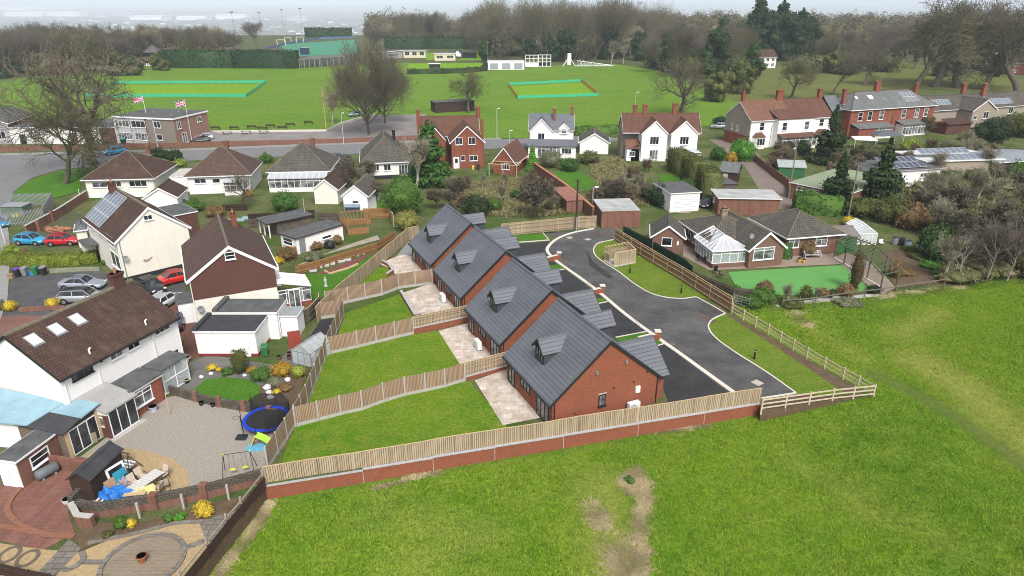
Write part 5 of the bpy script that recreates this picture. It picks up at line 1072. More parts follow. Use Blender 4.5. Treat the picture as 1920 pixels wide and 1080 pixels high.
def board(name, label, cat_, pa, pb, h, lean, m, th=.05, m2=None):
    A, B = G(*pa), G(*pb); t = thing(name, label, cat_, A); d = B-A; d.z = 0; e = d.normalized(); n = Vector((-e.y,e.x,0)); T = n*lean+Vector((0,0,h)); k = e.cross(T.normalized())*th
    q = [Vector(), d, d+T, T]; b = MB(); b.add([p-k/2 for p in q]+[p+k/2 for p in q], [(3,2,1,0),(4,5,6,7),(0,1,5,4),(1,2,6,5),(2,3,7,6),(3,0,4,7)]); b.build('sheet', m, t)
    if m2: q = [d*.12+T*.12, d*.88+T*.12, d*.88+T*.88, d*.12+T*.88]; b = MB(); b.add([p-k*.6 for p in q]+[p+k*.6 for p in q], [(3,2,1,0),(4,5,6,7),(0,1,5,4),(1,2,6,5),(2,3,7,6),(3,0,4,7)]); b.build('panel', m2, t)
    return t
board('old_door', 'white framed old window leaning on the shed', 'window', zj(200,640), zj(420,500), 1.3, .3, UPVC, m2=GLASS); board('teal_board', 'teal board leaning in the junk pile', 'board', zj(290,650), zj(440,550), 1.1, .3, JTL, m2=None); board('plywood_board', 'tan plywood sheet leaning in the junk pile', 'board', zj(160,730), zj(300,640), .9, .25, M('plywood', (.38,.25,.15), .8))
for i, (a, c, lb) in enumerate(((zj(0,860),zj(130,760),'upper white pipe by the stone wall'),(zj(0,940),zj(110,850),'lower white pipe by the stone wall'))):
    A, B = G(*a), G(*c); t = MB(); t.tube([Vector((0,0,.25)), B-A+Vector((0,0,.4))], .05, 8); o = t.build('white_pipe', UPVC); o.location = A; tag(o, lb, 'pipe')
A, B = G(*zj(380,890)), G(*zj(660,860)); t = thing('timber_plank', 'pale timber planks on top of the stone wall', 'planks', A); 
for i in range(2): b = MB(); b.bar(Vector((0,i*.16,.95)), B-A+Vector((0,i*.16,.95)), .14, .05); b.build('plank', TIMBER, t)
# garden table and chairs
pa, pb = G(*zj(500,760)), G(*zj(790,560)); mid = (pa+pb)/2; dv = pb-pa; rzt = math.atan2(dv.y, dv.x); TB = M('pale_grey_slats', (.55,.53,.5), .6, .08, 3)
t = thing('garden_table', 'long slatted grey garden table on the pea gravel', 'table', mid, rzt); 
for i in range(11): b = MB(); x = -1.05+i*.21; b.box(x-.09,x+.09,-.45,.45,.70,.735); b.build('slat', TB, t)
for x in (-.95,.95):
    for y in (-.38,.38): b = MB(); b.tube([(x,y,0),(x,y,.7)], .025, 6); b.build('leg', DARKF, t)
b = MB(); b.box(-1.02,1.02,-.4,-.36,.64,.70); b.box(-1.02,1.02,.36,.4,.64,.70); b.build('frame', DARKF, t)
def chair(lb, p, rz):
    t = thing('garden_chair', lb, 'chair', p, rz, 'beige chairs round the garden table'); SL = M('beige_sling', (.52,.43,.34), .8, .08, 3)
    b = MB(); b.box(-.25,.25,-.24,.26,.42,.45); b.build('seat', SL, t); b = MB(); b.add([(-.25,.25,.46),(.25,.25,.46),(.25,.4,1.0),(-.25,.4,1.0),(-.25,.28,.45),(.25,.28,.45),(.25,.43,1.0),(-.25,.43,1.0)], [(0,1,2,3)[::-1],(4,5,6,7)[::-1],(0,4,7,3),(1,2,6,5),(3,7,6,2)]); b.build('backrest', SL, t)
    for x in (-.27,.27):
        b = MB(); b.tube([(x,-.26,0),(x,-.26,.63),(x,.3,.65)], .018, 5); b.build('leg', DARKF, t); b = MB(); b.tube([(x,.35,0),(x,.26,.45)], .018, 5); b.build('leg', DARKF, t)
chair('beige garden chair at the far end of the slatted table', G(*zj(850,540)), rzt-PI/2); chair('beige garden chair at the near right side of the slatted table', G(*zj(790,720)), rzt+PI+.3); chair('beige garden chair turned sideways, right of the slatted table', G(*zj(880,650)), rzt+PI-.6); chair('beige garden chair on the shed side of the table, far one', G(*zj(600,560)), rzt); chair('beige garden chair on the shed side of the table, near one', G(*zj(510,640)), rzt)
# garden swing seat
p = G(*zj(360,420)); t = thing('swing_bench', 'garden swing bench with striped seat on a dark frame', 'swing seat', p, -.25)
for s in (-1,1): b = MB(); b.tube([(s*.95,-.6,0),(s*.95,-.35,1.5),(s*.95,-.2,1.75)], .03, 6); b.build('leg', DARKF, t); b = MB(); b.tube([(s*.95,.7,0),(s*.95,.1,1.0),(s*.95,-.3,1.6)], .03, 6); b.build('leg', DARKF, t); b = MB(); b.tube([(s*.8,-.2,1.72),(s*.8,0,.6)], .012, 4); b.build('hanger', DARKF, t)
b = MB(); b.tube([(-.97,-.2,1.75),(.97,-.2,1.75)], .03, 6); b.build('top_bar', DARKF, t)
for i in range(5): b = MB(); b.box(-.8,.8,-.25+i*.13,-.14+i*.13,.5+i*.02,.55+i*.02); b.build('slat', UPVC if i%2 == 0 else M('grey_cushion', (.25,.25,.27), .9), t)
# washing-line pole, tub
A = G(*zt(72,530)); t = MB(); t.tube([(0,0,0),(0,0,2.0)], .04, 8); o = t.build('washing_line_post', TIMBER); o.location = A; tag(o, 'pale wooden washing line post at the top of the gravel yard', 'post')
p = G(288,770); t = thing('plastic_tub', 'pale lilac plastic tub by the tumbled bricks', 'tub', p, .4); b = MB(); b.tube([(0,0,0),(0,0,.4),(0,0,.42),(0,0,.42),(0,0,.1)], [.26,.34,.36,.32,.24], 14); b.build('bowl', M('lilac_plastic', (.55,.55,.68), .5), t)
for i, (a, c) in enumerate((((258,765),1.0),((272,757),.8),((285,749),.7),((297,744),.6))): o = lump('brick_heap', ('largest','second largest','third','smallest')[i]+' pile of tumbled orange bricks beside the extension', 'brick heap', G(*a), (.75*c,.55*c,.85*c), M('tumbled_bricks', (.30,.13,.06), .95, .6, 7, 1), 10+i, amp=.2)
w = brickwall('low stone garden wall with piers between the gravel yard and oval lawn', [(320,738),(368,752),(412,762),(458,770),(520,783)], .75, .22, STW, None)
for q in ((368,752),(412,762),(458,770),(506,780)): p = G(*q)-G(320,738); b = MB(); b.box(p.x-.17,p.x+.17,p.y-.17,p.y+.17,0,.9); b.build('pier', BRICK_OLD, w)
for i, q in enumerate((zt(300,460),zt(385,470))): t = thing('black_pot', ('black plant pot hooked on the low stone wall, left one','black plant pot hooked on the low stone wall, right one')[i], 'plant pot', G(*q)); b = MB(); b.tube([(0,0,0),(0,0,.3),(0,0,.3),(0,0,.2)], [.15,.2,.17,.15], 12); b.build('pot', BLACK, t)
# trampoline
p = G(*zt(790,650)); p = G(502,800); t = thing('trampoline', 'round trampoline with blue pad and black safety net', 'trampoline', p); rT = 1.75; zT = .75; b = MB(); n = 32
def annul(b, r0, r1, z0, z1, n=32):
    v = [(r*math.cos(2*PI*i/n), r*math.sin(2*PI*i/n), z) for r, z in ((r0,z1),(r1,z1),(r1,z0),(r0,z0)) for i in range(n)]; b.add(v, [(k*n+i, ((k+1)%4)*n+i, ((k+1)%4)*n+(i+1)%n, k*n+(i+1)%n) for k in range(4) for i in range(n)])
annul(b, rT-.3, rT, zT-.04, zT+.02); b.build('pad', M('blue_vinyl', (.01,.045,.42), .45, .1, 2), t); b = MB(); b.prism([((rT-.3)*math.cos(2*PI*i/n),(rT-.3)*math.sin(2*PI*i/n)) for i in range(n)], zT-.03, zT-.01); b.build('mat', M('black_mesh_mat', (.02,.02,.021), .8, .2, 4), t)
NET = Mclear('black_net', (.01,.01,.012), .72, .9)
for i in range(6):
    a = 2*PI*i/6+.4; b = MB(); b.tube([(rT*math.cos(a),rT*math.sin(a),0),(rT*math.cos(a),rT*math.sin(a),2.3)], .025, 6); b.build('pole', DARKF, t)
ra, m0 = rT*.99, 5; b = MB(); v = []; lo = 20; st_ = 2*PI*.02
sp = [(.9*PI-.2)+(k/lo)*-1.25*PI for k in range(lo+1)]; 
for a in sp: v += [(ra*math.cos(a),ra*math.sin(a),zT+.03),(ra*math.cos(a),ra*math.sin(a),2.1-.25*abs(math.sin(3*a)))]
b.add(v, [(2*i,2*i+1,2*i+3,2*i+2) for i in range(lo)]); b.build('safety_net', NET, t)
# slide, mat, swing frame, hoop
p = G(*zt(705,790)); t = thing('toddler_slide', 'small lime green slide with red steps by the trampoline', 'slide', G(*zt(712,760)), -.15); LIM = M('lime_plastic', (.42,.75,.08), .4, .06, 2); RDP = M('red_plastic', (.6,.08,.06), .4)
b = MB(); b.add([(.0,-.22,.95),(.0,.22,.95),(.5,.22,.75),(.5,-.22,.75),(1.2,.22,.25),(1.2,-.22,.25),(1.5,.22,.18),(1.5,-.22,.18)], [(0,3,2,1),(3,5,4,2),(5,7,6,4)]); b.build('chute', LIM, t)
for y in (-.24,.24): b = MB(); b.bar((0,y,1.02),(.5,y,.84),.04,.14); b.bar((.5,y,.84),(1.25,y,.34),.04,.14); b.build('side_rail', LIM, t)
for y in (-.2,.2): b = MB(); b.tube([(0,y,1.1),(-.5,y,0)], .035, 6); b.build('ladder_rail', LIM, t)
for k in (.25,.5,.75): b = MB(); b.box(-.5*k-.05,-.5*k+.05,-.2,.2,1.0-k-.02,1.0-k+.03); b.build('step', RDP, t)
t = MB(); t.box(-.75,.75,-.45,.45,0,.05); o = t.build('play_mat', M('pale_blue_mat', (.12,.36,.52), .7)); o.location = G(*zt(705,770)); o.rotation_euler = (0,0,.12); tag(o, 'pale blue play mat in front of the green slide', 'mat')
t = thing('play_swing', 'thin metal childrens swing frame with yellow seats on the gravel', 'swing', G(*zt(580,960)), .25)
for s in (-1,1):
    for y in (-1,1): b = MB(); b.tube([(s*.85,0,1.75),(s*1.05,y*.65,0)], .025, 6); b.build('leg', DARKF, t)
    b = MB(); b.ell((s*.85,0,1.78),(.06,.06,.07)); b.build('joint', M('yellow_plastic', (.6,.55,.06), .45), t)
b = MB(); b.tube([(-.85,0,1.75),(.85,0,1.75)], .022, 6); b.build('top_bar', DARKF, t)
for x, z in ((-.4,.45),(.4,.5)):
    b = MB(); b.box(x-.2,x+.2,-.09,.09,z,z+.05); k = b.build('swing_seat', MATS['yellow_plastic'], t)
    for dx in (-.17,.17): b = MB(); b.tube([(x+dx,0,z+.05),(x+dx*.7,0,1.75)], .01, 4); b.build('rope', DARKF, k)
p = G(*zt(600,700)); t = thing('basketball_stand', 'dark basketball stand with a hoop beside the trampoline', 'basketball hoop', p); b = MB(); b.box(-.45,.3,-.3,.25,0,.18); b.build('base', DARKF, t); b = MB(); b.tube([(.1,0,.15),(.05,0,1.9)], .03, 6); b.build('pole', DARKF, t); b = MB(); b.tube([(-.25+.22*math.cos(2*PI*i/14),.22*math.sin(2*PI*i/14),1.8) for i in range(15)], .015, 5); b.build('rim', DARKF, t)
# rockery shrubs of the oval lawn garden
for lb, q, r, h, m, sh in (('dark green clipped column bush with brown top by the white garage', zt(587,225), .75, 2.3, Mleaf('browning_conifer', (.05,.07,.02), (.12,.10,.03)), 'column'),('bright yellow low plant in the rockery, bigger one', zt(378,205), .45, .5, LF_YEL, 'round'),('bright yellow low plant in the rockery, smaller one', zt(425,215), .28, .32, LF_YEL, 'round'),('spiky dark green plant in the rockery', zt(490,235), .6, .6, LF_GRN, 'clump'),('wide mid green shrub left of the orange conifer', zt(740,280), .85, 1.3, LF_GRN, 'clump'),('rounded orange conifer in the rockery', zt(885,245), .95, 1.3, LF_ORG, 'clump'),('clipped round yellow-green bush by the fence', zt(1005,255), .65, .95, Mleaf('yellow_green', (.16,.2,.03),(.27,.31,.05)), 'round'),('flat grey-green juniper below the orange conifer', zt(830,305), .8, .5, LF_GRY, 'clump'),('low orange-brown plant beside the column bush', zt(665,220), .45, .5, LF_ORG, 'clump'),('small yellow plant among the white stones', zt(840,375), .35, .3, LF_YEL, 'round'),('dark brown low mound at the edge of the rockery', zt(905,345), .7, .45, LF_BRN, 'clump')):
    shrub(lb, q, r, h, m, .09, shape=sh, stem=False)
WST = M('white_stone', (.62,.62,.62), .8, .15, 4, .4)
for i, (q, k) in enumerate(((zt(775,340),.35),(zt(790,375),.28),(zt(800,410),.3),(zt(922,285),.3),(zt(370,238),.22),(zt(300,262),.22),(zt(515,230),.16),(zt(612,250),.18))): lump('white_stone', 'white rockery stone, '+('largest, near the trampoline net','second in the row by the trampoline net','third in the row, touching the trampoline net','beside the flat juniper','below the yellow plants','at the left tip of the oval lawn','small, by the spiky plant','small, by the orange-brown plant')[i], 'stone', G(*q), (k,k*.8,k*.8), WST, 30+i, sub=2, amp=.15)
for i, q in enumerate((zt(160,305),zt(195,300),zt(175,285))): t = thing('cream_planter', 'black pot with a cream rim in the cluster of three by the glass porch', 'plant pot', G(*q), 0, 'three pots by the glass porch'); b = MB(); b.tube([(0,0,0),(0,0,.28)], [.16,.22], 12); b.build('pot', BLACK, t); b = MB(); b.tube([(0,0,.28),(0,0,.32),(0,0,.32),(0,0,.26)], [.23,.24,.19,.18], 12); b.build('rim', M('cream_rim', (.6,.55,.3), .7), t)
t = thing('white_urn', 'white bowl planter at the corner of the long white house', 'planter', G(*zt(197,145))); b = MB(); b.tube([(0,0,0),(0,0,.15),(0,0,.35),(0,0,.42),(0,0,.42),(0,0,.3)], [.15,.1,.33,.36,.3,.25], 14); b.build('bowl', UPVC, t)
# flower bed plants bottom left
for lb, q, r, h, m in (('bright golden bush against the stone topped wall', (385,965), .62, 1.0, LF_YEL),('round green bush below the stone topped wall', (230,988), .48, .75, LF_GRN),('small golden bush beside the round green bush', (247,988), .3, .6, LF_YEL),('leafy green plant under the concrete post', (317,975), .35, .5, LF_GRN),('low bright green plant near the wall base', (338,972), .4, .35, LF_BRT),('low dull green plant in the flower bed', (203,1005), .35, .35, LF_OLV)): shrub(lb, q, r, h, m, .08, stem=False, shape='clump')
def wood_fence_low(): 
    P = [(497,912),(455,965),(430,995),(394,1042),(345,1105)]; return close_fence('dark low plank fence with pale posts between the gravel garden and field', P, .75, WOOD_DRK, d=1.9, topcap=False)
wood_fence_low(); rail_fence('pale top rail fence behind the dark low plank fence', [(495,908),(455,960),(428,992),(392,1038),(342,1100)], 1.15, 1, 1.9, TIMB_G)
close_fence('black fence panels along the bottom left edge', [(-20,1075),(0,1078),(60,1092),(100,1100)], .9, WOOD_DRK, topcap=False)
# flat-roofed white garages
GA = House('white_garage', 'nearer flat roofed white garage with a red painted base', 'garage', zd2(155,965), zd2(545,965), 0, 3.3, 2.45); GA.L = (G(*zd2(545,968))-G(*zd2(155,955))).length
GA.body(WHITE); GA.flat(0, GA.L, 0, GA.W, 2.46, FELTB); GA.fbox('f', 0, GA.L+.02, 0, .28, 0, .02, M('red_plinth', (.22,.03,.035), .7), 'plinth'); GA.fbox('r', 0, GA.W, 0, .28, 0, .02, M('red_plinth', (.22,.03,.035), .7), 'plinth'); b = MB(); b.box(-.14,.25,-.1,GA.W+.1,2.6,2.85); b.build('parapet', FELTB, GA.t); GA.door('f', GA.L-1.5, .8, 1.95, WHITE, pane=False)
p0 = GA.wp(.5, 3.4); p1 = GA.wp(GA.L+.9, 3.4); GB_ = House('white_garage', 'farther flat roofed white garage behind the first, against the brown gable', 'garage', p0, p1, 0, 3.0, 2.75, world=True); GB_.body(WHITE); GB_.flat(0, GB_.L, 0, GB_.W, 2.76, FELT); b = MB(); b.box(-.14,.3,-.1,GB_.W+.1,2.9,3.2); b.build('parapet', FELT, GB_.t); GB_.pipe('r', .3, 2.7)
p0 = GB_.wp(GB_.L+.05, .6); p1 = GB_.wp(GB_.L+1.7, .6); LT = House('lean_to_store', 'white panelled lean-to with grey roof beside the farther garage', 'shed', p0, p1, 0, 2.0, 2.1, world=True); LT.body(WHITE); LT.flat(0, LT.L, 0, LT.W, 2.11, M('grey_sheet', (.27,.29,.29), .5)); 
board('red_door_panel', 'red-brown garden gate with a fan pattern by the greenhouse', 'gate', zd2(765,918), zd2(850,905), 1.8, .0, REDDOOR, .06)
def bin_(label, p, rz, mb, ml=None, z=0, group=None, s=1):
    t = thing('wheelie_bin', label, 'wheelie bin', (p.x,p.y,z), rz, group); b = MB()
    w0, w1, d0, d1 = .22*s, .29*s, .26*s, .35*s; v = [(-w0,-d0,.06),(w0,-d0,.06),(w0,d0,.06),(-w0,d0,.06),(-w1,-d1,.98*s),(w1,-d1,.98*s),(w1,d1,.98*s),(-w1,d1,.98*s)]; b.add(v, [(3,2,1,0),(4,5,6,7),(0,1,5,4),(1,2,6,5),(2,3,7,6),(3,0,4,7)]); b.build('body', mb, t)
    b = MB(); b.add([(-w1-.02,-d1-.03,.985*s),(w1+.02,-d1-.03,.985*s),(w1+.02,d1+.06,1.03*s),(-w1-.02,d1+.06,1.03*s),(-w1+.03,-d1+.03,1.05*s),(w1-.03,-d1+.03,1.05*s),(w1-.03,d1,1.1*s),(-w1+.03,d1,1.1*s)], [(3,2,1,0),(4,5,6,7),(0,1,5,4),(1,2,6,5),(2,3,7,6),(3,0,4,7)]); b.build('lid', ml or mb, t)
    for x in (-1,1): b = MB(); b.tube([(x*.2*s-.03,d0+.02,.1),(x*.2*s+.03,d0+.02,.1)], .1, 10); b.build('wheel', TYRE, t)
GRB = M('green_bin_plastic', (.03,.16,.05), .5, .08, 2); GYB = M('grey_bin_plastic', (.22,.23,.24), .5, .08, 2); BKB = M('black_bin_plastic', (.025,.026,.03), .5, .1, 2)
bin_('green wheelie bin by the nearer white garage', G(*zd2(605,960)), .2, GRB)
bin_('dark wheelie bin with a purple lid by the hedge', G(*zc(165,585)), -.1, BKB, M('purple_lid', (.13,.04,.3), .5)); bin_('light grey wheelie bin by the hedge', G(*zc(238,572)), .0, GYB); bin_('green wheelie bin by the hedge', G(*zc(335,565)), .1, GRB); bin_('dark wheelie bin with a pale grey lid by the hedge', G(*zc(408,568)), 0, BKB, GYB)
t = thing('recycling_box', 'blue recycling box between the grey and green bins', 'box', G(*zc(302,568))); b = MB(); b.prism([(-.25,-.18),(.25,-.18),(.25,.18),(-.25,.18)], 0, .35); b.build('box', M('blue_plastic', (.02,.2,.5), .5), t); b = MB(); b.box(-.28,.28,-.2,.2,.35,.39); b.build('lid', MATS['blue_plastic'], t)
t = thing('paving_stub', 'short tan brick block at the drive entrance', 'block', G(*zc(108,598))); b = MB(); b.box(-.3,.3,-.25,.25,0,.5); b.box(-.33,.33,-.28,.28,.501,.56); b.build('brickwork', BRICK_TAN, t)
# greenhouse (left)
def greenhouse(name, label, pa, pb, W, e, r, m, alu=None, base=None):
    h = House(name, label, 'greenhouse', pa, pb, 0, W, e); alu = alu or M('aluminium', (.5,.52,.53), .4, .05, 2, metal=.6)
    for F, w in ((('f'),h.L),(('b'),h.L),(('l'),W),(('r'),W)): h.glazed(*h.face(F), w, .02, e, max(2,round(w/.65)), alu, m, .0)
    b = MB(); x = h.L/2
    ya, yb = 0, W; b.add([(0,ya,e),(x,ya,r),(x,yb,r),(0,yb,e),(h.L,ya,e),(h.L,yb,e)], [(0,1,2,3)[::-1],(1,4,5,2)[::-1],(0,4,1),(3,2,5)]); b.build('roof_glazing', m, h.t)
    b = MB(); n = max(2, round(W/.65))
    for i in range(n+1): y = W*i/n; b.bar((0,y,e+.02),(x,y,r+.02),.035,.05); b.bar((h.L,y,e+.02),(x,y,r+.02),.035,.05)
    b.bar((x,0,r+.03),(x,W,r+.03),.06,.06); b.build('roof_frame', alu, h.t); return h
GHG = Mclear('greenhouse_glass', (.72,.77,.78), .35, .15); greenhouse('greenhouse', 'small open greenhouse full of pots beside the side fence', zd2(790,1010), zd2(915,1040), 2.9, 1.35, 1.95, GHG)
for i, q in enumerate((zd2(820,985),zd2(850,1000),zd2(925,985),zd2(940,1000))): bin_(('grey','blue','white','pale')[i]+' storage tub inside the small greenhouse', G(*q), i, (GYB, MATS['blue_plastic'], UPVC, MATS['lilac_plastic'])[i], s=.6)
for i, q in enumerate((zd2(697,985),zd2(765,960),zd2(765,985))): t = thing('brown_pot', ('brown pot on the yard left of the greenhouse','brown pot at the greenhouse door, farther one','brown pot at the greenhouse door, nearer one')[i], 'plant pot', G(*q)); b = MB(); b.tube([(0,0,0),(0,0,.35),(0,0,.35),(0,0,.28)], [.14,.2,.17,.15], 12); b.build('pot', M('brown_clay', (.10,.05,.035), .8), t)
close_fence('old grey and green side fence between the brown gable house and the weed sheet', [zd2(760,800), zd2(905,735), zd2(975,660), zd2(975,630)], 1.6, WOOD_OLD, topcap=True)
# hedge, bushes, cars on drive
hedge('clipped hedge with bright yellow-green top in front of the blue and red cars', [zc(60,455),zc(190,470),zc(480,470),zc(760,460),zc(905,440)], 1.6, 1.25, Mleaf('privet', (.07,.10,.015), (.22,.26,.03)), .13)
shrub('tall yellow-green bush at the left end of the privet hedge', zc(115,430), 1.2, 2.0, LF_LIM, .14, shape='clump'); shrub('brown bare bush in the privet hedge', zc(240,440), .8, 1.7, LF_BRN, .12, shape='clump')
brickwall('low mossy concrete wall behind the bins and the silver saloon', [zc(460,545),zc(640,535),zc(920,525)], .45, .25, M('mossy_concrete', (.22,.235,.17), .9, .3, 2, .3), None); brickwall('low brick wall along the edge of the silver cars drive', [zc(180,905),zc(345,895),zc(600,885)], .45, .2, BRICK_OLD, None)
for lb, q, r, h, m in (('golden bush at the left end of the low drive wall', zc(105,890), .75, 1.0, LF_YEL),('golden bush beside the silver estate car', zc(490,865), .65, 1.0, LF_YEL),('grey-green bush at the left edge by the drive', zc(5,890), .7, 1.1, LF_GRY)): shrub(lb, q, r, h, m, .09)
for lb, q, r, h, m in (('low yellow-green shrub beside the dark car', (335,645), .5, .6, LF_LIM),('yellow heather strip in front of the brown gable house', (322,640), .8, .5, LF_YEL),('small green bush under the porch canopy', zc(975,465), .45, .6, LF_GRN)): shrub(lb, q, r, h, m, .09, shape='clump', stem=False)
car('metallic silver saloon parked on the drive behind the estate', paint('silver_paint', (.42,.45,.52), .5), zc(985,685), zc(555,690), 'saloon', name='saloon_car'); car('silver estate car parked nearest the brown roof', paint('silver_grey_paint', (.50,.52,.55), .5), zc(960,800), zc(575,815), 'estate', name='estate_car')
car('red hatchback parked by the cream store', paint('red_paint', (.52,.015,.025)), zc(715,280), zc(460,290), 'hatch', name='hatchback_car'); car('bright blue hatchback parked behind the hedge', paint('blue_paint', (.03,.30,.52)), zc(440,285), zc(150,275), 'hatch', name='hatchback_car')
car('red saloon parked between the cream and brown gables', paint('bright_red_paint', (.55,.02,.015)), za(885,590), za(1060,550), 'saloon', name='saloon_car'); car('dark grey car with a red tail near the brown roof', paint('black_paint', (.02,.022,.025)), za(905,640), za(810,590), 'hatch', name='hatchback_car')
car('small blue car half hidden at the left edge below the sub station fence', paint('teal_paint', (.02,.2,.36)), zc(60,128), zc(-120,118), 'hatch', name='hatchback_car'); car('dark blue car behind the end of the long white house', paint('navy_paint', (.02,.03,.10)), (338,598), (325,625), 'hatch', name='hatchback_car'); car('white car behind the ridge of the brown roof', paint('white_paint', (.6,.62,.65)), (322,565), (300,580), 'hatch', name='hatchback_car')
for i, q in enumerate(((348,583),(350,598))): t = thing('log_planter', ('half barrel planter on the red paving, farther one','half barrel planter on the red paving, nearer one')[i], 'planter', G(*q)); b = MB(); b.tube([(0,0,0),(0,0,.35),(0,0,.35),(0,0,.25)], [.35,.42,.35,.3], 14); b.build('tub', TIMB_G, t)
o = lump('timber_heap', 'heap of broken reddish timber behind the red hatchback', 'timber heap', G(*zc(530,165)), (1.6,.5,.5), M('broken_timber', (.32,.14,.08), .9, .6, 6, 1), 51, amp=.3)
# sub station cage
t = thing('palisade_fence', 'grey steel palisade fence round the sub station with yellow warning signs', 'fence', G(0,428)); o = G(0,428); PSt = M('galvanised_steel', (.36,.37,.39), .5, .1, 2, metal=.4); PL = [G(-70,425), G(0,428), G(85,416), G(102,386), G(15,388)]
for i in range(len(PL)-1):
    A, B = PL[i]-o, PL[i+1]-o; n = int((B-A).length/.17); b = MB()
    for k in range(n): q = A.lerp(B, k/n); b.box(q.x-.035,q.x+.035,q.y-.02,q.y+.02,.05,2.1)
    b.build('pales', PSt, t); b = MB(); b.bar(A+Vector((0,.05,.4)), B+Vector((0,.05,.4)), .05, .06); b.bar(A+Vector((0,.05,1.7)), B+Vector((0,.05,1.7)), .05, .06); b.build('rails', PSt, t)
for q in ((31,410),(37,409)): A = G(q[0],q[1]+9)-o; b = MB(); b.box(A.x-.2,A.x+.2,A.y-.16,A.y-.13,1.0,1.5); b.build('warning_sign', M('yellow_sign', (.65,.52,.03), .5), t)
t = thing('transformer', 'grey-green transformer box inside the palisade fence', 'transformer', G(35,402)); b = MB(); b.box(-1.6,1.6,-1.1,1.1,0,1.5); b.build('casing', M('substation_green', (.12,.17,.13), .6), t); b = MB(); b.box(-1.7,1.7,-1.2,1.2,1.501,1.6); b.build('lid', PSt, t)
w = brickwall('long brick wall with piers between the sub station and the cream houses', [zc(250,200),zc(400,120),zc(560,30),(165,372)], 1.3, .25, BRICK_OLD, CONC)
for q in (zc(370,165),zc(490,75)): p = G(*q)-G(*zc(250,200)); b = MB(); b.box(p.x-.22,p.x+.22,p.y-.22,p.y+.22,0,1.6); b.build('pier', BRICK_OLD, w)
# ---- back gardens between the rows
SHW = House('garden_workshop', 'long cream outbuilding with grey felt roof, door and covered barbecue in front', 'outbuilding', zm(700,745), zm(1135,605), 0, 3.3, 2.1, 0); SHW.body(WHITE); SHW.flat(0, SHW.L, 0, SHW.W, 2.11, FELT, WOOD_DRK, o=.2); SHW.winpx('f', zm(930,605), zm(1012,550), cols=1); SHW.fbox('f', .4, 1.3, .05, 1.95, 0, .04, GYB, 'door'); SHW.win('l', .5, .9, 2.0, 1.0, 1, 2)
p = G(*zm(1000,680)); lump('barbecue_cover', 'black covered barbecue in front of the long cream outbuilding', 'barbecue', p, (.75,.6,.85), BLACK, 61, amp=.1)
SH2 = House('open_shed', 'open fronted shed with dark felt roof behind the cream outbuilding', 'shed', zm(440,590), zm(850,500), 0, 3.4, 2.0); SH2.flat(-.2, SH2.L, 0, SH2.W, 2.0, FELT, WOOD_DRK, o=.2); SH2.body(WOOD_OLD, x0=1.2, y0=.2); 
for x, y in ((0,0),(0,1.7),(0,3.3)): b = MB(); b.box(x-.07,x+.07,y-.07,y+.07,0,2.0); b.build('post', UPVC, SH2.t)
H7 = House('garden_outhouse', 'white gabled outhouse with mossy brown roof in the back gardens', 'outhouse', zm(1140,330), zm(1368,335), 0, 7.5, 2.5); H7.body(WHITE, 'y', 4.0); H7.gable(TILE_GRY, 'y', 4.0, .25, .15, UPVC, cap=MOSSCAP); H7.win('f', 1.4, 1.2, 1.0, .45, 1)
H8 = House('garden_outhouse', 'cream gabled outhouse with brown roof behind a bare tree', 'outhouse', zm(865,265), zm(1085,268), 0, 6.5, 2.5); H8.body(CREAM, 'y', 4.0); H8.gable(TILE_BRN, 'y', 4.0, .25, .15, UPVC)
t = thing('water_tank', 'blue-grey lidded box below the white outhouse', 'box', G(*zm(1220,335))); b = MB(); b.box(-1.1,1.1,-.5,.5,0,.8); b.build('box', DGREY, t); b = MB(); b.add([(-1.2,-.65,.8),(1.2,-.65,.8),(1.2,.6,1.15),(-1.2,.6,1.15),(-1.2,-.65,.86),(1.2,-.65,.86),(1.2,.6,1.21),(-1.2,.6,1.21)], [(3,2,1,0),(4,5,6,7),(0,1,5,4),(1,2,6,5),(2,3,7,6),(3,0,4,7)]); b.build('lid', M('slate_blue_lid', (.2,.25,.33), .5), t)
t = thing('pergola', 'orange timber pergola seat in the back garden', 'pergola', G(*zm(1230,545))); o = G(*zm(1230,545)); C_ = [G(*zm(1180,560))-o, G(*zm(1370,540))-o, G(*zm(1390,455))-o, G(*zm(1110,470))-o]; b = MB()
for c in C_: b.box(c.x-.06,c.x+.06,c.y-.06,c.y+.06,0,2.1)
for i in range(4): b.bar(C_[i]+Vector((0,0,2.05)), C_[(i+1)%4]+Vector((0,0,2.05)), .06, .14)
b.build('frame', TIMB_O, t)
for i in range(8): b = MB(); f = i/7; b.bar(C_[0].lerp(C_[1],f)+Vector((0,-.3,2.16)), C_[3].lerp(C_[2],f)+Vector((0,.2,2.16)), .06, .09); b.build('slat', TIMB_O, t)
b = MB(); b.bar(C_[0]+Vector((0,0,.45)), C_[1]+Vector((0,0,.45)), .06, .9); b.bar(C_[3]+Vector((0,0,.5)), C_[2]+Vector((0,0,.5)), .06, 1.0); b.bar(C_[0]+Vector((0,0,.45)), C_[3]+Vector((0,0,.45)), .06, .9); b.build('side_board', WOOD_ORG, t)
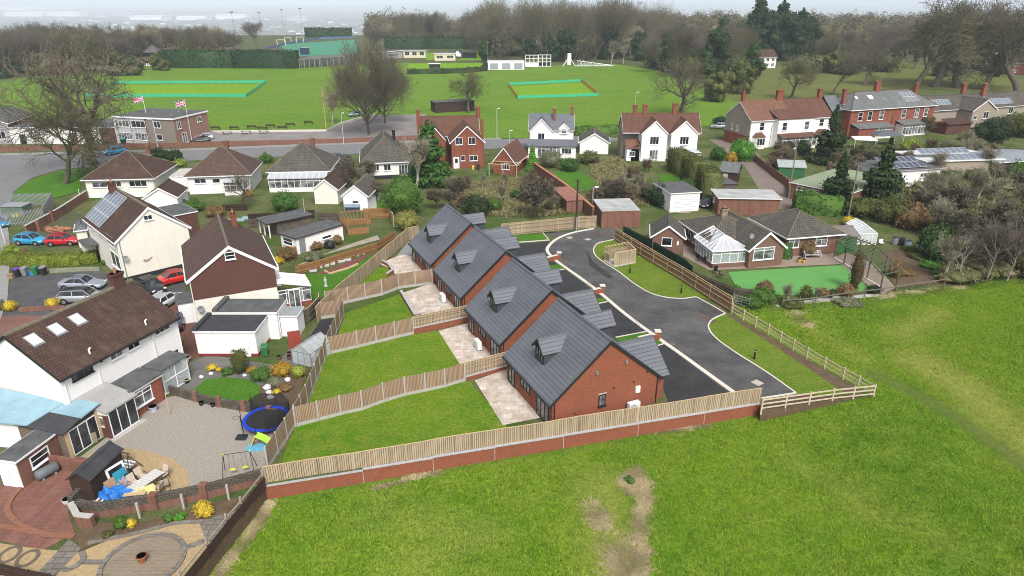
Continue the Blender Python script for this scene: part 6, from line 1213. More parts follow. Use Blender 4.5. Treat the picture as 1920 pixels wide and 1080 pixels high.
for lb, P, m, h in (('orange panel fence at the back of the pergola garden', [zm(1330,400),zm(1570,395),zm(1600,470)], WOOD_ORG, 1.5),('brown board fence across the back gardens', [zm(240,440),zm(600,420),zm(860,400)], WOOD_DRK, 1.3),('grey trellis fence beside the brown boards', [zm(890,420),zm(1040,425),zm(1100,430)], WOOD_OLD, 1.2),('brown fence below the white bungalow with a porch', [zm(0,330),zm(220,325)], WOOD_DRK, 1.0),('grey fence between the gardens beside the open shed', [zm(230,500),zm(350,480)], WOOD_OLD, 1.3),('brown fence panel next to the barbecue', [zm(560,760),zm(690,760)], WOOD_ORG, 1.3)): close_fence(lb, P, h, m, topcap=False)
for i, q in enumerate((zm(845,905),zm(897,872),zm(963,855),zm(1020,838),zm(1112,815),zm(1172,800),zm(1243,762),zm(1297,745))): t = thing('grey_planter', 'pale grey trough planter, '+('first','second','third','fourth','fifth','sixth','seventh','last')[i]+' along the orange fence from the conservatory', 'planter', G(*q), .35, 'trough planters along the orange fence'); b = MB(); b.prism([(-.42,-.15),(.42,-.15),(.42,.15),(-.42,.15)], .0, .3); b.build('trough', M('pale_trough', (.5,.5,.52), .6), t); b = MB(); b.box(-.36,.36,-.1,.1,.28,.31); b.build('soil', SOIL, t)
slab('flower_bed', [zm(800,960),zm(1200,800),zm(1400,735),zm(1330,790),zm(1180,870),zm(980,925),zm(880,930)], .06, M('red_mulch', (.16,.06,.045), .95, .3, 3, .5)); b = ribbon([G(*zm(955,905)), G(*zm(1000,932)), G(*zm(1180,880)), G(*zm(1270,840))], .25, 0, .2); o = b.build('sleeper_edging', TIMBER); tag(o, 'pale timber edging along the red mulch bed', 'edging')
t = thing('garden_statue', 'small pale grey statue on the neighbour lawn', 'statue', G(*zm(965,1045))); b = MB(); b.tube([(0,0,0),(0,0,.1),(0,0,.12),(0,0,.5),(0,0,.8),(0,0,.95)], [.22,.22,.12,.16,.2,.1], 10); b.ell((0,0,1.05),(.1,.1,.13)); b.build('figure', M('grey_stone', (.4,.42,.42), .8), t)
p = G(*zm(780,475)); t = MB(); t.tube([(0,0,0),(0,0,4.2)], .05, 7); o = t.build('garden_post', M('pale_pole', (.42,.38,.30), .9)); o.location = p; tag(o, 'tall thin pale post behind the cream outbuilding', 'post')
p = G(*zm(1610,485)); t = thing('clothes_post', 'white metal clothes post near the pergola', 'post', p); b = MB(); b.tube([(0,0,0),(0,0,2.0),(-.2,0,2.3)], .04, 6); b.tube([(0,0,.1),(.8,-.1,.1)], .03, 6); b.build('pole', UPVC, t)
shrub('big clipped round dark green bush at the end of the bright lawn strip', (757,402), 3.2, 5.6, LF_GRN, .22, name='round_tree', cat_='bush'); shrub('leafy green bush in front of the glazed bungalow', zm(590,330), 2.0, 3.2, LF_MID, .2, shape='clump'); shrub('yellow-green tangled bush above the long closeboard fence', zm(1740,500), 2.0, 2.6, Mleaf('yellow_tangle', (.14,.15,.03), (.24,.24,.06)), .16, shape='clump'); shrub('orange-leaved bush by the white conservatory porch', zm(240,195), .8, 1.3, LF_ORG, .14, shape='clump'); shrub('low yellow shrub at the corner of the brown gable house', zm(505,830), .8, .9, LF_YEL, .1, shape='clump'); shrub('brown-olive shrub beside the barbecue fence', zm(600,790), 1.2, 1.6, LF_BRN, .13, shape='clump'); shrub('dark green low conifer near the orange fence', zm(860,795), 1.3, 1.0, LF_GRY, .12, shape='clump'); shrub('brown clipped shrub left of the covered barbecue', zm(875,695), .9, 1.1, LF_BRN, .12, shape='clump'); shrub('brown clipped shrub right of the covered barbecue', zm(1080,650), .7, 1.3, LF_BRN, .12); shrub('dark green bushes beside the brown roofed outhouse garden', (360,395), 2.0, 1.8, LF_GRN, .2, shape='clump'); shrub('twiggy brown bush beside the cream gable', (405,405), 1.5, 1.6, LF_BRN, .16, shape='clump')
t = thing('blue_sheet', 'pale blue-green boards lying in the back garden', 'boards', G(*zm(130,420))); 
for i, (x, y, a) in enumerate(((0,0,.1),(1.4,.8,-.2),(-1.0,-.6,.2))): b = MB(); b.box(x-1.1,x+1.1,y-.7,y+.7,.05+i*.06,.1+i*.06); b.build('board', M('aqua_board', (.25,.38,.40), .7, .15, 1), t)
slab('concrete_path', [zm(1375,60),zm(1480,60),zm(1445,320),zm(1375,325)], .02, M('pale_concrete', (.42,.37,.30), .9, .12, 1)); slab('lawn', [zm(1445,140),zm(1545,140),zm(1600,310),zm(1445,315)], .02, GRASS_B)
slab('lawn', [zm(450,320),zm(560,280),zm(600,345),zm(440,355)], .03, GRASS_B); slab('lawn', [zm(1430,640),zm(1520,590),zm(1560,620),zm(1450,660)], .03, GRASS_B); slab('stone_path', [zm(700,840),zm(1150,660),zm(1450,560),zm(1480,600),zm(900,760),zm(730,860)], .02, M('pale_rubble', (.30,.26,.21), .95, .35, 1.5, .5))
# ---------------------------------------------------------------- row of houses along the road
zA = zf(0,0,3); zB = zf(640,0,3); zC = zf(1280,0,3); zC2 = zf(1280,340,3); zB2 = zf(640,340,3)
E1 = House('hipped_bungalow', 'white bungalow with a dark brown hipped roof, farthest left of the row', 'bungalow', (152,338), (288,335), 3.05, 10.2, 3.0, .35, .35); E1.body(CREAM); E1.hip(TILE_BRN, 6.6, .4, MOSSCAP)
for a, c, n in (((522,1055),(600,1022),2),((632,1052),(680,1018),2),((730,1050),(823,1015),3)): E1.winpx('f', zA(*a), zA(*c), cols=n)
E1.chimney(E1.L*.72, E1.W*.75, 5.2, 6.9, .7, .6, BRICK_OLD, 1); b = MB(); b.obox(*E1.face('f'),-.02,E1.L+.02,0,.7,-.3,.03); b.build('plinth', WHITE, E1.t); E1.pipe('r', .3)
E1b = House('white_outhouse', 'small white outhouse with a pitched brown roof behind the cream gable house', 'outhouse', (338,404), (356,386), 0, 4.6, 2.9, 0); E1b.body(WHITE, 'x', 4.3); E1b.gable(TILE_BRN, 'x', 4.3, .2, .15, UPVC); E1b.win('f', 2, 1.2, .6, .9, 1)
E2 = House('hipped_bungalow', 'white bungalow with red-brown hipped roof and a small glazed porch', 'bungalow', (345,332), (470,328), 3.05, 9.2, 3.0, .35, .35); E2.body(WHITE); E2.hip(TILE_BR2, 6.9, .4, MOSSCAP)
for a, c, n in (((1095,1032),(1157,1003),2),((1196,1030),(1236,1003),1)): E2.winpx('f', zA(*a), zA(*c), cols=n)
u0 = E2.on('f', *zA(1275,1060))[0]; E2.lean('f', u0, u0+3.0, 2.6, 2.2, 1.6, POLY, 'porch_roof'); o, U, n = map(Vector, E2.face('f')); E2.glazed(o+U*u0+n*1.55, U, n, 3.0, .55, 2.18, 3, gm=GLASSL, top=.7); E2.fbox('f', u0, u0+3.0, 0, .55, 0, 1.6, WHITE, 'porch_wall'); E2.dish('f', u0+3.6, 2.5); E2.pipe('f', E2.L-.6)
b = MB(); b.box(-3.4,-.3,2.0,8.0,0,2.5); b.build('side_garage', WHITE, E2.t); E2.flat(-3.4,-.35,2.0,8.0,2.51, M('pale_flat_roof', (.45,.43,.40), .9)); E2.chimney(E2.L*.5, E2.W*.85, 5.2, 7.2, .8, .6, BRICK_OLD, 1)
E3 = House('hipped_bungalow', 'bungalow with mossy grey hipped roof and a full width glazed lean-to', 'bungalow', (500,323), (618,321), 3.05, 9.8, 3.0, .35, .35); E3.body(WHITE); E3.hip(TILE_GRY, 7.0, .4, MOSSCAP)
_, fr_ = E3.lean('f', .2, E3.L-.1, 2.95, 2.35, 2.2, POLY, 'lean_to_roof'); o, U, n = map(Vector, E3.face('f')); E3.fbox('f', .2, E3.L-.1, 0, .7, 0, 2.1, WHITE, 'lean_to_wall'); E3.glazed(o+U*.2+n*2.1, U, n, E3.L-.3, .7, 2.35, 9, gm=GLASSL, top=.72)
for i in range(10): b = MB(); x = .15+i*(E3.L-.1)/9.3; E3.onroof(b, None, x, x+.09, 0, 2.4, 0, .06, 0, fr_); b.build('glazing_bar', UPVC, E3.t)
E3.chimney(E3.L*.62, E3.W*.8, 5.2, 7.1, .7, .6, BRICK_OLD, 1)
E4 = House('hipped_bungalow', 'white bungalow with dark grey hipped roof beside the thin silver tree', 'bungalow', (675,307), (772,303), 3.05, 10.5, 3.0, .35, .35); E4.body(WHITE); E4.hip(TILE_GRY, 6.9, .4, MOSSCAP, ends=(1,0)); E4.fbox('f', 0, E4.L, 0, .7, 0, .03, M('black_plinth', (.025,.027,.032), .8), 'plinth')
for a, c, n in (((155,962),(212,925),4),((240,960),(277,922),2),((325,985),(388,925),4)): E4.winpx('f', zB(*a), zB(*c), cols=n)
E4.chimney(E4.L*.72, E4.W*.8, 5, 7.3, .5, .5, BLACK, 1)
# red brick detached house
z5 = 5.1; E5 = House('red_brick_house', 'red brick detached house with twin front gables and clay roof', 'house', (848,316), (907,314), 0, 7.5, z5); E5.body(BRICK_RED, 'y', 8.0); E5.gable(TILE_RED, 'y', 8.0, .3, .2, UPVC, cap=TILE_RED)
E5.fbox('r', 3.5, 4.6, 0, 8.6, 0, .5, BRICK_RED, 'side_stack')
for a, c, n in (((643,815),(681,773),2),((715,813),(753,770),2),((722,905),(767,872),2),((672,905),(696,875),1)): E5.winpx('f', zB(*a), zB(*c), cols=n, gm=GLASS)
u_, z_ = E5.on('f', *zB(645,940)); E5.door('f', max(.1,u_-.4), 1.0, 2.1, UPVC)
lx = E5.L; b = MB(); b.extr([(7.5,0),(13.5,0),(13.5,z5),(10.5,8.2),(7.5,z5)], -5.6, lx+.0, 'x'); b.build('rear_wall', BRICK_RED, E5.t); E5.gable(TILE_RED, 'x', 8.2, .3, .2, UPVC, x0=-5.6, x1=lx, y0=7.5, y1=13.5, cap=TILE_RED)
b = MB(); b.extr([(-5.3,0),(-1.1,0),(-1.1,z5),(-3.2,7.6),(-5.3,z5)], 3.2, 8, 'y'); b.build('left_wing', BRICK_RED, E5.t); E5.gable(TILE_RED, 'y', 7.6, .2, .2, UPVC, x0=-5.3, x1=-1.1, y0=3.2, y1=9.6, cap=TILE_RED, gutter=False)
E5.chimney(-5.9, 9.0, 5.0, 9.9, .7, .9, BRICK_RED, 2, cap=BRICK_OLD); E5.chimney(lx+.2, 10.5, 7.4, 10.0, .7, .9, BRICK_RED, 2)
E6 = House('brick_outbuilding', 'small brick outbuilding with a clay hipped roof and timber pergola in front', 'outbuilding', zB(845,975), zB(985,985), 0, 8.5, 2.4, .4); E6.body(BRICK_RED, 'y', 4.9); E6.gable(TILE_RED, 'y', 4.9, .35, .2, UPVC, cap=TILE_ORG); E6.win('f', 1.6, .9, 1.5, 1.2, 3)
b = MB(); k = E6.L+1.2
for x in (0, k/2, k): b.box(x-.06,x+.06,-2.6,-2.48,0,2.2); b.box(x-.05,x+.05,-2.7,0,2.2,2.34)
b.box(-.2,k+.2,-2.6,-2.5,2.341,2.45); b.box(-.2,k+.2,-.2,-.1,2.341,2.45); b.build('pergola', TIMBER, E6.t)
# white house with blue grey roof
E7 = House('white_house', 'white house with blue grey slate roofs, a front gable and a lean-to', 'house', (991,290), (1063,291), 0, 7.0, 5.0); E7.L = 9.3; E7.body(WHITE, None, x0=0, x1=E7.L, y0=1.5, y1=8.0); b = MB(); b.extr([(1.5,5.0),(8.0,5.0),(4.75,7.6)], .02, E7.L-.02, 'x'); b.build('gable_wall', WHITE, E7.t); E7.gable(SLATE2, 'x', 7.6, .25, .15, UPVC, y0=1.5, y1=8.0)
b = MB(); b.extr([(.3,0),(4.9,0),(4.9,5.0),(2.6,7.4),(.3,5.0)], .2, 3, 'y'); b.build('front_gable', WHITE, E7.t); E7.gable(SLATE2, 'y', 7.4, .25, .2, UPVC, x0=.3, x1=4.9, y0=.2, y1=4.9, gutter=False); o, U, n = map(Vector, E7.face('f')); F = (o-n*.2, U, n); E7.win('f', 1.9, 3.2, 1.4, 1.3, 2, F=F)
b = MB(); b.extr([(6.3,4.2),(8.3,4.2),(8.3,5.4),(7.3,6.4),(6.3,5.4)], 1.3, 3, 'y'); b.build('dormer', WHITE, E7.t); E7.gable(SLATE2, 'y', 6.4, .15, .15, UPVC, x0=6.3, x1=8.3, y0=1.3, y1=3.6, e=5.4, gutter=False); F = (o-n*1.3, U, n); E7.win('f', 6.8, 4.3, 1.0, .9, 2, F=F)
E7.lean('f', 0, E7.L+.6, 3.2, 2.5, 3.4, SLATE2, 'lean_to_roof'); E7.fbox('f', .05, E7.L+.5, 0, 2.5, .0, 3.1, WHITE, 'lean_to_wall'); E7.glazed(o+U*2.0+n*3.25, U, n, 4.6, .4, 2.4, 6, gm=GLASSL); F = (o+n*3.1, U, n); E7.win('f', 6.9, .9, 2.0, 1.2, 3, F=F); E7.win('f', .4, .9, 1.1, 1.2, 1, F=F)
E7.chimney(5.2, 3.6, 6.0, 9.0, .6, .6, BRICK_OLD, 1, M('yellow_pot', (.45,.33,.1), .8)); E7.chimney(E7.L-.4, 4.75, 7.0, 9.2, .6, .6, BRICK_OLD, 2)
E8 = House('gabled_garage', 'white gabled garage with a mossy grey roof next to the slate roofed house', 'garage', zB(1340,865), zB(1500,868), 0, 7.0, 2.5); E8.body(WHITE, 'y', 4.3); E8.gable(TILE_GRY, 'y', 4.3, .3, .2, UPVC, cap=MOSSCAP)
# white twin gabled semi
E9 = House('twin_gabled_semi', 'white semi detached pair with two front gables and a glass conservatory', 'house', (1199,303), (1308,303), 0, 8.0, 5.6); g1 = E9.L/2
E9.body(WHITE, None, x0=0, x1=E9.L, y0=2.2, y1=9.0); b = MB(); b.extr([(2.2,5.6),(9.0,5.6),(5.6,8.6)], -3.2, E9.L+.6, 'x'); b.build('gable_wall', BEIGE, E9.t); b = MB(); b.box(-3.2,.0,4.0,9.0,0,5.6); b.build('side_wing', BEIGE, E9.t); E9.gable(TILE_RED, 'x', 8.6, .3, .15, UPVC, x0=-3.2, x1=E9.L+.6, y0=2.2, y1=9.0, cap=TILE_RED)
for i, (a, c) in enumerate(((.2,g1-.6),(g1+.2,E9.L-.4))):
    b = MB(); b.extr([(a,0),(c,0),(c,5.6),((a+c)/2,8.0),(a,5.6)], .3, 4, 'y'); b.build('front_gable', WHITE, E9.t); E9.gable(TILE_RED, 'y', 8.0, .25, .2, UPVC, x0=a, x1=c, y0=.3, y1=5.2, gutter=False, cap=TILE_RED); F = ((0,.3,0),(1,0,0),(0,-1,0)); E9.win('f', (a+c)/2-.9, 3.4, 1.8, 1.6, 3, F=F); E9.win('f', (a+c)/2-.8, .3, 1.7, 2.0, 3, F=F)
E9.lean('l', 6.0, 7.4, 3.3, 2.4, 1.9, TILE_RED, 'porch_roof'); E9.fbox('l', 6.0, 7.4, 0, 2.4, 0, 1.7, WHITE, 'porch'); b = MB(); b.box(-2.6,.1,.6,2.6,0,2.5); b.build('side_bay', WHITE, E9.t); b = MB(); b.add([(-2.75,.4,2.5),(.2,.4,2.5),(.2,2.7,3.9),(-2.75,2.7,3.9),(-2.75,.4,2.62),(.2,.4,2.62),(.2,2.7,4.02),(-2.75,2.7,4.02)], [(3,2,1,0),(4,5,6,7),(0,1,5,4),(1,2,6,5),(2,3,7,6),(3,0,4,7)]); b.build('bay_roof', TILE_ORG, E9.t); E9.win('f', -2.1, .9, 1.2, 1.1, 2, F=((0,.6,0),(1,0,0),(0,-1,0)))
for x, y, zt_ in ((-.6,5.6,9.9),(1.4,5.6,10.0),(g1+1.6,5.6,10.2)): E9.chimney(x, y, 7.8, zt_+.4, .8, .8, BRICK_RED, 2)
c0, c1 = g1+.4, E9.L-.2; E9.glazed((c0,-2.6,0),(1,0,0),(0,-1,0),c1-c0,.5,2.3,5,gm=GLASSL,name='conservatory_glazing'); E9.glazed((c0,.3,0),(0,-1,0),(-1,0,0),2.9,.5,2.3,3,gm=GLASSL,name='conservatory_glazing'); b = MB(); b.box(c0,c1,-2.55,.3,0,.5); b.build('conservatory_base', WHITE, E9.t); b = MB(); xm = (c0+c1)/2; b.add([(c0-.15,-2.75,2.3),(c1+.15,-2.75,2.3),(c1+.15,.3,2.3),(c0-.15,.3,2.3),(xm,-1.6,3.4),(xm,.3,3.4)], [(0,1,4),(1,2,5,4),(3,0,4,5),(3,2,1,0)]); b.build('conservatory_roof', POLY, E9.t)
# big white semi, orange roof
E10 = House('white_bay_semi', 'white semi detached pair with orange-red clay roof and four chimneys', 'house', (1409,225), (1562,217), 6.2, 9.5, 6.1, 0, .1)
for nm, a, c in (('roof',0,0),): pass
E10.body(WHITE, 'x', 9.4); Lh = E10.L; E10.gable(TILE_ORG, 'x', 9.4, .3, .12, UPVC, x1=Lh*.5, cap=TILE_ORG, ends=(1,0)); E10.gable(TILE_RED, 'x', 9.4, .3, .12, UPVC, x0=Lh*.5+.25, x1=Lh, cap=TILE_RED, ends=(0,1)); b = MB(); b.extr([(0,0),(E10.W,0),(E10.W,6.1),(E10.W/2,9.3),(0,6.1)], -.03, .2, 'x'); b.build('end_gable', BEIGE, E10.t); b = MB(); b.box(-.05,.25,.02,E10.W,0,2.6); b.build('brick_base', BRICK_RED, E10.t)
b = MB(); b.box(Lh*.28,Lh*.72,-1.6,1,0,6.2); b.build('centre_block', WHITE, E10.t); b = MB(); b.add([(Lh*.28-.2,-1.8,6.21),(Lh*.72+.2,-1.8,6.21),(Lh*.72+.2,3.0,7.9),(Lh*.28-.2,3.0,7.9),(Lh*.28-.2,-1.8,6.33),(Lh*.72+.2,-1.8,6.33),(Lh*.72+.2,3.0,8.08),(Lh*.28-.2,3.0,8.08)], [(3,2,1,0),(4,5,6,7),(0,1,5,4),(1,2,6,5),(2,3,7,6),(3,0,4,7)]); b.build('centre_roof', TILE_RED, E10.t)
for a, c in (((430,735),(462,688)),((765,710),(797,668))): E10.winpx('f', zC(*a), zC(*c), cols=1, rows=2)
F = ((0,-1.6,0),(1,0,0),(0,-1,0))
for f in (.33,.60): E10.win('f', Lh*f, 3.8, 1.2, 1.8, 1, 2, F=F)
b = MB(); x0, x1 = Lh*.29, Lh*.71; b.add([(x0-.2,-3.6,2.5),(x1+.2,-3.6,2.5),(x1+.2,-1.6,3.1),(x0-.2,-1.6,3.1),(x0-.2,-3.6,2.6),(x1+.2,-3.6,2.6),(x1+.2,-1.6,3.2),(x0-.2,-1.6,3.2)], [(3,2,1,0),(4,5,6,7),(0,1,5,4),(1,2,6,5),(2,3,7,6),(3,0,4,7)]); b.build('veranda_roof', TILE_RED, E10.t); E10.glazed((x0,-3.3,0),(1,0,0),(0,-1,0),x1-x0,.6,2.5,8,gm=GLASSL); b = MB(); b.box(x0,x1,-3.25,-1.6,0,.6); b.build('veranda_base', WHITE, E10.t)
for a in (Lh*.04, Lh*.80): b = MB(); b.prism([(a,0),(a+.5,-1.1),(a+2.6,-1.1),(a+3.1,0)], 0, 2.5); b.build('bay', WHITE, E10.t); b = MB(); b.add([(a-.1,0,2.5),(a+.4,-1.3,2.5),(a+2.7,-1.3,2.5),(a+3.2,0,2.5),(a+.8,0,3.4),(a+2.3,0,3.4)], [(0,1,4),(1,2,5,4),(2,3,5),(3,2,1,0)]); b.build('bay_roof', TILE_RED, E10.t); E10.win('f', a+.55, .8, 2.0, 1.5, 3, F=((0,-1.1,0),(1,0,0),(0,-1,0)))
for x, w, k in ((.6,.7,1),(Lh*.47,1.5,3),(Lh-.5,.8,1)): E10.chimney(x, E10.W/2, 8.7, 11.5, w, .7, BRICK_RED, k)
E10.pipe('f', Lh*.26, 5, BLACK); E10.pipe('f', Lh*.74, 5, BLACK); E10.win('l', 4.5, 3.2, .9, 1.2, 1); E10.win('l', 2.5, 3.2, .7, 1.4, 1)
# red brick semi, slate roof
E11 = House('slate_roofed_semi', 'red brick semi detached pair with grey slate roof and one solar array', 'house', (1597,207), (1757,197), 6.5, 9.5, 6.4, .2, .25); Le = E11.L; E11.body(BRICK_RED); E11.hip(SLATE, 9.9, .35, TILE_RED, ends=(1,1))
for f in (.09,.20,.335,.60,.76,.87): E11.win('f', Le*f, 3.9, 1.3, 2.0, 1, 2)
b = MB(); b.box(Le*.02,Le*.22,-2.8,0,0,2.6); b.build('brick_wing', BRICK_RED, E11.t); E11.lean('f', Le*.02, Le*.42, 3.3, 2.6, 2.9, SLATE, 'lean_to_roof'); E11.lean('f', Le*.55, Le*.86, 3.4, 2.7, 2.4, SLATE, 'lean_to_roof')
o, U, n = map(Vector, E11.face('f')); E11.glazed(o+U*(Le*.22)+n*2.7, U, n, Le*.19, .5, 2.5, 5, gm=GLASSL); E11.fbox('f', Le*.22, Le*.41, 0, 2.5, 0, 2.6, WHITE, 'conservatory'); E11.glazed(o+U*(Le*.56)+n*2.3, U, n, Le*.29, .4, 2.6, 8, gm=GLASSL); E11.fbox('f', Le*.56, Le*.85, 0, 2.6, 0, 2.2, WHITE, 'conservatory'); E11.pipe('f', Le*.5, 5, BLACK)
for x, w, y in ((.5,.8,3.5),(Le*.44,1.4,E11.W/2),(Le-.9,.8,E11.W/2+1)): E11.chimney(x, y, 7.2 if w < 1 else 9.2, 10.8 if w < 1 else 12.0, w, .8, BRICK_RED, 3 if w > 1 else 1)
so, su, sv = Vector((0,-.35,6.55)), Vector((1,0,0)), Vector((0,E11.W/2+.35,9.9-6.55)).normalized(); sfr = (so,su,sv,su.cross(sv)); E11.solar(None, Le*.66, 1.6, 4, 2, 1.15, 1.7, M('dull_solar', (.17,.19,.20), .25, .1, 1, spec=.6), sfr); b = MB()
for u_, v_, w_, h_ in ((Le*.13,3.6,.7,.9),(Le*.28,3.4,1.4,1.2)): b = MB(); E11.onroof(b, None, u_, u_+w_, v_, v_+h_, .02, .09, 0, sfr); b.build('rooflight', M('pale_rooflight_glass', (.66,.68,.70), .15), E11.t)
b = MB(); b.extr([(2.6,0),(9.0,0),(9.0,6.2),(5.8,9.0),(2.6,6.2)], -3.2, .1, 'x'); b.build('side_wing', BRICK_RED, E11.t); E11.gable(SLATE2, 'x', 9.0, .3, .2, DARKF, x0=-3.2, x1=.0, y0=2.6, y1=9.0, e=6.2)
# beige pebbledash pair at the right
E12 = House('pebbledash_house', 'beige pebbledashed house with front gable, dark tiled roof and rows of solar panels', 'house', (1757,250), (1945,236), 0, 9.0, 5.2); Lf = E12.L; E12.body(BEIGE, None, x0=0, x1=Lf, y0=2.5, y1=9.5); E12.gable(TILE_GRY, 'x', 8.0, .3, .15, UPVC, x0=0, x1=Lf, y0=2.5, y1=9.5, cap=TILE_GRY); sfx = E12.slope('f')
E12.solar(None, .6, 1.6, 6, 1, 1.05, 1.8, SOLARL, sfx); E12.solar(None, Lf*.52, .8, 9, 1, 1.05, 1.9, SOLARL, sfx)
a, c = Lf*.24, Lf*.47; b = MB(); b.extr([(a,0),(c,0),(c,5.2),((a+c)/2,7.6),(a,5.2)], -1.5, 5, 'y'); b.build('front_gable', BEIGE, E12.t); E12.gable(TILE_GRY, 'y', 7.6, .3, .2, UPVC, x0=a, x1=c, y0=-1.5, y1=6.0, cap=TILE_GRY, gutter=False); F = ((0,-1.5,0),(1,0,0),(0,-1,0)); E12.win('f', (a+c)/2-.2, 3.2, 1.7, 1.6, 2, F=F); E12.win('f', a+.5, 3.0, 1.2, 1.0, 2, F=F)
for u_ in (Lf*.56, Lf*.75): E12.win('f', u_, 3.2, 1.6, 1.5, 2, F=((0,2.5,0),(1,0,0),(0,-1,0)))
E12.lean('f', .3, a-.1, 3.4, 2.4, 2.2, TILE_BRN, 'lean_to_roof'); E12.fbox('f', .3, a-.1, 0, 2.4, -2.5, 2.0, BRICK_BRN, 'lean_to_wall')
for x, y in ((Lf*.40,6.8),(Lf*.55,5.2)): E12.chimney(x, y, 7.2, 10.4, 1.1, .8, BRICK_RED, 3)
# garden buildings between the rows on the right
t = thing('garden_gazebo', 'dark grey gazebo canopy in front of the slate roofed semi', 'gazebo', G(*zC(1135,815))); b = MB(); b.add([(-3.2,-2.0,2.3),(3.2,-2.0,2.3),(3.2,2.0,2.3),(-3.2,2.0,2.3),(-1,0,3.3),(1,0,3.3)], [(0,1,5,4),(1,2,5),(2,3,4,5),(3,0,4),(3,2,1,0)]); b.build('canopy', M('grey_canvas', (.09,.10,.11), .8), t)
for x in (-3,3):
    for y in (-1.8,1.8): b = MB(); b.tube([(x,y,0),(x,y,2.3)], .05, 6); b.build('post', UPVC, t)
t = thing('white_awning', 'white canvas awning beside the grey gazebo', 'awning', G(*zC(1010,835))); b = MB(); b.add([(-2.6,-1.4,2.1),(2.6,-1.2,1.9),(2.2,1.6,2.4),(-2.2,1.6,2.4),(0,0,2.7)], [(0,1,4),(1,2,4),(2,3,4),(3,0,4)]); b.build('canopy', UPVC, t)
for x, y in ((-2.4,-1.2),(2.4,-1.1),(2,1.5),(-2,1.5)): b = MB(); b.tube([(x,y,0),(x,y,2.1)], .04, 6); b.build('pole', UPVC, t)
W1g = House('brick_garage', 'brick garage with white edged flat lichen roof beside the car', 'garage', zC2(195,190), zC2(500,195), 0, 5.0, 2.6); W1g.L = 9.0; W1g.body(BRICK_OLD); W1g.flat(0, W1g.L, 0, W1g.W, 2.61, M('lichen_roof', (.36,.37,.36), .85, .35, .6, .3, col2=(.5,.51,.50)), UPVC, o=.25); W1g.win('l', 1.5, 1.2, .9, .8, 2)
W2g = House('white_garage', 'white garage with dark felt roof and pale up and over door', 'garage', zC2(-75,175), zC2(88,165), 0, 6.5, 2.9); W2g.body(WHITE); W2g.flat(0, W2g.L, 0, W2g.W, 2.91, FELT, UPVC, o=.2); W2g.fbox('f', .7, W2g.L-.5, .05, 2.2, 0, .05, UPVC, 'garage_door')
for i in range(5): W2g.fbox('f', .75, W2g.L-.55, .3+i*.4, .33+i*.4, .051, .06, GYB, 'door_rib')
W3g = House('felt_shed', 'grey flat felt shed roof between the white garage and brick garage', 'shed', zC2(205,95), zC2(300,90), 0, 5.5, 2.2); W3g.body(WOOD_OLD); W3g.flat(0, W3g.L, 0, W3g.W, 2.21, FELT, WOOD_DRK)
GRF = M('green_felt_roof', (.20,.255,.155), .85, .15, .8, .2, col2=(.27,.31,.20)); W4 = House('green_roofed_workshop', 'long low brick workshop with a flat green roof', 'workshop', (1478,372), (1550,388), 0, 16, 2.6); W4.L = 9.5; W4.body(BRICK_OLD); W4.flat(0, W4.L, 0, W4.W, 2.61, GRF, UPVC, o=.2)
for u_ in (1.2, 3.2): W4.win('f', u_, 1.75, 1.6, .55, 2)
for u_ in (2.0,6,10): W4.win('l', u_, 1.75, 1.6, .55, 2)
A_ = G(*zC(1150,1010),2.9); W5 = House('solar_outbuilding', 'white low outbuilding with dark solar panels across its roof', 'outbuilding', zC(1130,1060), zC(1430,1040), 0, 8, 2.9); W5.body(WHITE); W5.flat(0, W5.L, 0, W5.W, 2.91, FELT, M('lilac_fascia', (.42,.36,.42), .7), o=.3); sfr = (Vector((.3,.3,3.1)),Vector((1,0,0)),Vector((0,.95,.3)).normalized(),Vector((1,0,0)).cross(Vector((0,.95,.3)).normalized())); 
for j in range(2): W5.solar(None, .4+j*-.2, .3+j*2.0, 7, 1, 1.12, 1.85, SOLAR, sfr)
W5.win('f', W5.L-4, 1.6, 1.3, .7, 2); W5.win('f', W5.L-2.2, 1.6, 1.6, .7, 1)
W6 = House('solar_outbuilding', 'pale corrugated outbuilding with light solar panels and timber end', 'outbuilding', zC(1350,1000), zC(1780,985), 0, 9, 2.9); W6.body(TIMB_G); W6.flat(0, W6.L, 0, W6.W, 2.91, M('white_corrugated', (.55,.56,.57), .6, .08, 1), UPVC, o=.3); sf2 = (Vector((.4,.2,3.05)),)+sfr[1:]
W6.solar(None, .2, 2.4, 8, 1, 1.25, 2.0, SOLARL, sf2); W6.solar(None, 2.8, .1, 9, 1, 1.25, 2.0, SOLARL, sf2); W6.win('r', 1.0, 1.2, 1.2, 1.0, 1)
W7 = House('grey_roof_outbuilding', 'long grey sheet roofed shed at the right edge behind the trees', 'shed', (1862,332), (1960,325), 0, 9, 2.7); W7.body(WOOD_OLD, 'x', 3.3); W7.gable(M('grey_sheet2', (.22,.24,.26), .6, .15, 1), 'x', 3.3, .3, .2, UPVC)
W8 = House('garden_shed', 'grey-green felt garden shed behind the brick garden wall', 'shed', (1458,333), (1507,335), 0, 4, 2.0); W8.body(GREENP, 'x', 2.7); W8.gable(M('pale_green_felt', (.30,.34,.33), .9, .15, 1), 'x', 2.7, .2, .2, WOOD_OLD, gutter=False)
W9 = House('playhouse', 'small dark shed with arched pale door beside the lane', 'shed', zC(205,1030), zC(300,1040), 0, 3.5, 2.2); W9.body(WOOD_DRK, 'x', 3.4); W9.gable(SLATE, 'x', 3.4, .2, .2, WOOD_DRK, gutter=False); W9.fbox('f', .5, 1.3, .1, 1.8, 0, .06, M('pale_door', (.45,.43,.33), .8), 'door')
